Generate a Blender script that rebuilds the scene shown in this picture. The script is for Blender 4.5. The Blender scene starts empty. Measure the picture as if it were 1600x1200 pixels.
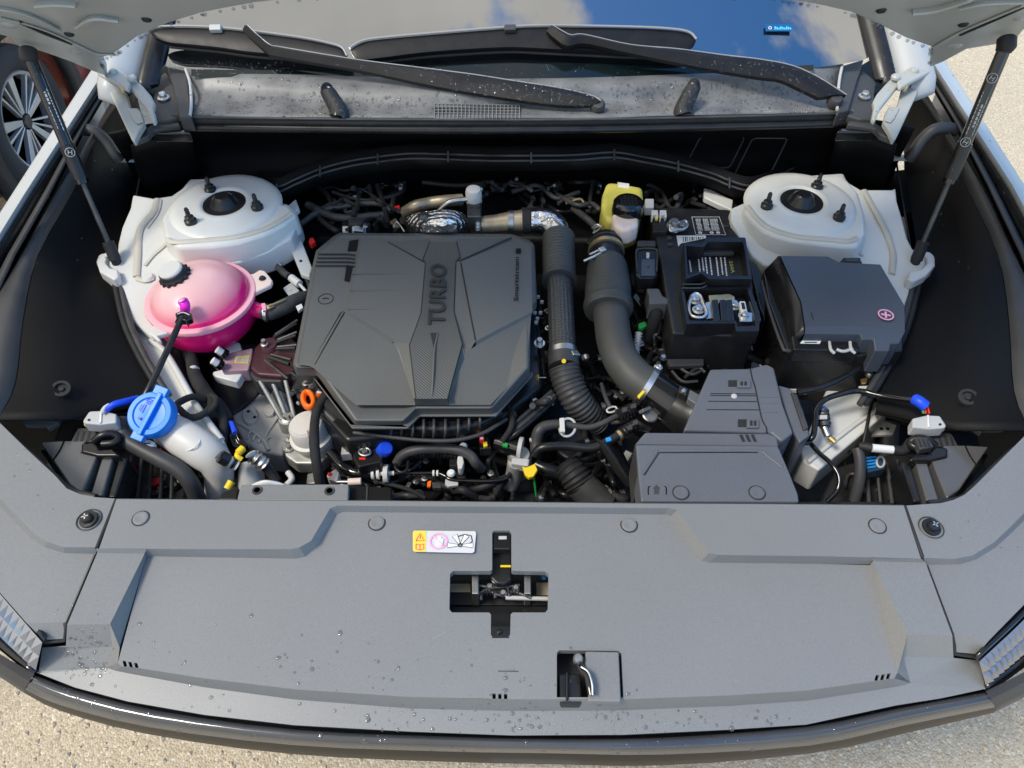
import bpy, bmesh, math, random
from mathutils import Vector, Matrix, geometry
random.seed(7)
SC = bpy.context.scene
COL = SC.collection
R_ = math.radians
# ---------------------------------------------------------------- camera
FPX, PITCH, CZ = 1200.0, R_(49), 1.85
cd = bpy.data.cameras.new('camera'); cam = bpy.data.objects.new('camera', cd); COL.objects.link(cam)
cam.location = (0, 0, CZ); cam.rotation_euler = (R_(90) - PITCH, 0, 0)
cd.sensor_width = 36; cd.lens = 36 * FPX / 1600; cd.clip_start = .02; cd.clip_end = 500
SC.camera = cam
# ---------------------------------------------------------------- sky, sun, exposure
SUN_EL, SUN_AZ = R_(58), R_(250)     # sun behind thin cloud, off to the left of the car; azimuth clockwise from +Y
W = bpy.data.worlds.new('World'); SC.world = W; W.use_nodes = True
nt = W.node_tree; nt.nodes.clear()
def N(t, **k):
    n = nt.nodes.new(t)
    for a, b in k.items(): setattr(n, a, b)
    return n
L = lambda a, b: nt.links.new(a, b)
out = N('ShaderNodeOutputWorld'); bg = N('ShaderNodeBackground'); bg.inputs['Strength'].default_value = .15
sky = N('ShaderNodeTexSky', sky_type='NISHITA', sun_disc=False, sun_elevation=SUN_EL, sun_rotation=R_(0), air_density=1.0, dust_density=.6, ozone_density=1.5)
sky.sun_rotation = SUN_AZ
tc = N('ShaderNodeTexCoord'); mp = N('ShaderNodeMapping'); mp.inputs['Location'].default_value = (3.1, 1.7, .4)
nz = N('ShaderNodeTexNoise'); nz.inputs['Scale'].default_value = 4.4; nz.inputs['Detail'].default_value = 9; nz.inputs['Roughness'].default_value = .58
sp = N('ShaderNodeSeparateXYZ')
L(tc.outputs['Generated'], mp.inputs['Vector']); L(mp.outputs['Vector'], nz.inputs['Vector']); L(tc.outputs['Generated'], sp.inputs['Vector'])
def M(op, a, b=None, clamp=False):
    n = N('ShaderNodeMath', operation=op); n.use_clamp = clamp
    for i, v in enumerate((a, b)):
        if v is None: continue
        if isinstance(v, (int, float)): n.inputs[i].default_value = v
        else: L(v, n.inputs[i])
    return n.outputs[0]
# broken cloud: a wide bank on the left, blue overhead to the right with one smaller cloud in it
bank = M('SUBTRACT', .06, sp.outputs['X']); patch = M('SUBTRACT', .09, M('ABSOLUTE', M('SUBTRACT', sp.outputs['X'], .44)))
m1 = M('ADD', M('MULTIPLY', M('SUBTRACT', nz.outputs['Fac'], .5), .95), M('MAXIMUM', bank, patch))
mask = M('MULTIPLY', m1, 11.0, True)
hs_ = N('ShaderNodeHueSaturation'); hs_.inputs['Saturation'].default_value = 1.35; hs_.inputs['Value'].default_value = 1.3; L(sky.outputs['Color'], hs_.inputs['Color'])
mx = N('ShaderNodeMix', data_type='RGBA'); L(mask, mx.inputs[0]); L(hs_.outputs['Color'], mx.inputs[6])
nz2 = N('ShaderNodeTexNoise'); nz2.inputs['Scale'].default_value = 2.1; nz2.inputs['Detail'].default_value = 5
L(mp.outputs['Vector'], nz2.inputs['Vector'])
cr = N('ShaderNodeValToRGB'); cr.color_ramp.elements[0].color = (2.8, 2.78, 2.68, 1); cr.color_ramp.elements[1].color = (4.7, 4.6, 4.35, 1)
cr.color_ramp.elements[0].position = .3; cr.color_ramp.elements[1].position = .7
L(nz2.outputs['Fac'], cr.inputs[0]); L(cr.outputs[0], mx.inputs[7]); L(mx.outputs[2], bg.inputs['Color']); L(bg.outputs[0], out.inputs[0])
sl = bpy.data.lights.new('sun', 'SUN'); sl.energy = 1.5; sl.angle = R_(15); sl.color = (1, .94, .84)
sun = bpy.data.objects.new('sun', sl); COL.objects.link(sun)
SUN_DIR = Vector((math.sin(SUN_AZ) * math.cos(SUN_EL), math.cos(SUN_AZ) * math.cos(SUN_EL), math.sin(SUN_EL)))   # towards the sun
sun.rotation_euler = SUN_DIR.to_track_quat('Z', 'Y').to_euler()
SC.view_settings.view_transform = 'Standard'; SC.view_settings.look = 'None'; SC.view_settings.exposure = 0.97
SC.cycles.max_bounces = 6; SC.cycles.transparent_max_bounces = 6; SC.cycles.use_denoising = True

# ---------------------------------------------------------------- measuring: a photo pixel (1600x1200) seen at a given real height
CP = Vector((0, 0, CZ)); cP, sP = math.cos(PITCH), math.sin(PITCH)
def ray(px, py):
    u, v = (px - 800) / FPX, (py - 600) / FPX
    return Vector((u, cP - v * sP, -sP - v * cP))
def U(px, py, z):
    d = ray(px, py); return CP + d * ((z - CZ) / d.z)
def UY(px, py, Y):
    d = ray(px, py); return CP + d * (Y / d.y)
def UX(px, py, X):
    d = ray(px, py); return CP + d * (X / d.x)
def UP(px, py, p0, n):
    d = ray(px, py); return CP + d * ((Vector(p0) - CP).dot(n) / d.dot(n))
def S(px, py, z, rpx):            # length of rpx photo pixels at that place
    d = ray(px, py); return rpx * ((z - CZ) / d.z) / FPX
# ---------------------------------------------------------------- materials
MATS = {}
def mat(name, col, rough=.5, metal=0., bump=0., bs=600., var=.0, vs=12., spec=.5, trans=0., coat=0., sss=0., alpha=1., ior=1.45, fn=None):
    m = bpy.data.materials.new(name); m.use_nodes = True; t = m.node_tree; b = t.nodes['Principled BSDF']
    b.inputs['Base Color'].default_value = (*col, 1); b.inputs['Roughness'].default_value = rough; b.inputs['Metallic'].default_value = metal
    b.inputs['Specular IOR Level'].default_value = spec; b.inputs['IOR'].default_value = ior
    b.inputs['Transmission Weight'].default_value = trans; b.inputs['Coat Weight'].default_value = coat; b.inputs['Coat Roughness'].default_value = .08
    if sss: b.inputs['Subsurface Weight'].default_value = sss; b.inputs['Subsurface Radius'].default_value = (.02, .02, .02); b.inputs['Subsurface Scale'].default_value = .6
    b.inputs['Alpha'].default_value = alpha
    tc = t.nodes.new('ShaderNodeTexCoord')
    if var:
        n = t.nodes.new('ShaderNodeTexNoise'); n.inputs['Scale'].default_value = vs; n.inputs['Detail'].default_value = 6; t.links.new(tc.outputs['Object'], n.inputs['Vector'])
        r = t.nodes.new('ShaderNodeValToRGB'); e = r.color_ramp.elements; e[0].position = .3; e[1].position = .7
        e[0].color = (*[max(0, c * (1 - var)) for c in col], 1); e[1].color = (*[min(1, c * (1 + var)) for c in col], 1)
        t.links.new(n.outputs['Fac'], r.inputs[0]); t.links.new(r.outputs[0], b.inputs['Base Color'])
        q = t.nodes.new('ShaderNodeMapRange'); q.inputs[3].default_value = max(.02, rough - .12 * (1 if var < .5 else 1)); q.inputs[4].default_value = min(1, rough + .12)
        t.links.new(n.outputs['Fac'], q.inputs[0]); t.links.new(q.outputs[0], b.inputs['Roughness'])
    if bump:
        n = t.nodes.new('ShaderNodeTexNoise'); n.inputs['Scale'].default_value = bs; n.inputs['Detail'].default_value = 3; t.links.new(tc.outputs['Object'], n.inputs['Vector'])
        k = t.nodes.new('ShaderNodeBump'); k.inputs['Strength'].default_value = bump; k.inputs['Distance'].default_value = .0006
        t.links.new(n.outputs['Fac'], k.inputs['Height']); t.links.new(k.outputs['Normal'], b.inputs['Normal'])
    if fn: fn(t, b, tc)
    MATS[name] = m; return m
# ---------------------------------------------------------------- objects
def tag(o, label=None, cat=None, group=None, kind=None):
    for k, v in (('label', label), ('category', cat), ('group', group), ('kind', kind)):
        if v: o[k] = v
    return o
def thing(name, label, cat, loc, group=None):
    o = bpy.data.objects.new(name, None); COL.objects.link(o); o.location = loc; o.empty_display_size = .03
    return tag(o, label, cat, group)
def base(o):
    v = Vector((0, 0, 0))
    while o: v += o.location; o = o.parent
    return v
def link(o, parent):
    COL.objects.link(o)
    if parent:
        o.parent = parent
        o.location = o.location - base(parent)
    return o
def mesh(name, vs, fs, m, parent=None, bev=0., seg=2, ang=35, smooth=True, solid=0., sub=0, ctr=True, off=-1):
    vs = [Vector(v) for v in vs]
    c = sum(vs, Vector()) / max(1, len(vs)) if ctr else Vector()
    me = bpy.data.meshes.new(name); me.from_pydata([v - c for v in vs], [], fs); me.update()
    bm = bmesh.new(); bm.from_mesh(me); bmesh.ops.recalc_face_normals(bm, faces=bm.faces); bm.to_mesh(me); bm.free()
    if smooth: me.shade_smooth(); me.set_sharp_from_angle(angle=R_(ang))
    if m: me.materials.append(m)
    o = bpy.data.objects.new(name, me); o.location = c; link(o, parent)
    if solid: k = o.modifiers.new('solid', 'SOLIDIFY'); k.thickness = solid; k.offset = off
    if sub: k = o.modifiers.new('sub', 'SUBSURF'); k.levels = k.render_levels = sub
    if bev: k = o.modifiers.new('bevel', 'BEVEL'); k.width = bev; k.segments = seg; k.limit_method = 'ANGLE'; k.angle_limit = R_(28); k.harden_normals = True
    return o
def pv(p, z):                      # (px,py) or (px,py,z) -> world
    return U(p[0], p[1], p[2] if len(p) > 2 else z)
def prism(name, pts, z, dz, m, parent=None, bev=.002, flare=0., holes=(), **k):
    """outline given in photo pixels at height z, with straight walls dz deep; holes are outlines cut right through"""
    loops = [[pv(p, z) for p in pts]] + [[pv(p, z) for p in h] for h in holes]
    return wprism(name, loops, dz, m, parent, bev, flare, **k)
def wprism(name, loops, dz, m, parent=None, bev=.002, flare=0., **k):
    vs, fs = [], []
    c = sum(loops[0], Vector()) / len(loops[0])
    flat = [v for l in loops for v in l]; n = len(flat)
    low = []
    for i, l in enumerate(loops):
        for v in l:
            d = (v - c); d.z = 0
            low.append(v + (d.normalized() * flare if i == 0 and d.length else Vector()) - Vector((0, 0, dz)))
    vs = flat + low
    if len(loops) == 1:
        fs.append(list(range(n))); fs.append(list(range(2 * n - 1, n - 1, -1)))
    else:
        tr = geometry.tessellate_polygon([[Vector((v.x, v.y, 0)) for v in l] for l in loops])
        for t in tr: fs.append(list(t)); fs.append([i + n for i in reversed(t)])
    s = 0
    for l in loops:
        q = len(l)
        for i in range(q):
            a, b = s + i, s + (i + 1) % q; fs.append([a, b, b + n, a + n])
        s += q
    if len(loops) > 1 : bev = 0
    return mesh(name, vs, fs, m, parent, bev=bev, **k)
def cat_rom(P, n):
    if len(P) < 3 or n < 2:
        return [P[i].lerp(P[i + 1], j / max(1, n)) for i in range(len(P) - 1) for j in range(max(1, n))] + [P[-1]]
    o = []
    Q = [P[0] * 2 - P[1]] + list(P) + [P[-1] * 2 - P[-2]]
    for i in range(1, len(Q) - 2):
        a, b, c, d = Q[i - 1], Q[i], Q[i + 1], Q[i + 2]
        for j in range(n):
            t = j / n
            o.append(.5 * ((2 * b) + (c - a) * t + (2 * a - 5 * b + 4 * c - d) * t * t + (3 * b - a - 3 * c + d) * t ** 3))
    return o + [P[-1].copy()]
def tubegeo(path, rad, seg=10, cap=True, sq=1., phase=0.):
    vs, fs = [], []
    T = [(path[min(i + 1, len(path) - 1)] - path[max(i - 1, 0)]).normalized() for i in range(len(path))]
    up = Vector((0, 0, 1)) if abs(T[0].z) < .9 else Vector((0, 1, 0))
    nrm = (up - T[0] * up.dot(T[0])).normalized()
    for i, p in enumerate(path):
        nrm = (nrm - T[i] * nrm.dot(T[i])).normalized(); b = T[i].cross(nrm)
        for k in range(seg):
            a = 2 * math.pi * k / seg + phase
            vs.append(p + (nrm * math.cos(a) * sq + b * math.sin(a)) * rad[i])
    for i in range(len(path) - 1):
        for k in range(seg):
            a, b = i * seg + k, i * seg + (k + 1) % seg; fs.append([a, b, b + seg, a + seg])
    if cap: fs.append(list(range(seg))[::-1]); fs.append(list(range((len(path) - 1) * seg, len(path) * seg)))
    return vs, fs
def tube(name, pts, r, m, parent=None, n=6, seg=10, wave=0., pitch=0., rfn=None, world=False, sq=1., z=None, **k):
    """pts: (px,py,z) or (px,py,z,r); r in metres"""
    P = [Vector(p[:3]) if world else pv(p, z) for p in pts]
    rr = [p[3] if len(p) > 3 else r for p in pts]
    if wave:                                                   # ribbed hose: fine steps along the path
        Lh = sum((P[i + 1] - P[i]).length for i in range(len(P) - 1)); n = max(n, int(Lh / pitch * 5 / (len(P) - 1)))
    path = cat_rom(P, n); rad = []
    L_ = 0
    for i, p in enumerate(path):
        t = i / (len(path) - 1) * (len(P) - 1); j = min(int(t), len(P) - 2); f = t - j
        q = rr[j] * (1 - f) + rr[j + 1] * f
        if i: L_ += (p - path[i - 1]).length
        if wave: q += wave * math.sin(2 * math.pi * L_ / pitch)
        rad.append(q)
    vs, fs = tubegeo(path, rad, seg, sq=sq)
    return mesh(name, vs, fs, m, parent, ang=k.pop('ang', 60), **k)
def lathe(name, prof, loc, m, parent=None, seg=28, axis=(0, 0, 1), ang=40, sx=1., sy=1., **k):
    q = Vector(axis).to_track_quat('Z', 'Y'); vs, fs = [], []
    loc = Vector(loc)
    for r, h in prof:
        for i in range(seg):
            a = 2 * math.pi * i / seg; vs.append(loc + q @ Vector((r * math.cos(a) * sx, r * math.sin(a) * sy, h)))
    n = len(prof)
    for j in range(n - 1):
        for i in range(seg):
            a, b = j * seg + i, j * seg + (i + 1) % seg; fs.append([a, b, b + seg, a + seg])
    if n > 3 and prof[0][0] > 0 and abs(prof[0][0] - prof[-1][0]) < 1e-3:      # a ring: close it on itself
        for i in range(seg):
            a, b = (n - 1) * seg + i, (n - 1) * seg + (i + 1) % seg; fs.append([a, b, (i + 1) % seg, i])
    else:
        fs.append(list(range(seg))[::-1]); fs.append(list(range((n - 1) * seg, n * seg)))
    return mesh(name, vs, fs, m, parent, ang=ang, **k)
def box(name, c, s, m, parent=None, rot=(0, 0, 0), bev=.0015, **k):
    from mathutils import Euler
    q = Euler(rot).to_matrix(); c = Vector(c)
    vs = [c + q @ Vector((x * s[0] / 2, y * s[1] / 2, z * s[2] / 2)) for x in (-1, 1) for y in (-1, 1) for z in (-1, 1)]
    return mesh(name, vs, [[0, 1, 3, 2], [4, 6, 7, 5], [0, 4, 5, 1], [2, 3, 7, 6], [0, 2, 6, 4], [1, 5, 7, 3]], m, parent, bev=bev, **k)
def rect(x0, y0, x1, y1): return [(x0, y0), (x1, y0), (x1, y1), (x0, y1)]
def rrect(x0, y0, x1, y1, r, n=3):
    o = []
    for cx, cy, a0 in ((x1 - r, y0 + r, -90), (x1 - r, y1 - r, 0), (x0 + r, y1 - r, 90), (x0 + r, y0 + r, 180)):
        for i in range(n + 1):
            a = R_(a0 + 90 * i / n); o.append((cx + r * math.cos(a), cy + r * math.sin(a)))
    return o
def ell(cx, cy, rx, ry, n=20): return [(cx + rx * math.cos(2 * math.pi * i / n), cy + ry * math.sin(2 * math.pi * i / n)) for i in range(n)]
def pbox(name, x0, y0, x1, y1, z, dz, m, parent=None, bev=.0015, **k): return prism(name, rect(x0, y0, x1, y1), z, dz, m, parent, bev, **k)
def loft(name, rows, m, parent=None, n=1, nr=1, z=None, **k):
    """surface through rows of photo points (px,py,z); every row has as many points"""
    G = [[pv(p, z) for p in r] for r in rows]
    if n > 1: G = [cat_rom(r, n) for r in G]
    if nr > 1: G = [list(c) for c in zip(*[cat_rom(list(c), nr) for c in zip(*G)])]
    w = len(G[0]); vs = [v for r in G for v in r]
    fs = [[i * w + j, i * w + j + 1, (i + 1) * w + j + 1, (i + 1) * w + j] for i in range(len(G) - 1) for j in range(w - 1)]
    return mesh(name, vs, fs, m, parent, **k)
def text(name, s, a, b, z, m, parent=None, h=None, ext=.0004, lift=.0006, n=(0, 0, 1), shear=0., spacing=1., bold=0.):
    """lettering whose baseline runs from photo point a to photo point b on a surface at height z"""
    A, B = pv(a, z), pv(b, z)
    cu = bpy.data.curves.new(name, 'FONT'); cu.body = s; cu.extrude = ext; cu.shear = shear; cu.space_character = spacing; cu.resolution_u = 2; cu.offset = bold
    t = bpy.data.objects.new(name, cu); COL.objects.link(t); dg = bpy.context.evaluated_depsgraph_get(); me = bpy.data.meshes.new_from_object(t.evaluated_get(dg))
    bpy.data.objects.remove(t); me.name = name
    xs = [v.co.x for v in me.vertices]; ys = [v.co.y for v in me.vertices]
    w = max(xs) - min(xs); sc = (B - A).length / w; hy = sc if h is None else h / (max(ys) - min(ys))
    X = (B - A).normalized(); Z = Vector(n); Z = (Z - X * Z.dot(X)).normalized(); Y = Z.cross(X)
    x0 = min(xs); y0 = min(ys)
    for v in me.vertices:
        c = v.co.copy(); v.co = X * ((c.x - x0) * sc) + Y * ((c.y - y0) * hy) + Z * (c.z + lift)
    me.materials.clear(); me.materials.append(m); me.update()
    o = bpy.data.objects.new(name, me); o.location = A; return link(o, parent)
def dup(o, loc, rz=0., label=None, parent=None):
    c = o.copy(); COL.objects.link(c); c.location = loc; c.rotation_euler = (o.rotation_euler[0], o.rotation_euler[1], rz)
    if parent: c.parent = parent; c.location = Vector(loc) - base(parent)
    if label: c['label'] = label
    for ch in list(o.children):
        d = ch.copy(); COL.objects.link(d); d.parent = c
    return c
def joined(name, parts, m, parent=None, **k):      # several (verts, faces) shapes as one mesh
    vs, fs = [], []
    for v, f in parts:
        o = len(vs); vs += list(v); fs += [[i + o for i in q] for q in f]
    return mesh(name, vs, fs, m, parent, **k)
def boxgeo(c, s, q=None):
    c = Vector(c); q = q or Matrix.Identity(3)
    vs = [c + q @ Vector((x * s[0] / 2, y * s[1] / 2, z * s[2] / 2)) for x in (-1, 1) for y in (-1, 1) for z in (-1, 1)]
    return vs, [[0, 1, 3, 2], [4, 6, 7, 5], [0, 4, 5, 1], [2, 3, 7, 6], [0, 2, 6, 4], [1, 5, 7, 3]]
# ================================================================ materials
def speckle(t, b, tc):      # fine moulded grain of injection-moulded plastic: albedo flecks plus relief
    n = t.nodes.new('ShaderNodeTexNoise'); n.inputs['Scale'].default_value = 620; n.inputs['Detail'].default_value = 2; n.inputs['Roughness'].default_value = .7; t.links.new(tc.outputs['Object'], n.inputs['Vector'])
    k = t.nodes.new('ShaderNodeBump'); k.inputs['Strength'].default_value = .3; k.inputs['Distance'].default_value = .0005
    t.links.new(n.outputs['Fac'], k.inputs['Height']); t.links.new(k.outputs['Normal'], b.inputs['Normal'])
    c = [l for l in t.links if l.to_socket == b.inputs['Base Color']]
    m = t.nodes.new('ShaderNodeMix'); m.data_type = 'RGBA'; m.blend_type = 'MULTIPLY'; m.inputs[0].default_value = 1
    r = t.nodes.new('ShaderNodeMapRange'); r.inputs[1].default_value = .3; r.inputs[2].default_value = .7; r.inputs[3].default_value = .9; r.inputs[4].default_value = 1.1; t.links.new(n.outputs['Fac'], r.inputs[0])
    if c: t.links.new(c[0].from_socket, m.inputs[6])
    else: m.inputs[6].default_value = b.inputs['Base Color'].default_value
    t.links.new(r.outputs[0], m.inputs[7]); t.links.new(m.outputs[2], b.inputs['Base Color'])
mat('grained_plastic', (.20, .204, .206), .42, var=.04, vs=3, fn=speckle)
mat('hose_plastic', (.062, .063, .060), .5, var=.14, vs=14, bump=.1, bs=700)
mat('cover_plastic', (.105, .107, .102), .42, var=.05, vs=6, fn=speckle)
mat('black_plastic', (.018, .018, .019), .45, var=.3, vs=30, bump=.12, bs=900)
mat('trim_black', (.004, .004, .0045), .6, var=.3, vs=8, bump=.1, bs=700, spec=.25)
mat('trim_grey', (.05, .05, .052), .5, var=.2, vs=10, bump=.1, bs=800)
mat('satin_black', (.014, .014, .015), .3, var=.3, vs=25)
mat('gloss_black', (.008, .008, .009), .12, coat=.5)
mat('rubber', (.017, .017, .018), .62, var=.3, vs=40, bump=.2, bs=500)
mat('grey_rubber', (.05, .05, .05), .5, var=.3, vs=30, bump=.15, bs=500)
mat('tape_cloth', (.02, .02, .02), .85, var=.3, vs=60, bump=.5, bs=700)
mat('white_paint', (.40, .42, .43), .42, var=.05, vs=5, coat=.1)
mat('apron_paint', (.62, .625, .595), .42, var=.07, vs=9, coat=.15, bump=.05, bs=60)
mat('seam_sealer', (.53, .50, .425), .55, var=.08, vs=20, bump=.2, bs=120)
mat('bonnet_inner', (.40, .415, .39), .42, var=.05, vs=6, coat=.1)
mat('steel', (.46, .455, .44), .42, 1., var=.2, vs=40)
mat('bright_zinc', (.66, .65, .63), .36, 1., var=.1, vs=60)
mat('cast_alloy', (.55, .55, .52), .52, .75, var=.2, vs=30, bump=.35, bs=260)
mat('dark_metal', (.10, .10, .10), .45, .8, var=.3, vs=30)
mat('brass', (.75, .52, .18), .35, .9)
mat('gold_zinc', (.62, .48, .26), .38, .85, var=.2, vs=50)
mat('white_plastic', (.74, .74, .72), .45, var=.05)
mat('grey_plug', (.48, .48, .47), .5, var=.06)
mat('tank_white', (.62, .60, .56), .42, sss=.35, var=.04, vs=8)
mat('blue_plastic', (.005, .22, .78), .4, var=.06)
mat('blue_wire', (.01, .07, .70), .45)
mat('cyan_plastic', (.02, .30, .75), .45)
mat('red_plastic', (.75, .02, .02), .45)
mat('orange_plastic', (.95, .16, .01), .4)
mat('yellow_plastic', (.85, .60, .02), .45)
mat('green_plastic', (.02, .32, .06), .45)
mat('sticker_white', (.80, .80, .78), .5)
mat('sticker_grey', (.62, .62, .64), .5)
mat('sticker_yellow', (.85, .64, .06), .5)
mat('print_black', (.02, .02, .02), .6)
mat('print_white', (.75, .75, .72), .6)
mat('print_red', (.72, .09, .18), .6)
mat('print_pink', (.80, .38, .55), .6)
mat('maroon_plastic', (.06, .018, .024), .42, var=.2)
mat('mauve_plastic', (.42, .26, .29), .5, var=.06)
mat('red_car_paint', (.20, .014, .014), .25, coat=.6)
mat('tyre_rubber', (.035, .035, .037), .8, bump=.3, bs=200, var=.2)
mat('lamp_crystal', (.30, .305, .32), .2, .5)
mat('alloy_wheel', (.58, .58, .57), .35, .6)
mat('fuse_cover', (.06, .07, .09), .36, var=.05, vs=6, fn=speckle)
mat('airbox_plastic', (.115, .124, .142), .42, var=.05, vs=6, fn=speckle)
mat('water', (.05, .055, .06), .03, alpha=.30, spec=1.0, ior=1.9)
mat('oily_tan', (.42, .36, .26), .45, .6, var=.3, vs=30)
mat('number_plate_yellow', (.85, .65, .03), .4)
mat('seat_green', (.03, .25, .09), .5)
def coolant(t, b, tc):       # milky tank: the pink coolant stands in its lower half, deepest on the right
    s = t.nodes.new('ShaderNodeSeparateXYZ'); g = t.nodes.new('ShaderNodeNewGeometry'); t.links.new(g.outputs['Position'], s.inputs[0])
    k = t.nodes.new('ShaderNodeMath'); k.operation = 'MULTIPLY_ADD'; k.inputs[1].default_value = -.16; k.inputs[2].default_value = -.16 * .55; t.links.new(s.outputs['X'], k.inputs[0])
    a = t.nodes.new('ShaderNodeMath'); a.operation = 'ADD'; t.links.new(s.outputs['Z'], a.inputs[0]); t.links.new(k.outputs[0], a.inputs[1])
    q = t.nodes.new('ShaderNodeMapRange'); q.inputs[1].default_value = .914; q.inputs[2].default_value = .976; t.links.new(a.outputs[0], q.inputs[0])
    r = t.nodes.new('ShaderNodeValToRGB'); e = r.color_ramp.elements; e[0].color = (.92, .01, .19, 1); e[1].color = (.76, .55, .53, 1); e[0].position = .12
    x = e.new(.2); x.color = (.75, .16, .25, 1); x = e.new(.5); x.color = (.74, .37, .40, 1)
    t.links.new(q.outputs[0], r.inputs[0]); t.links.new(r.outputs[0], b.inputs['Base Color'])
mat('coolant_tank', (.8, .3, .4), .28, sss=.2, coat=.3, fn=coolant)
mat('tank_rim', (.90, .42, .48), .4, sss=.2)
mat('magenta_plastic', (.85, .02, .55), .35)
mat('fluid_yellow', (.58, .53, .11), .42, sss=.2, var=.12, vs=30)
mat('fluid_pale', (.85, .68, .58), .42, sss=.2)
def glass_fn(t, b, tc):
    pass
mat('windscreen_glass', (.008, .010, .012), .02, spec=.5, ior=3.6)
def foil(t, b, tc):          # embossed heat-shield foil: pressed dimples
    w = t.nodes.new('ShaderNodeTexWave'); w.inputs['Scale'].default_value = 21; w.inputs['Distortion'].default_value = 2.5; w.inputs['Detail'].default_value = 1; w.inputs['Detail Scale'].default_value = 4; w.bands_direction = 'Y'
    t.links.new(tc.outputs['Object'], w.inputs['Vector'])
    k = t.nodes.new('ShaderNodeBump'); k.inputs['Strength'].default_value = 1; k.inputs['Distance'].default_value = .005
    t.links.new(w.outputs['Fac'], k.inputs['Height']); t.links.new(k.outputs['Normal'], b.inputs['Normal'])
mat('heat_foil', (.75, .75, .74), .3, 1., fn=foil)
def hatch(t, b, tc):         # fine diagonal ribs moulded in the badge strip
    w = t.nodes.new('ShaderNodeTexWave'); w.inputs['Scale'].default_value = 120; w.bands_direction = 'DIAGONAL'; w.inputs['Distortion'].default_value = 0
    m_ = t.nodes.new('ShaderNodeMapping'); m_.inputs['Scale'].default_value = (1, 1, 0); t.links.new(tc.outputs['Object'], m_.inputs['Vector']); t.links.new(m_.outputs['Vector'], w.inputs['Vector'])
    k = t.nodes.new('ShaderNodeBump'); k.inputs['Strength'].default_value = .9; k.inputs['Distance'].default_value = .0010
    t.links.new(w.outputs['Fac'], k.inputs['Height']); t.links.new(k.outputs['Normal'], b.inputs['Normal'])
mat('ribbed_plastic', (.085, .087, .084), .5, fn=hatch)
def gravel(t, b, tc):
    v = t.nodes.new('ShaderNodeTexVoronoi'); v.inputs['Scale'].default_value = 210; t.links.new(tc.outputs['Object'], v.inputs['Vector'])
    r = t.nodes.new('ShaderNodeValToRGB'); e = r.color_ramp.elements
    e[0].color = (.44, .36, .25, 1); e[1].color = (.82, .73, .57, 1)
    x = e.new(.45); x.color = (.67, .57, .41, 1); x = e.new(.8); x.color = (.54, .45, .32, 1)
    s = t.nodes.new('ShaderNodeSeparateColor'); t.links.new(v.outputs['Color'], s.inputs[0]); t.links.new(s.outputs[0], r.inputs[0])
    n = t.nodes.new('ShaderNodeTexNoise'); n.inputs['Scale'].default_value = 2.5; n.inputs['Detail'].default_value = 6; t.links.new(tc.outputs['Object'], n.inputs['Vector'])
    mx = t.nodes.new('ShaderNodeMix'); mx.data_type = 'RGBA'; mx.blend_type = 'MULTIPLY'; mx.inputs[0].default_value = .45
    t.links.new(r.outputs[0], mx.inputs[6]); t.links.new(n.outputs['Color'], mx.inputs[7]); 
    g = t.nodes.new('ShaderNodeValToRGB'); g.color_ramp.elements[0].color = (.45, .45, .45, 1); g.color_ramp.elements[1].color = (1.2, 1.2, 1.2, 1); t.links.new(n.outputs['Fac'], g.inputs[0]); t.links.new(g.outputs[0], mx.inputs[7])
    t.links.new(mx.outputs[2], b.inputs['Base Color'])
    k = t.nodes.new('ShaderNodeBump'); k.inputs['Strength'].default_value = .6; k.inputs['Distance'].default_value = .004; k.invert = True
    t.links.new(v.outputs['Distance'], k.inputs['Height']); t.links.new(k.outputs['Normal'], b.inputs['Normal'])
mat('aggregate', (.5, .42, .3), .85, fn=gravel)
def MT(n): return MATS[n]
G = MATS

# ================================================================ ground
gr = mesh('ground', [(-60, -60, 0), (60, -60, 0), (60, 60, 0), (-60, 60, 0)], [[0, 1, 2, 3]], G['aggregate'], ctr=False); tag(gr, kind='structure')
# loose chippings lying on the surface where the camera sees it
def chips():
    rnd = random.Random(3); ps = []
    for (x0, x1, y0, y1, n) in ((-1.7, 1.7, .25, 1.0, 1500), (1.0, 3.4, 1.6, 4.2, 900)):
        for _ in range(n):
            c = Vector((rnd.uniform(x0, x1), rnd.uniform(y0, y1), .002)); r = rnd.uniform(.003, .008); a = rnd.uniform(0, 6.28)
            vs = [c + Vector((r * math.cos(a + k * 1.571) * rnd.uniform(.7, 1.2), r * math.sin(a + k * 1.571) * rnd.uniform(.7, 1.2), 0)) for k in range(4)] + [c + Vector((0, 0, r * .8))]
            ps.append((vs, [[0, 1, 4], [1, 2, 4], [2, 3, 4], [3, 0, 4], [3, 2, 1, 0]]))
    return ps
tag(joined('loose_chippings', chips(), mat('chipping_stone', (.62, .53, .40), .8, var=.3, vs=40), smooth=False), kind='stuff')

# ================================================================ the parked red car behind, seen over the left wing
rc = thing('parked_car', 'dark red car parked behind the left wing, only its wheel and arch in view', 'car', (-2.2, 2.7, 0))
WC = U(48, 190, .30) + Vector((-.06, 0, 0)); WS = .78
def arch_body():
    # side panel of the parked car with the round wheel arch cut out, in the plane x = -1.86
    cx, cz, ra = WC.y, WC.z, .36
    arc = [Vector((WC.x + .06, cx + ra * math.cos(R_(a)), cz + ra * math.sin(R_(a)))) for a in range(-25, 206, 11)]
    up = [Vector((WC.x + .02, -.3 + 6 * i / 21 + cx - 2.7, .95)) for i in range(22)][::-1]
    n = len(arc); vs = arc + up[:n]
    vs2 = [v + Vector((-.10, 0, 0)) for v in arc]
    fs = [[i, i + 1, n + i + 1, n + i] for i in range(n - 1)]
    vs += vs2; fs += [[i, i + 1, 2 * n + i + 1, 2 * n + i] for i in range(n - 1)]
    return vs, fs
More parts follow.
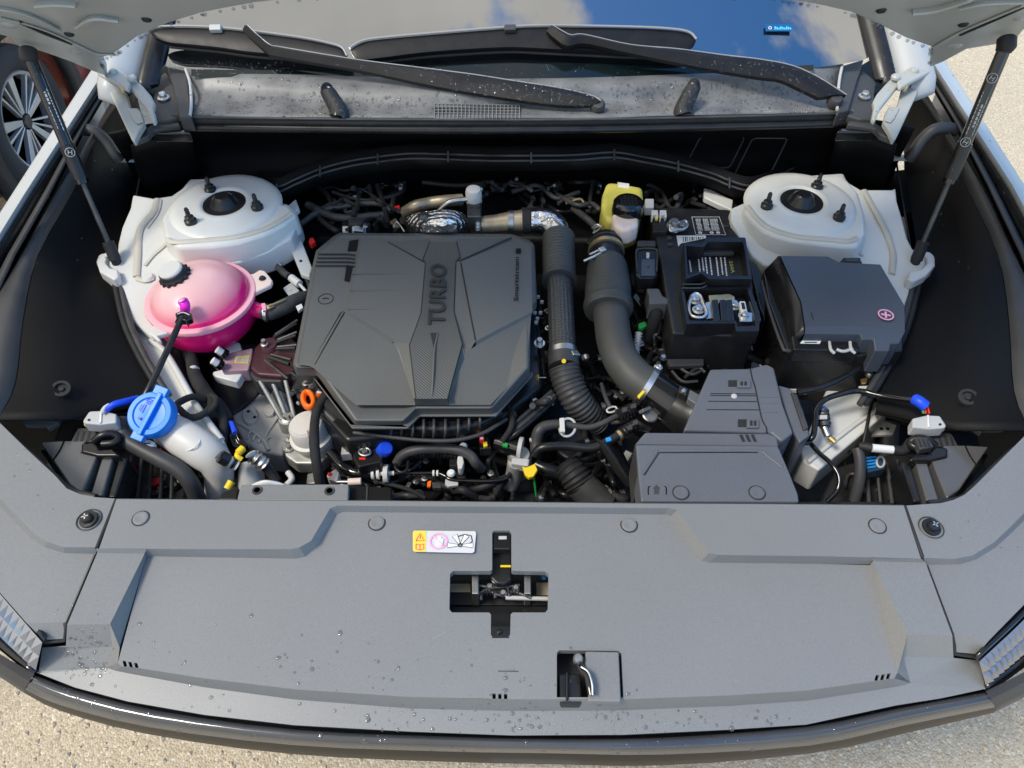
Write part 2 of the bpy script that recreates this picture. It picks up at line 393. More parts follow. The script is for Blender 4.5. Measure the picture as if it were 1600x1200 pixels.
v, f = arch_body(); mesh('body', v, f, G['red_car_paint'], rc, solid=.004)
mesh('bonnet', [(WC.x + .02, .0, .95), (WC.x + .02, 5.6, .95), (-3.6, 5.6, 1.1), (-3.6, 0, 1.1)], [[0, 1, 2, 3]], G['red_car_paint'], rc, solid=.01)
mesh('sill', [(WC.x + .07, -.2, .2), (WC.x + .07, 2.1, .2), (WC.x + .05, 2.15, .45), (WC.x + .05, -.2, .45)], [[0, 1, 2, 3]], G['black_plastic'], rc, solid=.02)
arcs = [[Vector((WC.x + .075, WC.y + r * math.cos(R_(a)), WC.z + r * math.sin(R_(a)))) for a in range(-20, 201, 10)] for r in (.31, .38)]
n_ = len(arcs[0]); mesh('arch_trim', arcs[0] + arcs[1], [[i, i + 1, n_ + i + 1, n_ + i] for i in range(n_ - 1)], G['black_plastic'], rc, solid=.03)
wheel = lathe('wheel', [(a*WS,b*WS) for a,b in [(.05, -.10), (.215, -.10), (.225, .02), (.06, .02)]], WC, G['satin_black'], rc, axis=(1, 0, 0), seg=40)
lathe('tyre', [(a*WS,b*WS) for a,b in [(.225, -.11), (.30, -.12), (.345, -.10), (.352, -.05), (.352, .04), (.345, .075), (.31, .098), (.262, .100), (.238, .088), (.23, .07), (.222, .0)]], WC, G['tyre_rubber'], wheel, axis=(1, 0, 0), seg=56)
lathe('rim', [(a*WS,b*WS) for a,b in [(.215, .0), (.236, .075), (.230, .088), (.216, .080), (.208, .02)]], WC, G['alloy_wheel'], wheel, axis=(1, 0, 0), seg=48)
lathe('wheel_cap', [(a*WS,b*WS) for a,b in [(.0, .07), (.03, .068), (.034, .05), (.034, .03)]], WC, G['dark_metal'], wheel, axis=(1, 0, 0), seg=20)
for k in range(5):
    for w_, off, a_ in ((.024, 0, 'spoke'), (.007, .34, 'spoke'), (.007, .62, 'spoke')):
        a = k * 2 * math.pi / 5 + off + .25
        d = Vector((0, math.cos(a), math.sin(a))); s = Vector((0, -math.sin(a), math.cos(a)))
        P = [WC + Vector((.062*WS, 0, 0)) + d * .03 + s * w_ * WS * .5, WC + Vector((.062*WS, 0, 0)) + d * .03 - s * w_ * WS * .5, WC + Vector((.078*WS, 0, 0)) + d * .222 * WS - s * w_ * WS, WC + Vector((.078*WS, 0, 0)) + d * .222 * WS + s * w_ * WS]
        vs = P + [p - Vector((.02, 0, 0)) for p in P]
        mesh('spoke', vs, [[0, 1, 2, 3], [7, 6, 5, 4], [0, 3, 7, 4], [1, 5, 6, 2], [0, 4, 5, 1], [3, 2, 6, 7]], G['alloy_wheel'], wheel, bev=.002)

# ================================================================ the car: shell parts
car = thing('car_body', 'white car body shell around the open engine bay, with wings, bonnet and windscreen', 'car', (0, 1.0, 0))
def mir(p):                 # the right side of the car as the photograph shows it
    y = p[1]; s = 1622 - max(0, y - 300) * .046
    return (s - p[0], y + (-11 if y < 300 else -11 + (y - 300) * .078), *p[2:])
YS = (84, 112, 206, 300, 400, 520, 680, 860, 980)
LX = {'L0': (160, 142, 82, 22, -44, -100, -140, -110, -50), 'L1': (181, 162, 101, 40, -22, -78, -118, -92, -40), 'L2': (186, 167, 106, 46, -16, -72, -112, -86, -36),
      'L3': (198, 178, 122, 72, 14, -45, -95, -80, -34), 'L4': (203, 184, 128, 80, 24, -30, -85, -75, -30), 'L5': (207, 188, 132, 85, 30, -20, -80, -70, -28)}
ZW = (1.075, 1.07, 1.055, 1.04, 1.02, 1.0, .985, .965, .93)
def line(k, dz=0., n=7): return [(LX[k][i], YS[i], ZW[i] + dz) for i in range(n)]
for side in (0, 1):
    Q = (lambda r: [mir(p) for p in r]) if side else (lambda r: r)
    sg = 1 if side else -1
    r0 = [pv(p, 0) for p in Q(line('L0', 0, 9))]; r1 = [pv(p, 0) for p in Q(line('L1', .004, 9))]; r1d = [p - Vector((0, 0, .02)) for p in r1]
    down = [p + Vector((sg * .022, 0, -.02)) for p in r0]; down2 = [p + Vector((sg * .045, 0, -.10)) for p in r0]; down3 = [p + Vector((sg * .05, -.02, -.45 if i < 7 else -.14)) for i, p in enumerate(r0)]
    rows = [r1d, r1, r0, down, down2, down3]; w_ = len(r0)
    vs = [v for r in rows for v in r]; fs = [[i * w_ + j, i * w_ + j + 1, (i + 1) * w_ + j + 1, (i + 1) * w_ + j] for i in range(len(rows) - 1) for j in range(w_ - 1)]
    mesh('front_wing', vs, fs, G['white_paint'], car, solid=.0015, ang=50)
    # black gutter, rubber lip and grey edge strip that run along the wing
    loft('wing_gutter', [Q(line('L1', -.03)), Q(line('L2', -.035)), Q(line('L5', -.035))], G['gloss_black'], car)
    loft('rubber_lip', [Q(line('L2', -.016)), Q([(p[0] + 8, p[1], p[2] + .004) for p in line('L2', -.006)]), Q(line('L3', -.016))], G['satin_black'], car, ang=80, solid=.004)
    loft('edge_strip', [Q(line('L3', -.012)), Q(line('L4', -.012))], G['trim_grey'], car, solid=.004)

# inner side covers
for side in (0, 1):
    Q = (lambda r: [mir(p) for p in r]) if side else (lambda r: r)
    t = thing('side_cover', ('black plastic inner wing cover between the left wing and the white apron', 'black plastic inner wing cover on the right, beside the fuse box')[side], 'trim cover', U(*Q([(120, 450)])[0], .93), 'inner wing covers')
    A = [(190, 130, 1.045), (145, 206, 1.035), (88, 300, 1.01), (33, 400, 1.0), (-10, 480, .995), (-25, 560, .99), (-45, 656, .98)]
    B = [(205, 132, 1.03), (152, 206, 1.015), (112, 300, .992), (58, 400, .985), (36, 500, .98), (24, 600, .975), (-4, 657, .965)]
    C_ = [(212, 150, .99), (176, 215, .96), (150, 300, .93), (112, 400, .92), (112, 505, .915), (120, 600, .915), (110, 657, .915)]
    D = [(222, 190, .93), (206, 238, .905), (203, 300, .89), (184, 400, .885), (200, 500, .88), (226, 575, .88), (236, 632, .88)]
    loft('trim_flange', [Q(A), Q(B)], G['trim_grey'], t, n=3, solid=.003)
    bp = loft('cover_panel', [Q(B), Q(C_), Q(D), Q([(p[0] + 3, p[1], p[2] - .12) for p in D])], G['trim_black'], t, n=4, solid=.003, ang=60)
    e = (96, 609)
    p = U(*Q([e])[0], .934)
    lathe('push_clip', [(.0, .004), (.004, .004), (.0045, .001), (.009, .001), (.0095, .005), (.014, .005), (.015, .0)], p, G['rubber'], t, axis=(.25 * (1 if not side else -1), -.2, 1), seg=22)
    # double rubber sealing strip between cover and apron
    s = thing('rubber_seal', ('black double rubber seal along the left apron edge', 'black double rubber seal along the right apron edge')[side], 'seal', U(*Q([(200, 500)])[0], .9), 'apron edge seals')
    for k, (dx, rr) in enumerate(((0, .0055), (9, .0055))):
        tube('seal_lip', Q([(178 + dx, 428, .905), (183 + dx, 460, .90), (194 + dx, 505, .895), (213 + dx, 548, .893), (238 + dx, 592, .89), (255 + dx, 618, .885)]), rr, G['grey_rubber' if k else 'rubber'], s, seg=8)

# ---- white aprons with the suspension towers
apron = []
for side in (0, 1):
    cx, cy = ((347, 314), (1256, 311))[side]
    sg = 1 if side else -1
    c = U(cx, cy, .972)
    a_ = []
    if not side:
        P = [(207, 303), (240, 309), (268, 305), (284, 294), (296, 279), (350, 277), (372, 284), (420, 313), (450, 318), (463, 330), (466, 344), (455, 372), (420, 392), (372, 409), (330, 414), (296, 420), (262, 470), (240, 532), (228, 520), (205, 500), (192, 455), (178, 440), (158, 426), (149, 408), (154, 396), (168, 393), (183, 396), (184, 380), (190, 355), (203, 325)]
    else:
        P = [(1400, 292), (1394, 296), (1345, 296), (1325, 284), (1318, 270), (1255, 274), (1240, 280), (1200, 303), (1168, 314), (1142, 325), (1142, 345), (1160, 375), (1175, 400), (1195, 415), (1290, 425), (1310, 425), (1380, 478), (1414, 530), (1418, 480), (1424, 440), (1440, 432), (1459, 418), (1462, 402), (1452, 392), (1436, 394), (1426, 388), (1418, 372), (1410, 340), (1402, 315)]
    P = [(x, y, .95 - max(0, y - 300) * .0003) for x, y in P]
    ap = prism('apron', P, .898, .05, G['apron_paint'], car, .005, flare=.004)
    apron.append(ap)
    # raised tower: a soft dome with a flat seat for the strut
    SH = ([(300, 286), (350, 278), (372, 285), (420, 313), (450, 319), (463, 333), (440, 351), (410, 367), (370, 378), (330, 383), (276, 386), (256, 368), (252, 340), (268, 312), (285, 297)], [(1318, 272), (1255, 276), (1240, 282), (1200, 305), (1172, 316), (1161, 326), (1176, 346), (1200, 364), (1240, 376), (1290, 381), (1324, 384), (1342, 384), (1354, 366), (1352, 335), (1342, 300)])[side]
    tw = prism('strut_tower', [(x, y, .957) for x, y in SH], .957, .05, G['apron_paint'], ap, .009, flare=.006, seg=4, ang=60)
    lathe('tower_seat', [(.039, .960), (.042, .9645), (.047, .9665), (.053, .9650), (.060, .9635), (.085, .9625), (.097, .9605), (.105, .9565), (.108, .952)], (c.x, c.y + .006, 0), G['apron_paint'], tw, seg=48, ang=60)
    lathe('strut_cup', [(.0, .980), (.013, .980), (.020, .974), (.022, .967), (.029, .962), (.031, .956), (.039, .954), (.0405, .963)], (c.x, c.y + .006, 0), G['satin_black'], tw, seg=32)
    for (sx_, sy_) in (((329, 297), (402, 324), (298, 346)), ((1276, 292), (1198, 322), (1311, 340)))[side]:
        q = U(sx_, sy_, .965)
        lathe('tower_stud', [(.0115, -.003), (.0115, .004), (.0085, .0065), (.0085, .011), (.0045, .013), (.0045, .019), (.0035, .020), (.0045, .022), (.0035, .024), (.0045, .026), (.0035, .028), (.003, .030)], q, G['satin_black'], tw, seg=12, ang=30)
    # hook bracket that carries the gas strut
    h = [(158, 400), (150, 408), (155, 424), (178, 437), (186, 432), (184, 420), (172, 418), (165, 410), (168, 400), (182, 396), (180, 391), (166, 392)] if not side else [(1461, 400), (1462, 414), (1448, 430), (1428, 440), (1418, 436), (1422, 424), (1440, 420), (1449, 410), (1446, 399), (1436, 395), (1440, 391), (1454, 393)]
    prism('strut_bracket', h, .925, .022, G['apron_paint'], ap, .004)
def seam(pts, r=.0045, par=None, m='seam_sealer', sq=.45): return tube('weld_seam', [(x, y, .9515 - max(0, y - 300) * .0003) if len(q) == 2 else (x, y, q[2]) for q in pts for x, y in [q[:2]]], r, G[m], par, seg=8, sq=sq)
seam([(246, 311), (240, 330), (222, 352), (216, 370), (215, 400), (213, 432)], .007, apron[0]); seam([(252, 312), (247, 332), (230, 356)], .002, apron[0])
seam([(262, 374, .9575), (276, 378, .9575), (320, 375, .9575), (370, 370, .9575), (410, 359, .9575), (438, 345, .9575), (455, 333, .9575)], .006, apron[0])
seam([(213, 434), (228, 438), (240, 434)], .006, apron[0]); seam([(226, 415), (240, 398), (262, 378), (285, 345)], .0035, apron[0])
seam([(1168, 322, .9575), (1184, 342, .9575), (1204, 357, .9575), (1242, 369, .9575), (1290, 374, .9575), (1325, 377, .9575), (1340, 372, .9575)], .006, apron[1]); seam([(1350, 297), (1368, 330), (1380, 352), (1388, 370), (1396, 398), (1394, 428)], .006, apron[1])
seam([(1320, 378), (1338, 384), (1348, 400)], .003, apron[1])
lathe('plug', [(.0, .005), (.008, .005), (.011, .002), (.012, .0)], U(232, 434, .911), G['apron_paint'], apron[0], seg=18)
# inner flange of the left tower, with its row of holes
fl = prism('tower_flange', [(444, 341), (452, 333), (466, 341), (470, 372), (488, 418), (484, 432), (470, 428), (452, 384)], .90, .012, G['apron_paint'], apron[0], .003)
for q in ((450, 367), (455, 377), (460, 388), (470, 408)): lathe('hole', [(.0, .0012), (.0028, .0012), (.003, .0)], U(*q, .90), G['print_black'], fl, seg=10)
prism('flange_tab', [(438, 318), (448, 322), (462, 310), (468, 326), (456, 334), (444, 336)], .925, .012, G['apron_paint'], apron[0], .003)
prism('flange_tab', [(1100, 293), (1112, 296), (1146, 312), (1144, 328), (1130, 322), (1100, 308)], .915, .014, G['apron_paint'], apron[1], .003)
# lower rails
prism('inner_rail', [(186, 436), (228, 450), (236, 530), (262, 552), (284, 590), (306, 630), (352, 690), (330, 705), (290, 668), (262, 628), (236, 590), (210, 545), (195, 500)], .868, .05, G['apron_paint'], car, .004)
tube('rail_edge', [(236, 532, .870), (262, 556, .870), (306, 632, .870), (346, 688, .868)], .006, G['apron_paint'], car, seg=8)
prism('inner_rail', [(1296, 596), (1312, 592), (1335, 588), (1342, 606), (1398, 630), (1390, 642), (1280, 735), (1255, 720), (1250, 700), (1280, 640)], .84, .06, G['apron_paint'], car, .004)
tube('rail_edge', [(1376, 636, .842), (1330, 668, .842), (1262, 722, .842)], .004, G['apron_paint'], car, seg=8)
lathe('hole', [(.0, .0012), (.004, .0012), (.0045, .0)], U(1366, 625, .841), G['print_black'], car, seg=12)

# ---- firewall, cowl, windscreen
def fw(px, Y, z): return U(px, 0, z) if False else Vector(((px - 800) / FPX * 1.46, Y, z))
loft('firewall', [[(170, 210, 1.06), (290, 192, 1.075), (640, 194, 1.082), (960, 194, 1.082), (1315, 188, 1.075), (1430, 200, 1.06)],
                  [(205, 268, .92), (300, 235, .95), (640, 225, .96), (960, 225, .96), (1300, 232, .95), (1400, 262, .92)],
                  [(215, 320, .80), (420, 312, .84), (640, 262, .90), (960, 262, .90), (1180, 302, .84), (1390, 310, .80)],
                  [(215, 380, .62), (420, 385, .62), (640, 385, .62), (960, 385, .62), (1180, 385, .62), (1390, 380, .62)]], G['trim_black'], car, n=6, nr=4, solid=.004, ang=70)
# ribs pressed in the insulation: two lines following its wavy lower edge
wav = [(405, 281), (432, 292), (462, 280), (500, 264), (545, 252), (590, 245), (640, 240), (700, 241), (760, 243), (830, 243), (900, 242), (960, 238), (1010, 246), (1060, 256), (1110, 270), (1140, 282), (1170, 290), (1200, 283), (1240, 262)]
def wz(i): return 0.985 - .06 * abs(i - 9) / 9
insu = thing('insulation_panel', 'black moulded insulation panel on the firewall under the cowl', 'insulation', U(800, 260, .95))
band = [[(x, y - 14, wz(i) + .022) for i, (x, y) in enumerate(wav)], [(x, y, wz(i) + .006) for i, (x, y) in enumerate(wav)], [(x, y + 9, wz(i)) for i, (x, y) in enumerate(wav)], [(x, y + 24, wz(i) - .02) for i, (x, y) in enumerate(wav)]]
loft('panel', band, G['trim_black'], insu, n=3, solid=.003, ang=50)
for d, o in ((0, .011), (8, .004)): tube('rib', [(x, y + d, wz(i) + o) for i, (x, y) in enumerate(wav)], .0022, G['trim_grey'], insu, seg=6)
for i in range(1, len(wav) - 1, 2):
    x, y = wav[i]; tube('cross_rib', [(x, y - 5, wz(i) + .02), (x, y + 12, wz(i) + .004)], .002, G['trim_grey'], insu, n=2, seg=6)
for (x0, y0, x1, y1) in ((1082, 214, 1152, 262), (1160, 216, 1215, 280)):
    q = rrect(x0, y0, x1, y1, 6); q = [(x + (y0 + y1 - 2 * y) * .25, y, .99 - (y - y0) * .0008) for x, y in q]
    tube('rib', q + [q[0]], .0016, G['trim_grey'], insu, n=2, seg=6)
# weather seal over the firewall edge
ws = thing('weather_seal', 'long black rubber weather seal along the front edge of the cowl', 'seal', U(800, 190, 1.08))
tube('seal_bulb', [(262, 186, 1.078), (300, 187, 1.082), (500, 190, 1.085), (640, 191, 1.085), (900, 190, 1.085), (1150, 185, 1.085), (1310, 181, 1.082), (1330, 181, 1.08)], .0085, G['rubber'], ws, n=8, seg=10)
tube('seal_base', [(268, 197, 1.068), (300, 199, 1.07), (640, 203, 1.073), (900, 202, 1.073), (1150, 197, 1.073), (1325, 192, 1.07)], .008, G['satin_black'], ws, n=8, seg=10)
tube('seal_edge', [(292, 183, 1.092), (500, 186, 1.094), (640, 187, 1.094), (900, 187, 1.094), (1150, 182, 1.094), (1312, 177, 1.092)], .0022, G['grey_rubber'], ws, n=6, seg=8)
# cowl tray
mat('cowl_plastic', (.16, .16, .155), .38, var=.35, vs=18, bump=.15, bs=400)
cowl = thing('cowl_panel', 'wet grey plastic cowl tray with drain grille below the windscreen', 'cowl', U(800, 160, 1.09))
c1 = [(292, 183, 1.088), (400, 185, 1.090), (520, 186, 1.090), (680, 187, 1.090), (800, 187, 1.090), (930, 187, 1.090), (1060, 183, 1.090), (1200, 180, 1.090), (1312, 177, 1.088)]
c2 = [(298, 150, 1.082), (400, 158, 1.086), (520, 166, 1.086), (680, 170, 1.086), (800, 168, 1.086), (930, 162, 1.086), (1060, 158, 1.086), (1200, 154, 1.086), (1310, 144, 1.082)]
c3 = [(296, 112, 1.110), (400, 120, 1.110), (520, 128, 1.110), (680, 137, 1.110), (800, 137, 1.110), (930, 132, 1.110), (1060, 125, 1.112), (1200, 115, 1.112), (1316, 100, 1.112)]
c4 = [(296, 106, 1.100), (400, 108, 1.100), (520, 110, 1.095), (680, 112, 1.09), (800, 112, 1.09), (930, 110, 1.09), (1060, 106, 1.09), (1200, 104, 1.10), (1318, 94, 1.105)]
loft('tray', [c1, c2, c3, c4], G['cowl_plastic'], cowl, n=4, nr=4, solid=.004, ang=60)
for (x0, y0, x1, y1) in ((296, 114, 303, 186),):
    pass
# end walls of the cowl tray
prism('tray_end', [(262, 104), (292, 110), (299, 183), (280, 184), (274, 150)], 1.10, .03, G['trim_grey'], cowl, .003)
prism('tray_end', [(1313, 103), (1350, 92), (1338, 130), (1326, 172), (1308, 176)], 1.10, .03, G['trim_grey'], cowl, .003)
tube('edge_bead', [(290, 108, 1.112), (297, 130, 1.106), (299, 160, 1.10), (297, 182, 1.098)], .003, G['grey_plug'], cowl, seg=8)
tube('edge_bead', [(1316, 102, 1.112), (1311, 130, 1.106), (1308, 172, 1.10)], .003, G['grey_plug'], cowl, seg=8)
# drain grille: every bar its own piece of one part
gx0, gx1 = 679, 812
gp = []
for i in range(23):
    x = gx0 + (gx1 - gx0) * i / 22; a = U(x, 162 + (x - gx0) * .03, 1.093); b = U(x, 186, 1.095); d = b - a
    q = d.to_track_quat('Y', 'Z').to_matrix(); gp.append(boxgeo((a + b) / 2, (.0014, d.length, .003), q))
for k in range(6):
    y = 163 + k * 4.6; a = U(gx0, y, 1.093); b = U(gx1, y + 2, 1.093); d = b - a
    gp.append(boxgeo((a + b) / 2, (d.length, .0014, .0036), d.to_track_quat('X', 'Z').to_matrix()))
grl = joined('drain_grille', gp, mat('grille_grey', (.22, .22, .21), .5), cowl, smooth=False)
prism('grille_well', rect(gx0 - 1, 162, gx1 + 2, 187), 1.0905, .002, G['print_black'], cowl, 0)
# two buffers standing on the tray
for k, (xa, ya, xb, yb, lbl) in enumerate(((512, 140, 530, 184, ''), (1083, 134, 1068, 180, ''))):
    t = tube('cowl_buffer', [(xa, ya, 1.128, .012), (xa, ya + 3, 1.124, .014), (xb, yb - 10, 1.100, .017), (xb, yb, 1.092, .019)], .014, G['rubber'], cowl, n=4, seg=14)
    tube('buffer_ring', [(xa - 6, ya + 3, 1.128), (xa, ya - 4, 1.131), (xa + 7, ya + 3, 1.128), (xa, ya + 9, 1.124), (xa - 6, ya + 3, 1.128)], .002, G['grey_plug'], cowl, n=4, seg=6)

# windscreen: a curved pane leaning back, with a black printed border at its foot
def gl(px, py):             # point on the leaning glass plane (30 degrees), bulging forward at the centre
    n0 = Vector((0, -math.sin(R_(31)), math.cos(R_(31)))); p = UP(px, py, (0, 1.425, 1.098), n0)
    return p
cols = [236, 330, 470, 640, 800, 960, 1130, 1270, 1372]
foot = [96, 108, 116, 121, 122, 120, 113, 104, 86]
NG = Vector((0, -math.sin(R_(31)), math.cos(R_(31)))); UPG = Vector((0, math.cos(R_(31)), math.sin(R_(31))))
rows_ = []
for k in range(9):
    r = []
    for i, x in enumerate(cols):
        p = gl(x, foot[i]); s = (i - 4) / 4
        q = p + UPG * (k / 8 * .95); q.x *= 1 - .10 * k / 8
        q -= NG * (.05 * s * s * (.2 + .8 * k / 8)) ; q -= NG * (.010 * (k / 8) ** 2)
        r.append(q)
    rows_.append(r)
gw = len(cols); rr2 = [cat_rom(r, 4) for r in rows_]; gw = len(rr2[0])
wsn = mesh('windscreen', [v for r in rr2 for v in r], [[i * gw + j, i * gw + j + 1, (i + 1) * gw + j + 1, (i + 1) * gw + j] for i in range(8) for j in range(gw - 1)], G['windscreen_glass'], car, ang=80, sub=1)
# little glazier's mark near the right end of the glass
bl = [gl(1196, 49), gl(1238, 49), gl(1238, 38), gl(1196, 38)]
gm = mesh('glass_mark', [p + NG * .0004 for p in bl], [[0, 1, 2, 3]], mat('mark_blue', (.01, .10, .28), .3), car)
for i in range(9):
    a = gl(1210 + i * 3, 46.5) + NG * .0008; b = gl(1212 + i * 3, 46.5) + NG * .0008; c_ = gl(1212 + i * 3, 41.5 + (i % 3)) + NG * .0008; d_ = gl(1210 + i * 3, 41.5 + (i % 3)) + NG * .0008
    mesh('printed_letter', [a, b, c_, d_], [[0, 1, 2, 3]], mat('mark_cyan', (.10, .62, .85), .5) if not i else G['mark_cyan'], gm)
lathe('printed_ring', [(.0022, .0), (.0035, .0), (.0035, .0004), (.0022, .0004)], gl(1203, 44) + NG * .0008, G['print_white'], gm, axis=NG, seg=14)
# windscreen pillars
for sg, px0, py0, px1, py1 in ((-1, 244, 70, 238, 100), (1, 1392, 55, 1376, 92)):
    p = gl(px1, py1); q = p + UPG * .95 + Vector((-sg * .12, 0, 0)) - NG * .05
    tube('pillar', [p - UPG * .05, p, p.lerp(q, .5), q], .02, G['satin_black'], car, world=True, n=4, seg=12, sq=.4)
    tube('pillar', [p - UPG * .05 + Vector((sg * .06, 0, -.01)), p + Vector((sg * .06, 0, -.01)), p.lerp(q, .5) + Vector((sg * .06, 0, -.01)), q + Vector((sg * .06, 0, 0))], .04, G['white_paint'], car, world=True, n=4, seg=12, sq=.5)

# ---- bonnet, raised on its hinges
HS = .95
HN = Vector((0, HS, 1)).normalized()
HP = Vector((0, 1.42, 1.12))
def hd(px, py): return UP(px, py, HP, HN)
edgeL = [hd(*p) for p in ((168, 121), (140, 110), (110, 97), (62, 80), (40, 79), (25, 71), (12, 58), (0, 55), (-40, 40))]
trail = [hd(*p) for p in ((168, 121), (156, 92), (176, 86), (185, 80), (215, 58), (250, 42), (282, 31), (315, 21), (350, 14), (400, 5), (470, -3), (560, -8), (700, -12), (800, -13), (950, -12), (1100, -8), (1180, -3), (1230, 0), (1282, 9), (1330, 20), (1375, 40), (1415, 60), (1438, 68), (1455, 74), (1452, 106))]
edgeR = [hd(*p) for p in ((1452, 106), (1475, 97), (1512, 77), (1575, 67), (1590, 60), (1600, 47), (1640, 36))]
FU = Vector((0, -1, HS)).normalized()
tipL = edgeL[-1] + FU * .62 + Vector((.06, 0, 0)); tipR = edgeR[-1] + FU * .62 + Vector((-.06, 0, 0))
mid = [tipR.lerp(tipL, i / 8) + FU * (.10 * math.sin(math.pi * i / 8)) for i in range(9)]
loop = trail + edgeR[1:] + mid + edgeL[::-1][:-1]
def sheet_poly(name, loop, th, n, m, parent, bev=.004):
    k = len(loop); vs = list(loop) + [v + n * th for v in loop]
    fs = [list(range(k))[::-1], list(range(k, 2 * k))] + [[i, (i + 1) % k, (i + 1) % k + k, i + k] for i in range(k)]
    return mesh(name, vs, fs, m, parent, bev=bev)
bon = sheet_poly('bonnet', loop, .028, HN, G['bonnet_inner'], car)
for q in ((229, 30), (108, 53), (1377, 16), (1505, 38)):
    p = hd(*q); lathe('rubber_plug', [(.0, .0035), (.006, .003), (.008, .0)], p, G['rubber'], bon, axis=-HN, seg=16)
# pressed ribs and swages of the inner frame
def swage(pts, r, m='bonnet_inner', nm='pressed_rib', sq=.35): return tube(nm, [hd(*p) - HN * .001 for p in pts], r, G[m], bon, world=True, n=6, seg=10, sq=sq)
swage([(0, 26), (40, 36), (75, 48), (115, 66), (150, 82), (178, 84)], .006); swage([(-20, 8), (20, 14), (55, 26), (90, 44)], .010)
swage([(130, 38), (150, 26), (170, 28), (185, 30)], .016); swage([(60, 4), (90, 2), (120, 4)], .014)
swage([(1600, 8), (1560, 24), (1500, 50), (1462, 72)], .006); swage([(1425, 16), (1460, 12), (1490, 4), (1520, -6)], .014)
swage([(1600, 0), (1540, 2), (1500, 10)], .010)
tube('edge_shadow_gap', [hd(*p) - HN * .002 for p in ((30, 32), (70, 50), (112, 66))], .003, G['print_black'], bon, world=True, n=4, seg=6)
tube('edge_shadow_gap', [hd(*p) - HN * .002 for p in ((1600, 8), (1560, 26), (1500, 52))], .003, G['print_black'], bon, world=True, n=4, seg=6)
for q in ((14, 40), (118, 82), (1492, 72), (1596, 28)):
    p = hd(*q); lathe('pad_mark', [(.0, .002), (.010, .0015), (.012, .0)], p, G['white_paint'], bon, axis=-HN, seg=16)
# ragged row of water beads along the rear edge
rnd = random.Random(5); beads = []
for i in range(len(trail) - 1):
    a, b = trail[i], trail[i + 1]
    for k in range(max(1, int((b - a).length / .008))):
        if rnd.random() < .55: continue
        p = a.lerp(b, rnd.random()) - HN * .001; r = rnd.uniform(.002, .0045)
        v_, f_ = tubegeo([p + Vector((0, 0, r * .3)), p, p - Vector((0, 0, r * .8)), p - Vector((0, 0, r * 1.3))], [r * .5, r, r * .8, r * .15], 7); beads.append((v_, f_))
tag(joined('water_beads', beads, G['water'], None), kind='stuff')

# hinges
for side in (0, 1):
    T = (lambda a, b: (a, b)) if not side else (lambda a, b: (1606 - a + (b - 150) * .0, b - 2))
    def hz(pts, z): return [(*T(*p[:2]), p[2] if len(p) > 2 else z) for p in pts]
    hg = prism('hinge', hz([(166, 120), (178, 126), (188, 132), (198, 145), (204, 168), (216, 168), (222, 176), (226, 192), (218, 204), (210, 221), (204, 214), (188, 180), (172, 146)], 1.10), 1.10, .012, G['bonnet_inner'], car, .003)
    prism('hinge_arm', hz([(197, 118), (206, 115), (214, 124), (224, 134), (236, 148), (242, 160), (240, 168), (244, 186), (238, 190), (230, 170), (214, 150), (206, 140), (198, 130)], 1.118), 1.118, .012, G['bonnet_inner'], hg, .004)
    prism('hinge_plate', hz([(150, 112), (168, 100), (184, 106), (200, 116), (204, 130), (200, 140), (184, 130)], 1.125), 1.125, .010, G['bonnet_inner'], hg, .004)
    prism('window_web', hz([(200, 170), (212, 169), (219, 174), (224, 190), (214, 193), (208, 186)], 1.103), 1.103, .002, G['bonnet_inner'], hg, .001)
    for q, r in (((177, 112), .008), ((206, 122), .009)):
        p = U(*T(*q), 1.127); lathe('rivet', [(.0, .004), (r * .7, .004), (r, .001), (r, -.003)], p, G['bonnet_inner'], hg, seg=18)
    for q in ((188, 133), (193, 141)):
        p = U(*T(*q), 1.112); lathe('pin', [(.0, .008), (.004, .008), (.005, .005), (.005, -.003)], p, G['gold_zinc'], hg, seg=12)
    # cowl side sheet with its bolt
    cs = prism('cowl_side', hz([(238, 128), (258, 112), (270, 130), (280, 160), (284, 182), (262, 188), (244, 188), (240, 168)], 1.088), 1.088, .02, G['trim_grey'], car, .003)
    p = U(*T(256, 154), 1.09); lathe('cowl_bolt', [(.0, .012), (.006, .012), (.0075, .009), (.0075, .004), (.012, .003), (.012, .0)], p, G['bright_zinc'], cs, seg=8, ang=20)
    # black deep pocket behind the hinge and plastic boot under the weather seal
    prism('hinge_pocket', hz([(190, 92), (222, 80), (262, 104), (266, 130), (236, 150), (210, 120)], 1.06), 1.06, .02, G['trim_black'], car, .003)
    prism('seal_corner', hz([(206, 222), (216, 214), (228, 200), (238, 193), (280, 190), (282, 196), (240, 202), (230, 212)], 1.082), 1.082, .012, G['trim_grey'], car, .003)
    prism('seal_corner', hz([(240, 203), (294, 202), (298, 208), (236, 208)], 1.075), 1.075, .02, G['gloss_black'], car, .003)
    # corner boot falling from the hinge to the tower
    loft('corner_trim', [hz([(205, 226, 1.06), (250, 214, 1.06), (300, 210, 1.06)], 0), hz([(212, 262, .97), (258, 250, .97), (305, 240, .98)], 0), hz([(228, 300, .90), (275, 285, .90), (315, 272, .91)], 0)], G['trim_black'], car, n=3, nr=3, solid=.003)
    prism('corner_filler', [(1372, 270), (1440, 262), (1440, 330), (1404, 334), (1380, 300)] if side else [(232, 262), (168, 262), (168, 330), (200, 334), (224, 300)], .885, .01, G['trim_black'], car, 0)
    # rounded wing end moulding (dark arch) next to the strut
    tube('wing_end_trim', hz([(112, 206, 1.03), (126, 202, 1.035), (148, 206, 1.03), (166, 222, 1.01), (178, 240, .99), (186, 250, .975)], 0), .012, G['trim_grey'], car, seg=10)
    prism('wing_tab', hz([(180, 250), (190, 243), (214, 244), (216, 250)], .96), .96, .006, G['apron_paint'], car, .001)
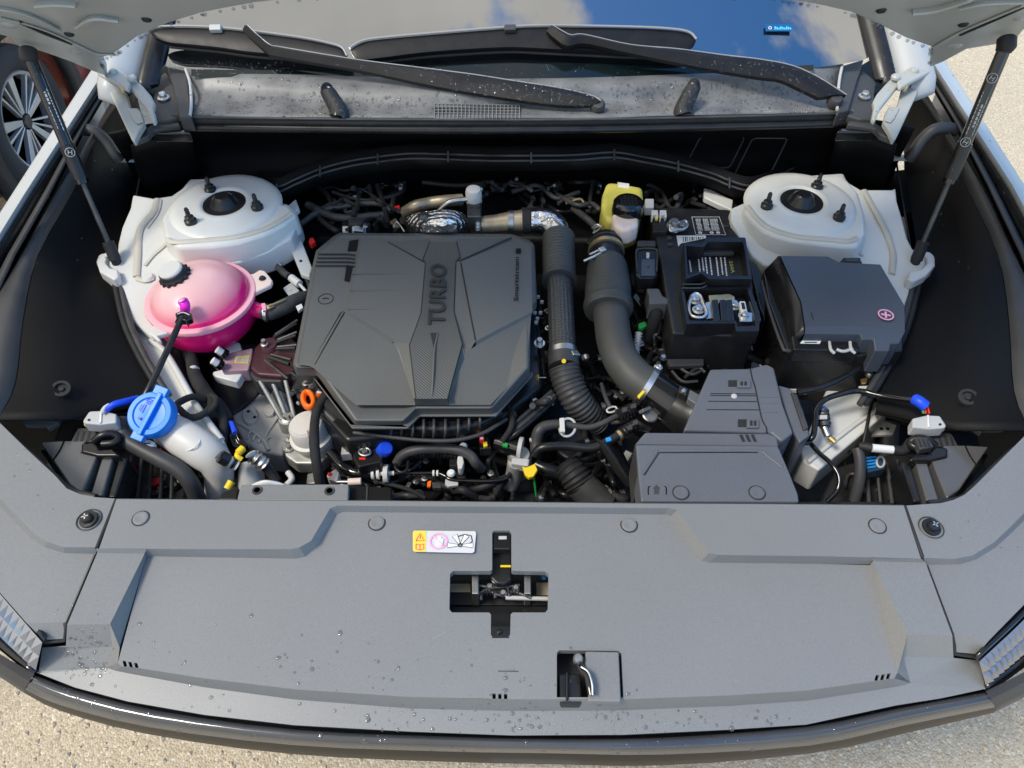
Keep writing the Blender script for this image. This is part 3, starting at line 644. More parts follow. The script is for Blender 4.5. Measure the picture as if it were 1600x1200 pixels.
# ================================================================ under the bay: dark floor, side walls, cross members
prism('undertray', [(-60, 640), (60, 560), (200, 400), (420, 330), (1200, 330), (1420, 400), (1560, 560), (1690, 640), (1560, 1000), (40, 1000)], .30, .02, G['black_plastic'], car, 0)
for side in (0, 1):
    Q = (lambda r: [mir(p) for p in r]) if side else (lambda r: r)
    loft('inner_wall', [Q([(222, 250, .95), (205, 340, .90), (186, 420, .86), (200, 520, .86), (245, 620, .85), (262, 720, .85)]), Q([(222, 250, .30), (205, 340, .30), (186, 420, .30), (190, 520, .30), (200, 620, .30), (200, 720, .30)])], G['black_plastic'], car, solid=.004)
    loft('inner_wall', [Q([(-60, 655, .90), (60, 655, .89), (150, 650, .88), (240, 632, .87)]), Q([(-60, 660, .30), (60, 660, .30), (150, 655, .30), (240, 640, .30)])], G['black_plastic'], car, solid=.004)
box('cross_member', (0, .62, .80), (1.15, .05, .06), G['black_plastic'], car)
box('radiator_frame', (0, .60, .50), (1.2, .05, .5), G['black_plastic'], car)
# front bumper
gapP = [(-60, 985), (0, 1022), (54, 1053), (117, 1077), (248, 1109), (460, 1138), (692, 1149), (860, 1153), (1033, 1151), (1260, 1134), (1400, 1106), (1540, 1080), (1600, 1050), (1660, 1012)]
lipP = [(-66, 1010), (-10, 1044), (38, 1077), (95, 1102), (232, 1136), (455, 1164), (690, 1174), (860, 1177), (1035, 1179), (1264, 1165), (1410, 1134), (1556, 1105), (1612, 1076), (1670, 1040)]
drkP = [(-66, 1020), (-10, 1052), (38, 1083), (95, 1111), (230, 1147), (452, 1178), (688, 1190), (860, 1194), (1036, 1196), (1268, 1177), (1414, 1146), (1552, 1114), (1612, 1084), (1672, 1050)]
bump = thing('front_bumper', 'gloss black bumper lip and grille edge along the front of the car', 'bumper', U(800, 1160, .8))
c_ = slice(2, 12)
midP = [((a[0] + b[0]) / 2, (a[1] * .55 + b[1] * .45)) for a, b in zip(gapP, lipP)]
mat('lip_black', (.05, .052, .057), .16, coat=.6, var=.15, vs=10)
def zl(ps, z): return [(p[0], p[1], z) for p in ps]
g0 = zl(gapP[c_], .915)
loft('bumper_lip', [zl([(p[0], p[1] - 6) for p in gapP[c_]], .850), zl([(p[0], p[1]) for p in gapP[c_]], .874), zl([(p[0], p[1] + 3) for p in gapP[c_]], .888), zl(midP[c_], .889), zl([(a[0] * .3 + b[0] * .7, a[1] * .3 + b[1] * .7) for a, b in zip(gapP[c_], lipP[c_])], .884), zl(lipP[c_], .869)], G['lip_black'], bump, n=3, nr=2, ang=60)
loft('grille_edge', [zl(lipP[c_], .8685), zl([(a[0], a[1] * .5 + b[1] * .5) for a, b in zip(lipP[c_], drkP[c_])], .845), zl(drkP[c_], .81), zl([(p[0], p[1] - 10) for p in drkP[c_]], .70), zl([(p[0], p[1] - 20) for p in drkP[c_]], .35)], mat('grille_black', (.004, .004, .005), .4, spec=.12), bump, n=3, ang=60)
for k, sl_ in enumerate((slice(0, 3), slice(11, 14))):
    loft('bumper_corner', [zl(gapP[sl_], .890), zl([((a[0] + b[0]) / 2, (a[1] + b[1]) / 2) for a, b in zip(gapP[sl_], lipP[sl_])], .892), zl(lipP[sl_], .876), zl(drkP[sl_], .79), zl([(p[0], p[1] - 12) for p in drkP[sl_]], .40)], G['trim_grey'], bump, n=4, ang=60)
# registration plate edge below the lip, only its top rim shows
prism('plate_rim', [(770, 1199), (905, 1199.5), (905, 1206), (770, 1206)], .80, .01, G['sticker_white'], bump, .001)

# ================================================================ radiator cover
ZB, ZP, ZS, ZF = .966, .952, .944, .896
_pa, _pb = U(800, 800, .952), U(800, 1090, .935); PN = Vector((0, -(_pa.z - _pb.z), _pa.y - _pb.y)).normalized()   # the panel falls gently towards the front
def UPn(px, py, lift=0.): return UP(px, py, _pa + Vector((0, 0, lift)), PN)
def zp(px, py): return UPn(px, py).z
rad = thing('radiator_cover', 'wide grained grey plastic radiator cover with cross shaped latch opening', 'cover', U(797, 950, .95))
T_ = [(155, 857), (300, 858), (456, 858), (468, 855), (486, 845), (516, 794), (527, 790), (660, 791), (800, 792), (930, 793), (1045, 794), (1058, 797), (1099, 852), (1108, 864), (1122, 867), (1280, 869), (1439, 873)]
B_ = [(150, 868), (229, 869), (462, 873), (477, 870), (497, 852), (526, 804), (536, 800), (660, 801), (800, 802), (930, 803), (1038, 804), (1049, 806), (1085, 864), (1096, 876), (1108, 879), (1280, 881), (1447, 883)]
back = [(182, 780), (400, 782), (600, 783), (800, 785), (1000, 787), (1200, 788), (1412, 790)]
pan_bot = [(1402.5, 1051), (1397, 1060), (1367, 1064), (1260, 1079), (1140, 1086.5), (975, 1092.5), (800, 1092.5), (640, 1089), (460, 1077), (320, 1060), (216, 1044), (190, 1041), (184, 1036)]
cross = []
for (x0, y0, x1, y1) in ((703, 893, 856, 957),): pass
cross = [(772, 829), (796, 829), (799, 832), (799, 890), (802, 892), (852, 893), (857, 897), (856, 952), (852, 957), (801, 957), (798, 960), (797, 992), (793, 997), (771, 997), (767, 992), (767, 960), (764, 957), (706, 957), (702, 952), (703, 897), (708, 892), (766, 892), (769, 890), (769, 832)]
lever = [(874, 1016), (966, 1017), (971, 1021), (974, 1091), (975, 1100), (874, 1101), (870, 1096), (870, 1020)]
slots = []
for (x, y, s) in ((195, 1037, -.12), (204, 1038.5, -.12), (213, 1040, -.12), (772, 1088, 0), (781, 1088.5, 0), (790, 1088.5, 0), (1370, 1059, .13), (1379, 1058, .13), (1388, 1056.5, .13)):
    slots.append([(x - 2.6 + s * 10, y - 4.5), (x + 2.6 + s * 10, y - 4.5), (x + 2.6 - s * 10, y + 4.5), (x - 2.6 - s * 10, y + 4.5)][:4])
panel_top = [B_[1], *B_[2:15], (1280, 881), (1359, 883)]
vs, fs = [], []
def addp(poly):
    i = len(vs)
    for p in poly: vs.append(U(*p))
    fs.append(list(range(i, i + len(poly))))
def z_(ps, z): return [(p[0], p[1], z) for p in ps]
addp(z_(back, ZB) + z_(T_[::-1], ZB))                                   # upper band
for i in range(len(T_) - 1): addp([(*T_[i], ZB), (*T_[i + 1], ZB), (*B_[i + 1], zp(*B_[i + 1])), (*B_[i], zp(*B_[i]))])
# panel with its openings
pl = [(x, y) for x, y in panel_top] + pan_bot
lever_in = [(874, 1016), (966, 1017), (971, 1021), (974, 1089.5), (870, 1089.5), (870, 1020)]
loops = [pl, cross, lever_in] + [s for s in slots]
flat = [UPn(*p) for l in loops for p in l]
tr = geometry.tessellate_polygon([[Vector((UPn(*p).x, UPn(*p).y, 0)) for p in l] for l in loops])
i0 = len(vs); vs += flat
for t in tr: fs.append([i0 + k for k in t])
# walls of the openings
off = i0
for li, l in enumerate(loops):
    n = len(l)
    if li:
        lo = [flat[off - i0 + k] - Vector((0, 0, .004 if li > 2 else .010)) for k in range(n)]; j0 = len(vs); vs += lo
        for k in range(n): fs.append([off + k, off + (k + 1) % n, j0 + (k + 1) % n, j0 + k])
    off += n
# wedges beside the panel, their drop to the front strip, the strip
ZW_ = .959
WLt = [(152, 864), (226, 865), (172, 975), (105, 976)]
addp(z_(WLt, ZW_)); addp([(150, 857, ZB), (229, 858, ZB), (226, 865, ZW_), (152, 864, ZW_)])
addp([(226, 865, ZW_), (172, 975, ZW_), (187, 1012, zp(187, 1012)), (229, 869, zp(229, 869))]); addp([(172, 975, ZW_), (175, 1009, ZS - .016), (184, 1036, zp(184, 1036)), (187, 1012, zp(187, 1012))]); addp([(175, 1009, ZS - .016), (166, 1043, ZF + .008), (184, 1036, zp(184, 1036))])
addp([(105, 976, ZW_), (172, 975, ZW_), (175, 1009, ZS - .016), (103, 1009, ZS - .016)])
addp([(103, 1009, ZS - .016), (175, 1009, ZS - .016), (166, 1043, ZF + .008), (60, 1052, ZF), (66, 1012, ZF + .004)])
WRt = [(1364, 877), (1446, 879), (1488, 993), (1418, 992)]
addp(z_(WRt, ZW_)); addp([(1359, 872, ZB), (1440, 873, ZB), (1446, 879, ZW_), (1364, 877, ZW_)])
addp([(1364, 877, ZW_), (1418, 992, ZW_), (1402.5, 1051, zp(1402.5, 1051)), (1359, 883, zp(1359, 883))]); addp([(1418, 992, ZW_), (1411, 1026, ZS - .016), (1402.5, 1051, zp(1402.5, 1051))]); addp([(1411, 1026, ZS - .016), (1423, 1067, ZF + .008), (1397, 1060, zp(1397, 1060)), (1402.5, 1051, zp(1402.5, 1051))])
addp([(1418, 992, ZW_), (1488, 993, ZW_), (1490, 1028, ZS - .016), (1411, 1026, ZS - .016)])
addp([(1411, 1026, ZS - .016), (1490, 1028, ZS - .016), (1530, 1032, ZF + .004), (1540, 1077, ZF), (1423, 1067, ZF + .008)])
bev_lo = [(1423, 1067), (1405, 1072), (1370, 1078), (1260, 1095), (1140, 1103), (975, 1110), (800, 1111), (640, 1107), (460, 1093), (320, 1074), (216, 1055), (180, 1048), (166, 1043)]
for i in range(len(pan_bot) - 1): addp([(*pan_bot[i], zp(*pan_bot[i])), (*pan_bot[i + 1], zp(*pan_bot[i + 1])), (*bev_lo[i + 1], ZF + .008), (*bev_lo[i], ZF + .008)])
strip = [(1540, 1076), (1470, 1091), (1400, 1102), (1260, 1132), (1140, 1140), (975, 1148), (800, 1149), (640, 1143), (460, 1133), (320, 1117), (200, 1096), (117, 1074), (56, 1050)]
for i in range(len(strip) - 1): addp([(*bev_lo[i], ZF + .008), (*bev_lo[i + 1], ZF + .008), (*strip[i + 1], ZF), (*strip[i], ZF)])
for i in range(len(strip) - 1): addp([(*strip[i], ZF), (*strip[i + 1], ZF), (strip[i + 1][0], strip[i + 1][1] + 1, ZF - .02), (strip[i][0], strip[i][1] + 1, ZF - .02)])
for i in range(len(back) - 1): addp([(*back[i], ZB), (*back[i + 1], ZB), (back[i + 1][0], back[i + 1][1] - 1, ZB - .016), (back[i][0], back[i][1] - 1, ZB - .016)])
def clean(vs, fs, dist=.0006):
    bm = bmesh.new(); vv = [bm.verts.new(v) for v in vs]
    for f in fs:
        try: bm.faces.new([vv[i] for i in f])
        except ValueError: pass
    bmesh.ops.remove_doubles(bm, verts=bm.verts, dist=dist); bm.verts.index_update()
    r = [v.co.copy() for v in bm.verts], [[v.index for v in f.verts] for f in bm.faces if len(f.verts) > 2]; bm.free(); return r
v, f = clean(vs, fs); main = mesh('main_panel', v, f, G['grained_plastic'], rad, ang=10)
k = main.modifiers.new('bevel', 'BEVEL'); k.width = .0022; k.segments = 2; k.limit_method = 'ANGLE'; k.angle_limit = R_(24); k.harden_normals = True
# underside sheet so that the cover is not open from below
# push clips (four) and their rings
def clip(px, py, z, par, r=.0105, m='grained_plastic', nm='push_clip'):
    p = U(px, py, z)
    c = lathe(nm, [(.0, .0016), (r * .55, .0016), (r * .8, .0022), (r * .92, .0018), (r, .0002), (r * 1.02, -.001)], p, G[m], par, seg=26)
    lathe('clip_gap', [(r * 1.0, .0004), (r * 1.13, .0004), (r * 1.14, .0), (r * .99, .0)], p, G['print_black'], c, seg=26)
    return c
clip(220, 810, ZB, rad); clip(589, 817, zp(589, 817), rad); clip(983, 820, zp(983, 820), rad); clip(1371, 822, ZB, rad)
# fan warning sticker
st = prism('warning_sticker', [(647, 829), (742, 830), (744, 833), (741, 862), (738, 864), (647, 862), (645, 859), (645, 832)], ZP + .0006, .0005, G['sticker_grey'], rad, 0)
prism('yellow_field', [(647, 829.5), (666, 829.5), (665, 862), (647, 861.5), (645.6, 859), (645.6, 832)], ZP + .0011, .0003, G['sticker_yellow'], st, 0)
def ring(name, cx, cy, z, r0, r1, m, par, h=.0003): return lathe(name, [(r0, 0), (r1, 0), (r1, h), (r0, h)], U(cx, cy, z), G[m], par, seg=30)
joined('warning_triangle', [tubegeo([U(650, 845, ZP + .0013), U(656.5, 833.5, ZP + .0013), U(663, 845, ZP + .0013), U(650, 845, ZP + .0013)], [.0007] * 4, 5), tubegeo([U(656.5, 837, ZP + .0013), U(656.5, 842, ZP + .0013)], [.0006] * 2, 5)], G['print_red'], st)
joined('booklet_symbol', [tubegeo([U(x, y, ZP + .0013) for x, y in q], [.0006] * len(q), 5) for q in ([(650, 850), (656, 851.5), (662, 850), (662, 858), (656, 859.5), (650, 858), (650, 850)], [(656, 851.5), (656, 859.5)])], G['print_red'], st)
ring('ban_ring', 685.5, 845.5, ZP + .0013, .0098, .0122, 'print_pink', st)
joined('hand_symbol', [tubegeo([U(x, y, ZP + .0014) for x, y in q], [.0016] * len(q), 6) for q in ([(684, 853), (684, 843), (680, 839)], [(686, 853), (686, 838)], [(688, 853), (688.5, 839)], [(690, 852), (692, 842)], [(684, 850), (690, 850)])], G['sticker_white'], st)
joined('ban_bar', [tubegeo([U(678.5, 838, ZP + .0018), U(692.5, 853, ZP + .0018)], [.0013, .0013], 6)], G['print_pink'], st)
def blade_sym(a0):
    c = U(719, 852, ZP + .0013); o = []
    for a in a0:
        d = Vector((math.cos(R_(a)), math.sin(R_(a)), 0)); s = Vector((-d.y, d.x, 0))
        o.append(([c + d * .003 + s * .0012, c + d * .003 - s * .0012, c + d * .0165 - s * .0036, c + d * .0165 + s * .0036], [[0, 1, 2, 3]]))
    return o
joined('fan_symbol', blade_sym((62, 118, 0, 180)) , G['sticker_white'], st, smooth=False)
joined('fan_outline', [tubegeo([p for p in [*q[0], q[0][0]]], [.0004] * 5, 4) for q in blade_sym((62, 118, 0, 180))], G['dark_metal'], st)
ring('fan_hub', 719, 852, ZP + .0014, .0012, .0028, 'dark_metal', st)
joined('arm_symbol', [tubegeo([U(x, y, ZP + .0013) for x, y in ((716, 838), (726, 835), (736, 837), (738, 846), (734, 849))], [.0007] * 5, 5)], G['dark_metal'], st)
prism('gap_filler', [(40, 1030), (117, 1058), (248, 1092), (460, 1121), (692, 1132), (860, 1137), (1033, 1135), (1260, 1118), (1400, 1090), (1545, 1060), (1545, 1085), (1400, 1110), (1260, 1138), (1033, 1155), (860, 1158), (692, 1153), (460, 1142), (248, 1113), (117, 1081), (40, 1052)], .858, .01, G['print_black'], rad, 0)
prism('under_sheet', [(60, 800), (1540, 806), (1560, 1020), (1535, 1062), (1260, 1115), (860, 1135), (460, 1118), (62, 1036), (60, 1000)], .84, .006, G['print_black'], rad, 0)
# faint moulded marks and arrow on panel
tube('moulded_mark', [(778, 1048.6, zp(778, 1048.6)), (810, 1049.2, zp(810, 1049.2))], .0006, G['trim_grey'], rad, n=8, seg=6)
for a, b in (((568, 1000), (599, 983)), ((548, 874), (552, 893)), ((676, 998), (697, 987))):
    tube('scratch', [(*a, zp(*a) + .0001), (*b, zp(*b) + .0001)], 0.0003, mat('scratch_grey', (.33, .33, .33), .5) if 'scratch_grey' not in MATS else G['scratch_grey'], rad, n=2, seg=5)

# what shows through the cross: bonnet latch
la = thing('bonnet_latch', 'steel bonnet latch seen through the cross shaped opening', 'latch', U(782, 925, .90))
prism('latch_plate', rect(690, 905, 870, 945), .890, .004, G['black_plastic'], la, .001)
prism('cross_bar', [(690, 938), (870, 938), (870, 1010), (690, 1010)], .885, .03, G['satin_black'], la, .008)
prism('pale_sheet', rect(690, 912, 735, 925), .893, .002, G['oily_tan'], la, .0005); prism('pale_sheet', rect(838, 910, 870, 930), .893, .002, G['oily_tan'], la, .0005)
for x0 in (737, 819): prism('side_bracket', rect(x0, 893, x0 + 11, 928), .925, .035, G['steel'], la, .0015)
prism('latch_hook', [(766, 862), (800, 862), (800, 905), (790, 912), (776, 912), (766, 903)], .930, .012, G['satin_black'], la, .003)
prism('top_catch', [(770, 830), (798, 830), (798, 858), (770, 858)], .945, .006, G['gloss_black'], la, .002)
prism('catch_rim', [(779, 837), (792, 837), (792, 842), (779, 842)], .947, .003, G['grey_plug'], la, .001)
prism('paint_mark', rect(782, 883, 798, 886), .932, .001, G['yellow_plastic'], la, 0)
for q in ([(742, 932), (760, 922), (780, 930), (800, 924), (830, 934)], [(748, 915), (775, 918), (812, 914)], [(770, 905), (774, 935)], [(792, 905), (796, 932)], [(752, 938), (752, 925)]):
    tube('latch_rod', [(*p, .915) for p in q], .0022, G['dark_metal'], la, n=4, seg=8)
tube('release_cable', [(790, 934, .912), (830, 935, .912), (872, 936, .912)], .003, G['grey_plug'], la, n=4, seg=8)
tube('latch_spring', [(756, 925, .914), (812, 925, .914)], .004, G['dark_metal'], la, n=10, wave=.0015, pitch=.004, seg=8)
for q in ((765, 918), (786, 928), (806, 920)): lathe('latch_rivet', [(.0, .006), (.003, .006), (.005, .003), (.005, .0)], U(*q, .914), G['bright_zinc'], la, seg=14)
lathe('blue_cap', [(.0, .004), (.003, .003), (.003, .0)], U(850, 903, .905), G['cyan_plastic'], la, seg=12)
prism('lower_tab', rect(767, 978, 797, 998), .94, .004, G['satin_black'], la, .001)
lathe('tab_stud', [(.0, .005), (.003, .004), (.0035, .0)], U(780, 988, .94), G['gloss_black'], la, seg=12)
# lever in the square opening
lv = thing('release_lever', 'bent black bonnet release lever in the square opening of the radiator cover', 'lever', U(900, 1060, .93))
prism('recess_plate', [(915, 1017), (967, 1018), (970, 1088), (970, 1096), (918, 1095), (922, 1070), (914, 1045)], .944, .012, G['grained_plastic'], lv, .002)
prism('recess_floor', [(868, 1012), (978, 1012), (978, 1103), (868, 1103)], .900, .006, G['black_plastic'], lv, 0)
prism('recess_block', [(872, 1052), (908, 1052), (910, 1098), (874, 1098)], .930, .02, G['satin_black'], lv, .003)
tube('lever_arm', [(902, 1030, .945), (909, 1046, .950), (917, 1054, .952), (921, 1070, .952), (924, 1086, .950)], .0045, G['gloss_black'], lv, n=5, seg=10, sq=.8)
tube('lever_edge', [(908, 1042, .957), (919, 1050, .958), (925, 1068, .958), (926, 1086, .956)], .0013, G['bright_zinc'], lv, n=5, seg=8)
lathe('lever_pivot', [(.0, .006), (.004, .006), (.006, .003), (.006, -.004)], U(903, 1030, .948), G['steel'], lv, seg=16)
tube('return_spring', [(886, 1052, .936), (886, 1096, .936)], .0018, G['gloss_black'], lv, n=6, seg=6)

# ================================================================ corner covers over the headlamps
for side in (0, 1):
    if not side:
        bk = [(-60, 590), (0, 661), (45, 705), (85, 742), (104, 763), (125, 772), (150, 777), (180, 779)]
        jt = [(151, 855)]; cre = [(100, 855), (75, 847), (55, 835), (28, 808), (0, 779), (-60, 716)]
        cre2 = [(150, 866), (100, 864), (70, 855), (48, 841), (20, 812), (-8, 782), (-66, 722)]
        low = [(148, 866), (103, 972), (42, 974), (0, 926), (-66, 850)]; dr0 = [(103, 972), (42, 974)]; dr1 = [(102, 998), (68, 1000)]
        scr = (139, 812)
    else:
        bk = [(1660, 612), (1600, 682), (1560, 722), (1522, 760), (1507, 773), (1490, 781), (1470, 786), (1415, 790)]
        jt = [(1443, 871)]; cre = [(1490, 873), (1519, 868), (1552, 848), (1576, 826), (1600, 802), (1660, 738)]
        cre2 = [(1446, 883), (1500, 882), (1526, 874), (1556, 855), (1582, 831), (1607, 806), (1666, 744)]
        low = [(1450, 882), (1490, 991), (1546, 1000), (1600, 945), (1664, 868)]; dr0 = [(1490, 991), (1546, 1000)]; dr1 = [(1493, 1019), (1527, 1022)]
        scr = (1455, 824)
    t = thing('corner_cover', ('grained plastic corner cover over the left headlamp, with wet drops', 'bluish grained plastic corner cover over the right headlamp')[side], 'cover', U(*scr, .96), 'headlamp corner covers')
    vs, fs = [], []
    addp(z_(bk, ZB - .001) + z_(jt + cre, ZB - .001))
    cr1 = jt + cre
    for i in range(len(cr1) - 1): addp([(*cr1[i], ZB - .001), (*cr1[i + 1], ZB - .001), (*cre2[min(i + 1, 6)], ZP), (*cre2[i], ZP)])
    addp(z_(cre2, ZP) + z_(low[::-1], ZP)); addp([(*dr0[0], ZP), (*dr0[1], ZP), (*dr1[1], ZS - .012), (*dr1[0], ZS - .012)])
    for ed, d in ((bk, -.02), (low, -.015)):
        for i in range(len(ed) - 1): addp([(*ed[i], ZB - .001 if ed is bk else ZP), (*ed[i + 1], ZB - .001 if ed is bk else ZP), (*ed[i + 1], (ZB if ed is bk else ZP) + d), (*ed[i], (ZB if ed is bk else ZP) + d)])
    v, f = clean(vs, fs); o = mesh('main_panel', v, f, G['grained_plastic'], t, ang=12)
    k = o.modifiers.new('bevel', 'BEVEL'); k.width = .002; k.segments = 2; k.limit_method = 'ANGLE'; k.angle_limit = R_(24); k.harden_normals = True
    # dark seam strip below the joint, closing the gap to the centre cover
    J = [(182, 781), (152, 856), (149, 866), (103, 975), (102, 1000), (66, 1003)] if not side else [(1413, 791), (1441, 871), (1448, 883), (1489, 993), (1491, 1021), (1529, 1026)]
    tube('joint_gap', [(x, y, (ZB if i < 2 else ZP if i < 4 else ZS - .012) - .003) for i, (x, y) in enumerate(J)], .0032, G['print_black'], t, n=1, seg=6)
    p = U(*scr, ZB); s = 1 if side else -1
    w = lathe('screw', [(.0, .010), (.006, .010), (.0075, .008), (.0075, .003), (.012, .0025), (.0125, .0)], p, G['satin_black'], t, seg=22, axis=(s * .12, -.1, 1))
    lathe('washer_ring', [(.0150, .0002), (.0158, .0008), (.0166, .0002), (.0150, -.001)], p, G['trim_grey'], w, seg=30)
    for a in (0, 90):
        box('cross_slot', p + Vector((s * .0012, -.001, .0104)), (.0085, .0018, .0008), G['bright_zinc'], w, rot=(0, 0, R_(a + 20)), bev=0)
    # ribbed rubber edge under the rear rim, with bright clips
    E = [(20, 690, .945), (46, 712, .945), (84, 748, .945), (108, 769, .945), (150, 781, .945)] if not side else [(1585, 706, .945), (1556, 732, .945), (1520, 768, .945), (1500, 784, .945), (1450, 791, .945)]
    tube('rim_lip', [(x, y - 4, z) for x, y, z in E], .005, G['black_plastic'], t, seg=8)

# ================================================================ headlamps (top of the clear crystal units at the corners)
for side in (0, 1):
    if not side: A, B, C2 = [(66, 1004), (-10, 916), (-70, 840)], [(56, 1047), (-10, 985), (-72, 905)], [(52, 1052), (-12, 1000), (-74, 920)]
    else: A, B, C2 = [(1530, 1034), (1606, 962), (1668, 890)], [(1540, 1070), (1610, 1012), (1676, 945)], [(1543, 1076), (1612, 1024), (1680, 955)]
    t = thing('headlamp', ('crystal faceted left headlamp at the wet corner of the bumper', 'crystal faceted right headlamp reflecting blue sky')[side], 'headlamp', U(*A[1], .92), 'headlamps')
    a_ = cat_rom([U(*p, .940) for p in A], 9); b_ = cat_rom([U(*p, .905) for p in B], 9)
    for r in range(2):
        for i in range(len(a_) - 1):
            q = [a_[i].lerp(b_[i], r / 2), a_[i + 1].lerp(b_[i + 1], r / 2), a_[i + 1].lerp(b_[i + 1], (r + 1) / 2), a_[i].lerp(b_[i], (r + 1) / 2)]
            n = (q[1] - q[0]).cross(q[3] - q[0]).normalized(); n = n if n.z > 0 else -n
            ap = sum(q, Vector()) / 4 + n * .009
            mesh('crystal', q + [ap], [[0, 1, 4], [1, 2, 4], [2, 3, 4], [3, 0, 4], [3, 2, 1, 0]], G['lamp_crystal'], t, smooth=False)
    prism('lamp_bowl', [(140, 960), (130, 1060), (56, 1062), (-80, 950), (-70, 860), (20, 900)] if not side else [(1470, 960), (1480, 1082), (1541, 1086), (1680, 985), (1670, 900), (1570, 930)], .855, .05, G['print_black'], t, 0)
    loft('upper_bezel', [[(p[0] + (3 if not side else -3), p[1] - 9, .945) for p in A], [(*p, .938) for p in A]], G['gloss_black'], t, n=5, solid=.004)
    loft('lower_bezel', [[(*p, .904) for p in B], [(*p, .902) for p in C2], [(*p, .80) for p in C2]], G['gloss_black'], t, n=5, solid=.003)
# ================================================================ engine and its cover
eng = thing('engine', 'dark engine block with black ribbed intake manifold below the plastic cover', 'engine', U(660, 520, .7))
prism('block', [(500, 372), (835, 372), (850, 600), (780, 660), (540, 690), (455, 600), (462, 560)], .86, .42, G['satin_black'], eng, .01)
prism('gearbox', [(330, 560), (470, 540), (520, 700), (500, 770), (380, 770), (330, 700)], .66, .3, G['dark_metal'], eng, .02)
prism('engine_flank', [(836, 360), (900, 350), (1000, 470), (1070, 560), (1060, 690), (990, 780), (800, 780), (780, 690), (836, 600)], .70, .3, G['satin_black'], eng, .012)
prism('engine_rear', [(470, 300), (900, 292), (1010, 330), (1000, 380), (850, 372), (500, 372), (470, 400)], .80, .3, G['black_plastic'], eng, .012)
prism('alternator', ell(905, 690, 40, 30, 20), .745, .1, G['dark_metal'], eng, .008); prism('front_case', [(520, 700), (800, 705), (800, 775), (520, 775)], .70, .2, G['black_plastic'], eng, .01)
# intake manifold: a curved black body with upright ribs along the front of the engine
mrow = lambda dy, z: [(552, 664 + dy, z), (600, 667 + dy, z), (650, 670 + dy, z), (700, 671 + dy, z), (745, 664 + dy, z), (785, 645 + dy, z)]
loft('manifold', [mrow(-24, .855), mrow(-10, .876), mrow(3, .872), mrow(14, .85), mrow(17, .81), mrow(12, .70)], G['satin_black'], eng, n=4, nr=3, ang=70)
for i, x in enumerate((612, 628, 645, 662, 678, 696, 716, 733, 750)):
    y = 668 + (3 if 640 < x < 720 else 0) - max(0, x - 710) * .25
    tube('manifold_rib', [(x, y - 24, .868), (x, y - 11, .885), (x, y + 4, .879), (x - 1, y + 14, .856)], .0022, G['grey_rubber'], eng, n=3, seg=6)
tube('manifold_lip', [(552, 676, .862), (610, 683, .862), (660, 688, .862), (710, 688, .862), (752, 678, .862), (792, 655, .862)], .0035, G['trim_grey'], eng, seg=8)

ZC = .935
ec = thing('engine_cover', 'large dark grey moulded engine cover lettered TURBO down its ribbed centre strip', 'cover', U(650, 520, ZC))
vs, fs = [], []
O_ = [(530, 363), (800, 365), (827, 374), (836, 382), (839, 471), (829, 482), (828, 576), (770, 641), (650, 641), (630, 661), (554, 661), (493, 576), (461, 576), (457, 569), (487, 418), (493, 391), (521, 368)]
ci = [(536, 372), (560, 371)]
za, zb = ZC, ZC - .006
# left strip with the cap mark
addp(z_([(527, 373), (560, 372), (556, 392), (540, 485), (532, 488), (484, 572), (466, 570), (494, 420), (500, 396)], za - .003))
addp([(534, 488, za - .003), (540, 485, za - .003), (545, 489, za), (490, 575, za), (484, 572, za - .003)])
addp([(560, 372, za - .003), (566, 372, za), (545, 489, za), (540, 485, za - .003), (556, 392, za - .003)])
# facets of the top
A1 = (566, 372, za); A2 = (606, 378, za + .001); A3 = (664, 409, za + .002); A4 = (614, 535, za + .004); A5 = (545, 489, za)
CL = [(672, 378), (661, 406), (665, 411), (658, 490), (640, 540), (650, 623)]; CR = [(713, 378), (719, 402), (712, 409), (709, 487), (722, 538), (699, 623)]
zc0, zc1 = za + .001, za + .004
def clz(i): return (zc1, zc1, zc1, zc1, zc1 + .002, zc1 - .006)[i]
L3 = [(*CL[i], clz(i)) for i in range(6)]; R3 = [(*CR[i], clz(i)) for i in range(6)]
addp([A1, A2, L3[1], (645, 480, za + .003), A4, A5]) if False else None
addp([A1, A2, (664, 410, zc1), (652, 462, za + .003), (637, 536, za + .005), A4, A5])        # upper left facet
addp([A2, (672, 374, za), L3[0], L3[1], (664, 410, zc1)])                                  # top strip, left
addp([A5, A4, (622, 545, za + .002), (646, 622, za - .012), (648, 633, za - .02), (556, 633, za - .02), (490, 575, za)])   # lower left facet
addp([A4, (637, 536, za + .005), L3[4], L3[5], (646, 622, za - .012), (622, 545, za + .002)])
addp([(637, 536, za + .005), (652, 462, za + .003), (664, 410, zc1), L3[2], L3[3], L3[4]])
addp([(713, 374, za), (798, 372, za - .002), R3[2], R3[1], R3[0]])
addp([(798, 372, za - .002), (824, 380, za - .004), (830, 388, za - .004), (832, 487, za - .002), (743, 533, za + .006), (720, 409, zc1), R3[2]])   # big right facet (raised)
addp([R3[2], (720, 409, zc1), (743, 533, za + .006), (736, 545, za + .002), (726, 560, za - .001), R3[4], R3[3]])
addp([(743, 533, za + .006), (832, 487, za - .002), (830, 492, za - .007), (744, 540, za)])
addp([(744, 540, za), (830, 492, za - .007), (823, 573, za - .012), (766, 633, za - .02), (702, 633, za - .02), (701, 622, za - .012), (726, 560, za - .001), (736, 545, za + .002)])
addp([R3[4], (726, 560, za - .001), (701, 622, za - .012), R3[5]])
addp([L3[5], R3[5], (701, 622, za - .012), (702, 633, za - .02), (648, 633, za - .02), (646, 622, za - .012)])
v, f = clean(vs, fs, .0008)
o = mesh('cover_top', v, f, G['cover_plastic'], ec, ang=12)
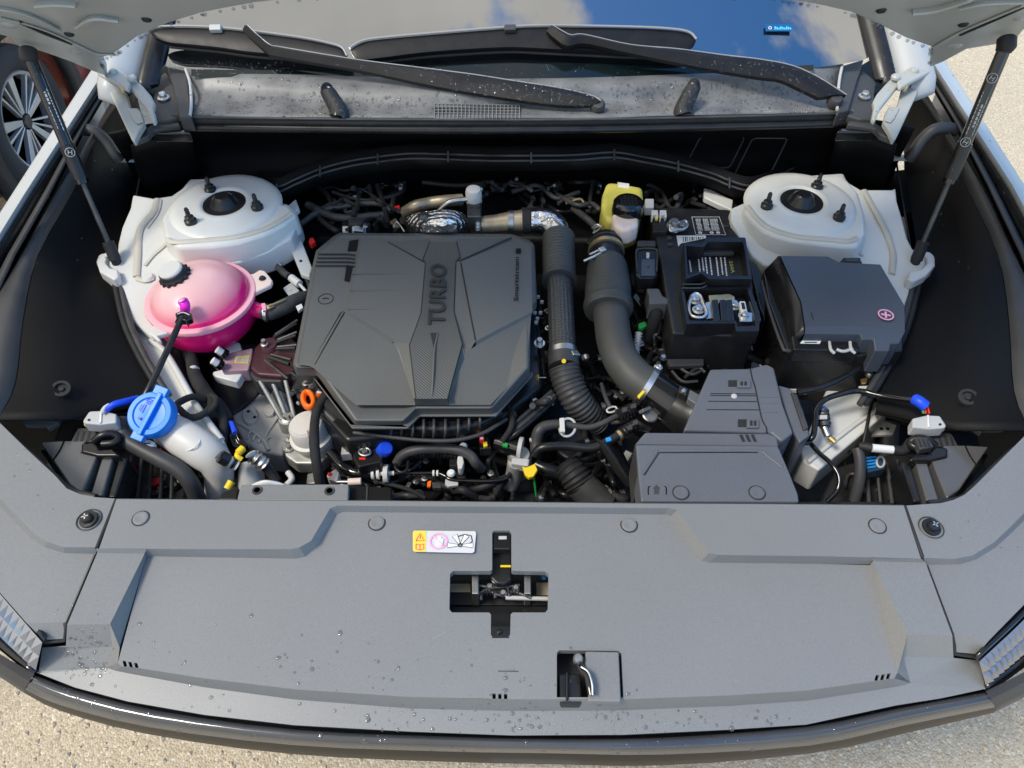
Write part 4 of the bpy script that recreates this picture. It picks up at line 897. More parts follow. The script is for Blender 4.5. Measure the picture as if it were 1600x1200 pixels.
k = o.modifiers.new('bevel', 'BEVEL'); k.width = .0015; k.segments = 2; k.limit_method = 'ANGLE'; k.angle_limit = R_(9); k.harden_normals = True
# rounded body under the facets: rim and skirt
rim = [(p[0], p[1]) for p in O_]
def inset(ps, d):
    c = (650, 510); return [(c[0] + (x - c[0]) * (1 - d), c[1] + (y - c[1]) * (1 - d)) for x, y in ps]
def zt(p): return za - .004 - (max(0, p[1] - 575) / 66 * .018 if p[1] > 575 else 0)
ring0 = [U(x, y, zt((x, y)) - .003) for x, y in inset(rim, .025)]; ring1 = [U(x, y, zt((x, y)) - .010) for x, y in rim]; ring2 = [p + Vector((0, 0, -.017)) for p in ring1]
ring00 = [U(x, y, zt((x, y)) - .012) for x, y in inset(rim, .2)]
n = len(rim); vs = ring00 + ring0 + ring1 + ring2
fs = [[r * n + i, r * n + (i + 1) % n, (r + 1) * n + (i + 1) % n, (r + 1) * n + i] for r in range(3) for i in range(n)]
mesh('cover_body', vs, fs, G['cover_plastic'], ec, bev=.004, seg=3, ang=40)
prism('cover_front_lip', [(549, 662), (632, 662), (651, 643), (771, 643), (831, 578), (833, 586), (775, 650), (656, 650), (637, 669), (550, 669), (489, 590), (489, 580)], .893, .004, G['cover_plastic'], ec, .003)
# ribbed centre strip lying in the recess
cpts = [*[(*p, clz(i) + .0015) for i, p in enumerate(CL)], *[(*p, clz(5 - i) + .0015) for i, p in enumerate(CR[::-1])]]
vv = [U(*p) for p in cpts]
mesh('ribbed_strip', vv, [[0, 1, 10, 11], [1, 2, 9, 10], [2, 3, 8, 9], [3, 4, 7, 8], [4, 5, 6, 7]], G['ribbed_plastic'], ec, ang=10)
P2 = [(x, y) for x, y in CL]; 
tube('strip_groove', [(*p, clz(i) + .0006) for i, p in enumerate(CL)], .0013, G['print_black'], ec, n=1, seg=6); tube('strip_groove', [(*p, clz(i) + .0006) for i, p in enumerate(CR)], .0013, G['print_black'], ec, n=1, seg=6)
text('lettering', 'TURBO', (696, 507), (698, 412), zc1 + .0035, G['print_black'], ec, h=.030, ext=.0006, shear=.1, spacing=1.06, bold=.022)
mesh('arrow_notch', [U(672, 520, zc1 + .003), U(686, 520, zc1 + .003), U(678, 545, zc1 + .004), U(677, 545, zc1 + .001)], [[0, 1, 2], [0, 2, 3]], G['print_black'], ec, smooth=False)
tube('arrow_fin', [(684, 522, zc1 + .003), (679, 546, zc1 + .005), (677, 580, zc1 + .003), (675, 618, zc1 - .004)], .0016, G['cover_plastic'], ec, n=4, seg=8)
for a, b, w in (((606, 378), (664, 410), .0012), ((799, 371), (717, 408), .0016)): tube('facet_groove', [(*a, za + .001), (*b, zc1 + .0005)], w, G['print_black'], ec, n=2, seg=6)
tube('facet_groove', [(720, 411, zc1), (731, 470, za + .005), (743, 532, za + .0055)], .0014, G['print_black'], ec, n=2, seg=6)
tube('facet_groove', [(538, 488, za - .002), (515, 528, za - .001), (492, 570, za - .001)], .0011, G['print_black'], ec, n=2, seg=6)
text('small_lettering', 'Smartstream', (810, 470), (811, 402), za + .0012, G['trim_black'], ec, h=.0085, ext=.0004)
prism('small_logo', [(806, 388), (814, 388), (814, 395), (806, 395)], za + .0006, .0014, G['trim_black'], ec, .0005)
for y in (397, 403, 409, 415): tube('louvre', [(497 - (y - 397) * .25, y, za - .001), (545, y, za - .001), (554, y + 2, za - .001)], .0014, G['print_black'], ec, n=2, seg=6)
prism('louvre_recess', [(546, 376), (560, 374), (557, 392), (543, 392)], za - .0015, .001, G['trim_black'], ec, 0); prism('louvre_recess', [(541, 416), (551, 416), (546, 440), (538, 438)], za - .0015, .001, G['trim_black'], ec, 0)
ring('oil_cap_mark', 509, 467, za - .0026, .0125, .0135, 'trim_black', ec); tube('mark_glyph', [(504, 467, za - .0024), (509, 465.5, za - .0024), (514, 467, za - .0024)], .0008, G['trim_black'], ec, n=2, seg=5)
for y in (428, 454, 483): tube('faint_rib', [(550 - (y - 428) * .12, y, za + .0005), (600, y, za + .0012), (648 - (y - 428) * .1, y, za + .002)], .0009, G['cover_plastic'], ec, n=2, seg=6)
tube('cover_ridge', [(545, 490, za), (580, 513, za + .002), (614, 535, za + .0045)], .0016, G['cover_plastic'], ec, n=2, seg=6)

# ---- things behind the engine
hs = thing('heat_shield', 'embossed silver heat shield foil over the turbo behind the engine cover', 'heat shield', U(682, 345, .93))
loft('shield', [[(634, 340, .90), (650, 333, .93), (680, 328, .945), (712, 329, .94), (734, 338, .90)], [(634, 352, .905), (655, 347, .94), (682, 345, .955), (712, 345, .95), (736, 350, .905)], [(635, 364, .89), (655, 364, .92), (685, 364, .93), (712, 364, .925), (735, 364, .89)]], G['heat_foil'], hs, n=6, nr=6, solid=.001, ang=80)
lathe('shield_bolt', [(.0, .008), (.007, .008), (.009, .004), (.012, .002), (.012, 0)], U(662, 339, .948), G['dark_metal'], hs, seg=8, ang=20)
oc = thing('oil_line', 'bright bent metal oil line with grey cap behind the heat shield', 'pipe', U(735, 320, .93))
tube('pipe', [(686, 330, .93), (698, 318, .945), (712, 313, .95), (738, 311, .95)], .005, G['steel'], oc, seg=10)
lathe('cap', [(.0, .012), (.008, .013), (.014, .010), (.016, .004), (.016, -.02), (.012, -.025)], U(740, 302, .96), G['grey_plug'], oc, seg=22)
prism('valve_body', [(730, 311), (752, 311), (752, 338), (730, 338)], .945, .03, G['dark_metal'], oc, .003)
for x in (736, 746): lathe('port', [(.0, .001), (.0045, .001), (.005, 0)], U(x, 323, .946), G['print_black'], oc, seg=12)
tube('valve_spring', [(747, 345, .93), (747, 362, .92)], .006, G['steel'], oc, n=8, wave=.0015, pitch=.006, seg=10)
em = thing('exhaust_manifold', 'tan discoloured exhaust manifold casting behind the engine cover', 'manifold', U(665, 325, .92))
tube('runner', [(632, 332, .90), (650, 322, .92), (672, 317, .92), (695, 314, .925), (722, 312, .92)], .012, G['oily_tan'], em, seg=12)
tube('runner', [(630, 345, .87), (645, 330, .90), (668, 322, .91)], .009, G['oily_tan'], em, seg=12)
cp = thing('coil_plug', 'white and grey coil plug behind the left corner of the engine cover', 'connector', U(556, 352, .91))
prism('plug_body', rect(534, 346, 576, 362), .905, .03, G['black_plastic'], cp, .002)
for x in (535, 550, 562): prism('white_lug', rect(x, 353, x + 9, 361), .909, .01, G['white_plastic'], cp, .001)
prism('plug_shell', [(544, 340), (574, 340), (578, 350), (544, 350)], .915, .02, G['trim_grey'], cp, .002)
wb = thing('wire_clips', 'gold and red wire clips left of the heat shield', 'clip', U(615, 345, .91))
prism('gold_clip', [(609, 346), (618, 340), (627, 352), (616, 354)], .915, .006, G['gold_zinc'], wb, .001)
tube('clip_wire', [(615, 356, .918), (620, 346, .922), (632, 362, .915)], .0018, G['steel'], wb, n=3, seg=6)
prism('red_clip', [(616, 322), (624, 320), (625, 325), (617, 326)], .915, .006, G['red_plastic'], wb, .001)
rcp = prism('red_cap', [(483, 372), (489, 370), (493, 377), (486, 382), (482, 378)], .90, .012, G['red_plastic'], None, .002); tag(rcp, 'small bright red cap beside the left shoulder of the engine cover', 'cap')
for i, pts in enumerate(([(470, 350), (500, 330), (540, 322), (590, 318), (612, 330)], [(520, 300), (560, 312), (600, 310), (628, 300), (632, 285)], [(480, 320), (530, 340), (600, 336)], [(660, 285), (720, 290), (770, 284)], [(800, 300), (840, 290), (870, 310), (905, 300)], [(590, 290), (600, 320), (606, 350)], [(872, 318), (890, 310), (915, 318), (925, 326)])):
    t = tube('wiring_loom', [(x, y, .90) for x, y in pts], (.006, .004, .008, .005, .005, .006, .004)[i], G['rubber' if i % 2 else 'grey_rubber'], None, seg=8)
    tag(t, ('black loom passing the red cap behind the engine cover', 'thin dark loom curling up behind the coil plug', 'thick black loom low behind the left of the cover', 'grey loom crossing in front of the insulation panel', 'black cable bundle above the silver elbow', 'dark loom running down beside the gold clip', 'dark grey loom ending beside the yellow brake reservoir')[i], 'loom')
tube('cable_sheath', [(884, 318, .905), (905, 311, .91), (912, 316, .905)], .003, G['gold_zinc'], None, seg=8)
tag(bpy.data.objects['cable_sheath'], 'short gold cable sheath above the silver elbow', 'cable')

# ---- charge air hose on the right of the cover
ch = thing('charge_hose', 'ribbed black charge hose with silver foil elbow at its top', 'hose', U(875, 450, .9))
tube('metal_pipe', [(748, 352, .915, .017), (775, 349, .92, .017), (798, 346, .925, .019), (822, 344, .93, .021)], .018, G['oily_tan'], ch, seg=20)
tube('pipe_band', [(794, 346, .926), (802, 346, .926)], .0215, G['steel'], ch, n=2, seg=24)
tube('black_band', [(817, 345, .93), (830, 344.5, .931)], .0255, G['rubber'], ch, n=3, seg=26)
def crinkle(t, b, tc):
    n = t.nodes.new('ShaderNodeTexNoise'); n.inputs['Scale'].default_value = 55; n.inputs['Detail'].default_value = 3; t.links.new(tc.outputs['Object'], n.inputs['Vector'])
    k = t.nodes.new('ShaderNodeBump'); k.inputs['Strength'].default_value = .8; k.inputs['Distance'].default_value = .006
    t.links.new(n.outputs['Fac'], k.inputs['Height']); t.links.new(k.outputs['Normal'], b.inputs['Normal'])
mat('crinkled_foil', (.66, .66, .66), .25, 1., fn=crinkle)
tube('foil_elbow', [(831, 345, .931), (850, 345, .932), (865, 352, .93), (872, 368, .922), (873, 382, .915)], .0245, G['crinkled_foil'], ch, n=8, seg=26)
tube('foil_seam', [(846, 346, .957), (862, 340, .957), (878, 350, .95)], .002, G['bright_zinc'], ch, n=4, seg=6)
tube('rubber_sleeve', [(873, 370, .918), (873, 400, .912), (874, 432, .905), (874, 438, .904)], .0305, G['hose_plastic'], ch, wave=.0009, pitch=.0075, seg=30)
tube('sleeve_end', [(874, 434, .905), (874, 440, .904)], .0325, G['trim_grey'], ch, n=2, seg=30)
def knit(t, b, tc):
    k0 = None; hs_ = []
    for sc, dr in ((46, 'X'), (52, 'Y')):
        w = t.nodes.new('ShaderNodeTexWave'); w.inputs['Scale'].default_value = sc; w.bands_direction = dr; t.links.new(tc.outputs['Object'], w.inputs['Vector']); hs_.append(w)
    m_ = t.nodes.new('ShaderNodeMath'); m_.operation = 'MAXIMUM'; t.links.new(hs_[0].outputs['Fac'], m_.inputs[0]); t.links.new(hs_[1].outputs['Fac'], m_.inputs[1])
    k = t.nodes.new('ShaderNodeBump'); k.inputs['Strength'].default_value = .8; k.inputs['Distance'].default_value = .003
    t.links.new(m_.outputs[0], k.inputs['Height']); t.links.new(k.outputs['Normal'], b.inputs['Normal'])
mat('knit_hose', (.075, .075, .072), .5, fn=knit)
tube('mesh_hose', [(874, 438, .904), (876, 490, .895), (879, 548, .88)], .0225, G['knit_hose'], ch, n=10, seg=26)
for i in range(14):
    y = 444 + i * 7.6; x = 874 + (y - 438) * .045
    tube('hose_ring', [U(x, y, .904 - (y - 438) * .00022) + Vector((.0228 * math.cos(a), 0, .0228 * math.sin(a))) for a in [R_(q) for q in range(0, 181, 18)]], .0013, G['trim_grey'], ch, world=True, n=1, seg=5)
for a in (50, 70, 90, 110, 130):
    tube('hose_rib', [U(874 + (y - 438) * .045, y, .904 - (y - 438) * .00022) + Vector((.0228 * math.cos(R_(a)), 0, .0228 * math.sin(R_(a)))) for y in range(440, 548, 12)], .0012, G['trim_grey'], ch, world=True, n=1, seg=5)
tube('hose_clamp', [(879, 547, .882), (880, 557, .879)], .0252, G['bright_zinc'], ch, n=2, seg=28)
box('clamp_screw_block', U(898, 553, .895), (.016, .012, .008), G['bright_zinc'], ch, rot=(0, .5, .4)); lathe('clamp_screw', [(.0, .006), (.004, .006), (.0055, .003), (.0055, -.004)], U(914, 558, .885), G['bright_zinc'], ch, seg=8, axis=(.6, -.2, .6), ang=20)
prism('yellow_dot', ell(881, 564, 3.5, 3.5, 10), .903, .001, G['yellow_plastic'], ch, 0)
tube('hose_cuff', [(880, 556, .880), (881, 574, .875)], .0265, G['grey_rubber'], ch, n=4, seg=28)
tube('ribbed_elbow', [(881, 574, .874, .0265), (887, 596, .862, .027), (899, 622, .845, .026), (917, 645, .82, .023), (937, 664, .79, .019)], .026, G['grey_rubber'], ch, wave=.0013, pitch=.0075, seg=28)
sb = thing('mounting_bolt', 'zinc mounting bolt between the engine cover and the charge hose', 'bolt', U(843, 537, .88))
lathe('bolt_washer', [(.0, .002), (.0095, .002), (.0105, .0)], U(843, 537, .88), G['bright_zinc'], sb, seg=22); lathe('bolt_head', [(.0, .010), (.005, .010), (.006, .008), (.006, .0)], U(843, 536, .881), G['steel'], sb, seg=6, ang=20)
for i, (x, y) in enumerate(((842, 465), (848, 473), (834, 487), (838, 503), (846, 520))):
    pass
# silver bits of the fuel line between cover and hose
fl2 = thing('fuel_line', 'black fuel line with white clips between engine cover and charge hose', 'pipe', U(840, 500, .86))
tube('line', [(838, 445, .87), (844, 480, .865), (840, 510, .86), (846, 550, .85), (842, 590, .84)], .004, G['rubber'], fl2, seg=8)
for x, y in ((841, 462), (847, 470), (836, 487), (840, 496), (845, 487), (838, 502)): prism('white_clip', [(x - 3, y - 1.5), (x + 3, y - 1), (x + 2, y + 2), (x - 3, y + 1)], .878, .006, G['white_plastic'], fl2, .0008)
prism('yellow_clip', rect(836, 585, 842, 594), .86, .006, G['yellow_plastic'], fl2, .0008); tube('pin', [(842, 590, .862), (853, 590, .862)], .0012, G['steel'], fl2, n=2, seg=6)

# ---- air intake hose
ih = thing('intake_hose', 'dark grey intake hose with grooved bulge curving down to the air filter housing', 'hose', U(958, 500, .9))
tube('hose_neck', [(947, 378, .915, .030), (947, 392, .915, .031), (948, 412, .913, .031)], .03, G['satin_black'], ih, n=4, seg=30)
for y in (383, 389, 396): tube('neck_ring', [(947, y, .915), (947, y + 2, .915)], .0325, G['trim_grey'], ih, n=2, seg=30)
tube('spring_clamp', [(947, 391, .915), (947, 396, .915)], .0345, G['gold_zinc'], ih, n=2, seg=30)
for q in (((921, 398), (944, 387)), ((923, 403), (946, 392)), ((912, 408), (930, 400))): tube('clamp_ear', [(*q[0], .940), (*q[1], .945)], .0025, G['bright_zinc'], ih, n=2, seg=8)
box('clamp_block', U(941, 391, .948), (.012, .012, .008), G['bright_zinc'], ih, rot=(0, 0, .5))
tube('grooved_bulge', [(948, 410, .913, .031), (949, 420, .912, .0375), (950, 450, .908, .0415), (950, 474, .904, .0415)], .04, G['hose_plastic'], ih, wave=.0004, pitch=.0052, seg=34)
tube('bulge_rim', [(950, 472, .904, .042), (950, 476, .903, .0445), (951, 482, .902, .0445), (951, 487, .901, .041)], .044, G['hose_plastic'], ih, n=4, seg=34)
tube('hose_bend', [(953, 480, .902, .0315), (956, 505, .898, .031), (960, 532, .892, .031), (970, 561, .885, .031), (990, 588, .878, .032), (1012, 605, .872, .033)], .031, G['hose_plastic'], ih, n=8, seg=32)
tube('end_clamp', [(1006, 601, .874), (1014, 606, .871)], .0355, G['bright_zinc'], ih, n=2, seg=30)
lathe('clamp_screw', [(.0, .008), (.004, .009), (.0075, .007), (.008, .0), (.006, -.006)], U(1028, 577, .885), G['bright_zinc'], ih, seg=16); box('clamp_band', U(1024, 590, .893), (.010, .020, .004), G['bright_zinc'], ih, rot=(.2, .5, -.4))
prism('yellow_tag', [(996, 618), (1005, 609), (1008, 612), (999, 622)], .903, .004, G['yellow_plastic'], ih, .0006)
mf = thing('airflow_meter', 'glossy black air flow meter tube between intake hose and filter housing', 'meter', U(1045, 635, .87))
tube('meter_tube', [(1012, 605, .870, .0335), (1040, 626, .862, .034), (1052, 635, .858, .0345)], .034, G['gloss_black'], mf, n=5, seg=32)
tube('meter_collar', [(1050, 632, .860, .036), (1068, 643, .855, .040), (1078, 648, .852, .046)], .038, G['satin_black'], mf, n=4, seg=32)
for q in (.2, .6): pass
prism('sensor_box', [(1078, 608), (1104, 622), (1099, 639), (1074, 622)], .905, .022, G['airbox_plastic'], mf, .002)
prism('sensor_plug', [(1062, 601), (1076, 607), (1073, 618), (1060, 612)], .908, .03, G['black_plastic'], mf, .002)
lathe('sensor_screw', [(.0, .005), (.003, .005), (.0045, .003), (.0045, 0)], U(1068, 612, .909), G['bright_zinc'], mf, seg=12)
box('pressed_badge', U(1008, 641, .87), (.02, .006, .012), G['airbox_plastic'], mf, rot=(.5, .3, .6))

# ---- air filter housing
ab = thing('air_filter_housing', 'bluish grey plastic air filter housing with two clips on top', 'air filter', U(1150, 630, .9))
ZA = .925
prism('lid', [(1110, 576), (1172, 575), (1198, 568), (1210, 574), (1224, 632), (1240, 676), (1222, 690), (1205, 676), (1068, 672), (1086, 630)], ZA, .10, G['airbox_plastic'], ab, .004, seg=3)
prism('lid_side', [(1214, 600), (1236, 606), (1256, 640), (1266, 680), (1250, 692), (1240, 676)], ZA - .02, .12, G['airbox_plastic'], ab, .004)
prism('side_rib', [(1236, 612), (1246, 616), (1264, 668), (1256, 672)], ZA - .016, .02, G['trim_grey'], ab, .002)
tube('lid_seam', [(1172, 576, ZA), (1176, 594, ZA), (1180, 606, ZA), (1190, 654, ZA), (1197, 667, ZA), (1198, 676, ZA)], .0012, G['print_black'], ab, n=2, seg=6)
for y, x0, x1 in ((615, 1102, 1176), (618, 1102, 1178), (627, 1099, 1180), (640, 1096, 1183)): tube('lid_groove', [(x0 + 8, y, ZA + .0002), (x1 + 4, y + .5, ZA + .0002)], .0008, G['print_black'], ab, n=2, seg=6)
for (x0, y0, x1, y1) in ((1138, 594, 1171, 604), (1153, 655, 1184, 667)):
    c_ = prism('latch_recess', rect(x0, y0, x1, y1), ZA + .0006, .004, G['print_black'], ab, 0)
    prism('latch', rect(x0 + 14, y0 - 1, x1 + 2, y1 + 1), ZA + .0035, .006, G['airbox_plastic'], ab, .001)
    prism('latch_slot', rect(x0 + 19, y0 + 2, x0 + 23, y1 - 2), ZA + .004, .001, G['print_black'], ab, 0); prism('latch_slot', rect(x0 + 25, y0 + 2, x0 + 29, y1 - 2), ZA + .004, .001, G['print_black'], ab, 0)
lathe('plug_dot', [(.0, .002), (.004, .0015), (.005, 0)], U(1147, 619, ZA), G['grey_plug'], ab, seg=14)
for y in (618, 628, 642): prism('side_rib', rect(1188, y, 1216, y + 2.5), ZA + .0008, .002, G['airbox_plastic'], ab, .0005)
ad = thing('air_duct_cover', 'bluish grey intake duct cover with arrow mark and two round clips', 'duct', U(1120, 735, .95))
ZD = .955
prism('cover_plate', [(994, 694), (1216, 696), (1233, 736), (1247, 771), (1249, 784), (1002, 783), (998, 748)], ZD, .05, G['airbox_plastic'], ad, .003, seg=3)
prism('rear_step', [(1008, 675), (1200, 677), (1214, 682), (1217, 697), (992, 694)], ZD - .012, .05, G['airbox_plastic'], ad, .003)
prism('left_skirt', [(992, 693), (998, 696), (1000, 748), (997, 748)], ZD - .006, .08, G['trim_grey'], ad, .002)
tube('raised_line', [(1004, 742, ZD), (1027, 706, ZD), (1034, 704, ZD), (1120, 705, ZD), (1186, 705, ZD), (1198, 712, ZD), (1222, 730, ZD)], .0016, G['airbox_plastic'], ad, n=2, seg=8)
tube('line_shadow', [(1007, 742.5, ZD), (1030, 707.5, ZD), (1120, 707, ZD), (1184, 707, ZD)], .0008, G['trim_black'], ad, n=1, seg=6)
for i in range(3): prism('slot', [(1155 + i * 9, 679), (1160 + i * 9, 679), (1165 + i * 9, 690), (1160 + i * 9, 690)], ZD - .0115, .002, G['print_black'], ad, 0)
clip(1064, 770, ZD, ad, .0105, 'airbox_plastic'); clip(1183, 770, ZD, ad, .0105, 'airbox_plastic')
prism('arrow_mark', [(1026, 757), (1032, 763), (1030, 763), (1030, 772), (1022, 772), (1022, 763), (1020, 763)], ZD + .0006, .0012, G['trim_grey'], ad, .0003)
for q in ([(1013, 773), (1013, 762), (1016, 760)], [(1041, 773), (1041, 762), (1038, 760)]): tube('bracket_mark', [(*p, ZD) for p in q], .0009, G['trim_black'], ad, n=2, seg=6)

# ---- battery with its fuse tray
bt = thing('battery', 'black battery with printed white warning label', 'battery', U(1100, 380, .93))
ZT = .925
prism('case', [(1016, 322), (1140, 326), (1168, 378), (1186, 500), (1180, 525), (1050, 520), (1034, 430)], ZT, .2, G['black_plastic'], bt, .006)
lb = prism('warning_label', [(1080, 338), (1125, 338), (1136, 368.5), (1086, 367.5)], ZT + .0008, .0006, G['print_black'], bt, 0)
tube('label_border', [(x, y, ZT + .001) for x, y in [(1081, 339), (1124, 339), (1134, 367), (1087, 366.5), (1081, 339)]], .0006, G['print_white'], bt, n=1, seg=4)
rnd = random.Random(11); tx = []
for col, (xa, xb) in enumerate(((1086, 1094), (1097, 1106), (1108, 1120))):
    for r in range(9):
        y = 342 + r * 2.1; sh = (y - 338) * .2; x = xa + sh
        while x < xb + sh - 1:
            w = rnd.uniform(1, 3); x2 = min(x + w, xb + sh); q = [U(x, y, ZT + .0012), U(x2, y, ZT + .0012), U(x2, y + 1.1, ZT + .0012), U(x, y + 1.1, ZT + .0012)]; tx.append((q, [[0, 1, 2, 3]])); x = x2 + .6
tag(joined('label_print', tx, G['print_white'], lb, smooth=False), kind='stuff')
for x in (1093, 1111, 1121): ring('label_symbol', x + 1, 363.5, ZT + .0012, .0014, .0036, 'print_white', lb)
lb2 = prism('code_label', [(1057, 368), (1103, 368), (1103, 372), (1064, 380), (1060, 385)], ZT + .0006, .0006, G['print_white'], bt, 0)
for i in range(10): prism('code_bar', rect(1067 + i * 3.4, 370, 1067 + i * 3.4 + (1.2, 2, .9)[i % 3], 378 - i * .6), ZT + .001, .0003, G['print_black'], lb2, 0)
lathe('cell_plug', [(.0, .003), (.009, .003), (.011, .001), (.011, 0)], U(1136, 350, ZT), G['black_plastic'], bt, seg=20)
tm = thing('battery_terminal', 'bright metal battery terminal clamp beside the white label', 'terminal', U(1058, 352, .94))
lathe('post', [(.0, .012), (.007, .012), (.0085, .0), (.014, .0), (.014, -.008)], U(1053, 352, .938), G['bright_zinc'], tm, seg=20)
tube('clamp_loop', [(1047, 346, .944), (1052, 343, .944), (1060, 348, .944), (1070, 345, .942), (1074, 351, .94), (1068, 358, .94), (1058, 359, .942), (1048, 361, .942), (1046, 352, .944)], .003, G['bright_zinc'], tm, n=4, seg=8)
lathe('nut', [(.0, .006), (.006, .006), (.0065, .004), (.0065, 0)], U(1066, 351, .942), G['steel'], tm, seg=6, ang=20)
sc_ = thing('sensor_connector', 'beige double connector with yellow pin left of the battery terminal', 'connector', U(1030, 336, .94))
prism('connector_shell', rect(1020, 337, 1043, 362), .935, .03, G['black_plastic'], sc_, .002)
for x in (1018, 1031): prism('beige_latch', [(x, 328), (x + 10, 328), (x + 11, 338), (x + 8, 340), (x + 8, 335), (x + 3, 335), (x + 2, 341), (x, 341)], .945, .01, G['tank_white'], sc_, .001)
prism('yellow_pin', rect(1024, 338, 1028, 342), .944, .004, G['yellow_plastic'], sc_, 0)
tr_ = thing('fuse_tray', 'open black fuse tray with bare terminals on the battery front', 'fuse tray', U(1125, 485, .94))
ZR = .950
def frame(name, o, i, z, dz, m, par): return prism(name, o, z, dz, m, par, 0, holes=[i])
prism('tray_floor', [(1066, 450), (1170, 448), (1186, 512), (1072, 516)], .928, .004, G['black_plastic'], tr_, 0)
frame('tray_wall', [(1064, 450), (1171, 447), (1187, 488), (1186, 517), (1150, 518), (1148, 505), (1073, 506)], [(1069, 454), (1167, 451), (1180, 488), (1180, 509), (1152, 510), (1150, 501), (1077, 501)], ZR, .03, G['satin_black'], tr_)
for y in (444, 450): tube('tray_edge', [(1066, y, ZR + .002), (1095, y, ZR + .002), (1104, y - 4, ZR + .002)], .0018, G['trim_grey'], tr_, n=2, seg=6)
def lug(x, y, par, s=1):
    lathe('terminal_nut', [(.0, .010 * s), (.0035 * s, .010 * s), (.0035 * s, .006 * s), (.0065 * s, .006 * s), (.007 * s, .004 * s), (.0072 * s, 0), (.0105 * s, 0), (.0105 * s, -.002)], U(x, y, .944), G['bright_zinc'], par, seg=12, ang=25)
lug(1086, 469, tr_); lug(1091, 484, tr_); lug(1147, 478, tr_); lug(1163, 494, tr_)
tube('bare_clamp', [(1080, 464, .946), (1086, 460, .946), (1094, 464, .946), (1099, 478, .946), (1104, 490, .946), (1098, 497, .944), (1086, 497, .944), (1078, 492, .944), (1076, 478, .946), (1080, 464, .946)], .0035, G['bright_zinc'], tr_, n=4, seg=8, sq=1.6)
prism('bus_bar', [(1107, 461), (1140, 459), (1148, 463), (1149, 474), (1110, 474)], .946, .006, G['gold_zinc'], tr_, .001)
prism('bus_bar', [(1102, 473), (1110, 470), (1113, 497), (1104, 498)], .943, .004, G['bright_zinc'], tr_, .001)
for x0 in (1112, 1124, 1134): prism('fuse_block', [(x0, 468), (x0 + 10, 467), (x0 + 14, 500), (x0 + 3, 501)], .952, .02, G['satin_black'], tr_, .002)
prism('clear_fuse', [(1155, 470), (1165, 470), (1168, 486), (1158, 487)], .954, .01, G['white_plastic'], tr_, .002); prism('fuse_window', [(1158, 473), (1163, 473), (1165, 483), (1160, 483)], .9546, .001, G['print_black'], tr_, 0)
prism('link_plate', [(1154, 488), (1176, 488), (1176, 502), (1156, 502)], .945, .004, G['bright_zinc'], tr_, .001)
prism('white_nub', rect(1126, 493, 1138, 503), .946, .01, G['white_plastic'], tr_, .002)
prism('tray_side', [(1170, 470), (1182, 470), (1190, 500), (1178, 500)], .946, .02, G['fuse_cover'], tr_, .002)
# raised lid with printed legend
ld = frame('lid', [(1069, 379), (1098, 381), (1103, 371), (1164, 371), (1168, 390), (1175, 436), (1108, 436), (1096, 427), (1072, 436)], [(1072, 384), (1100, 386), (1106, 378), (1161, 378), (1164, 392), (1169, 431), (1111, 431), (1098, 423), (1075, 430)], .965, .035, G['satin_black'], tr_)
prism('lid_floor', [(1070, 380), (1165, 372), (1174, 434), (1072, 434)], .935, .003, G['black_plastic'], ld, 0)
prism('lid_rail', [(1097, 384), (1144, 385), (1148, 396), (1092, 396)], .945, .008, G['trim_grey'], ld, .002)
for i in range(4): prism('rail_notch', rect(1102 + i * 11, 386, 1108 + i * 11, 389), .946, .002, G['print_black'], ld, 0)
rnd = random.Random(4); tx = []
for c0 in (1090, 1096, 1101, 1108, 1118, 1125, 1131):
    y = 402
    while y < 430:
        h = rnd.uniform(1.5, 4); dx = (y - 402) * .12
        q = [U(c0 + dx, y, .9365), U(c0 + dx + 2.2, y, .9365), U(c0 + dx + 2.2 + h * .12, y + h, .9365), U(c0 + dx + h * .12, y + h, .9365)]; tx.append((q, [[0, 1, 2, 3]])); y += h + .7
tag(joined('legend_print', tx, G['print_white'], ld, smooth=False), kind='stuff')
text('legend_lettering', '250A', (1139, 408), (1143, 427), .9365, G['fluid_yellow'], ld, h=.006, ext=.0002)
tube('legend_dashes', [(1077, 407, .9365), (1080, 425, .9365)], .0014, G['print_white'], ld, n=1, seg=4)
tube('legend_dashes', [(1120, 440, .95), (1135, 440, .95)], .001, G['print_white'], ld, n=1, seg=4); tube('legend_dashes', [(1138, 440.5, .95), (1164, 441, .95)], .001, G['print_white'], ld, n=1, seg=4)

cl = thing('cable_guard', 'black cable guard with grey inset plate between intake hose and battery', 'guard', U(1010, 405, .93))
prism('guard_body', [(994, 392), (998, 388), (1024, 388), (1028, 394), (1028, 430), (1022, 434), (998, 434), (993, 428)], .935, .03, G['satin_black'], cl, .004)
tube('guard_edge', [(996, 424, .937), (994, 396, .937), (999, 389, .937), (1023, 389, .937), (1027, 396, .937), (1026, 424, .937)], .0018, G['grey_rubber'], cl, n=3, seg=6)
prism('inset_plate', [(1002, 404), (1024, 404), (1024, 430), (1002, 430)], .938, .004, G['fuse_cover'], cl, .002)
prism('latch_pin', rect(1010, 394, 1015, 402), .939, .004, G['grey_plug'], cl, .001)
lathe('pin_hole', [(.0, .001), (.0015, .001), (.0018, 0)], U(1013, 417, .9385), G['print_black'], cl, seg=10)
prism('guard_step', rect(996, 375, 1025, 384), .93, .02, G['trim_grey'], cl, .003)
for x, y in ((1047, 371), (1048, 381)): prism('guard_rib', rect(x - 4, y - 2, x + 3, y + 2), .93, .01, G['trim_grey'], cl, .001)
prism('plug_block', [(1010, 450), (1030, 450), (1036, 462), (1045, 466), (1045, 474), (1014, 474), (1014, 462)], .925, .04, G['cover_plastic'], cl, .003)
wl = thing('battery_loom', 'taped grey loom hanging from the cable guard toward the intake hose', 'loom', U(1020, 520, .85))
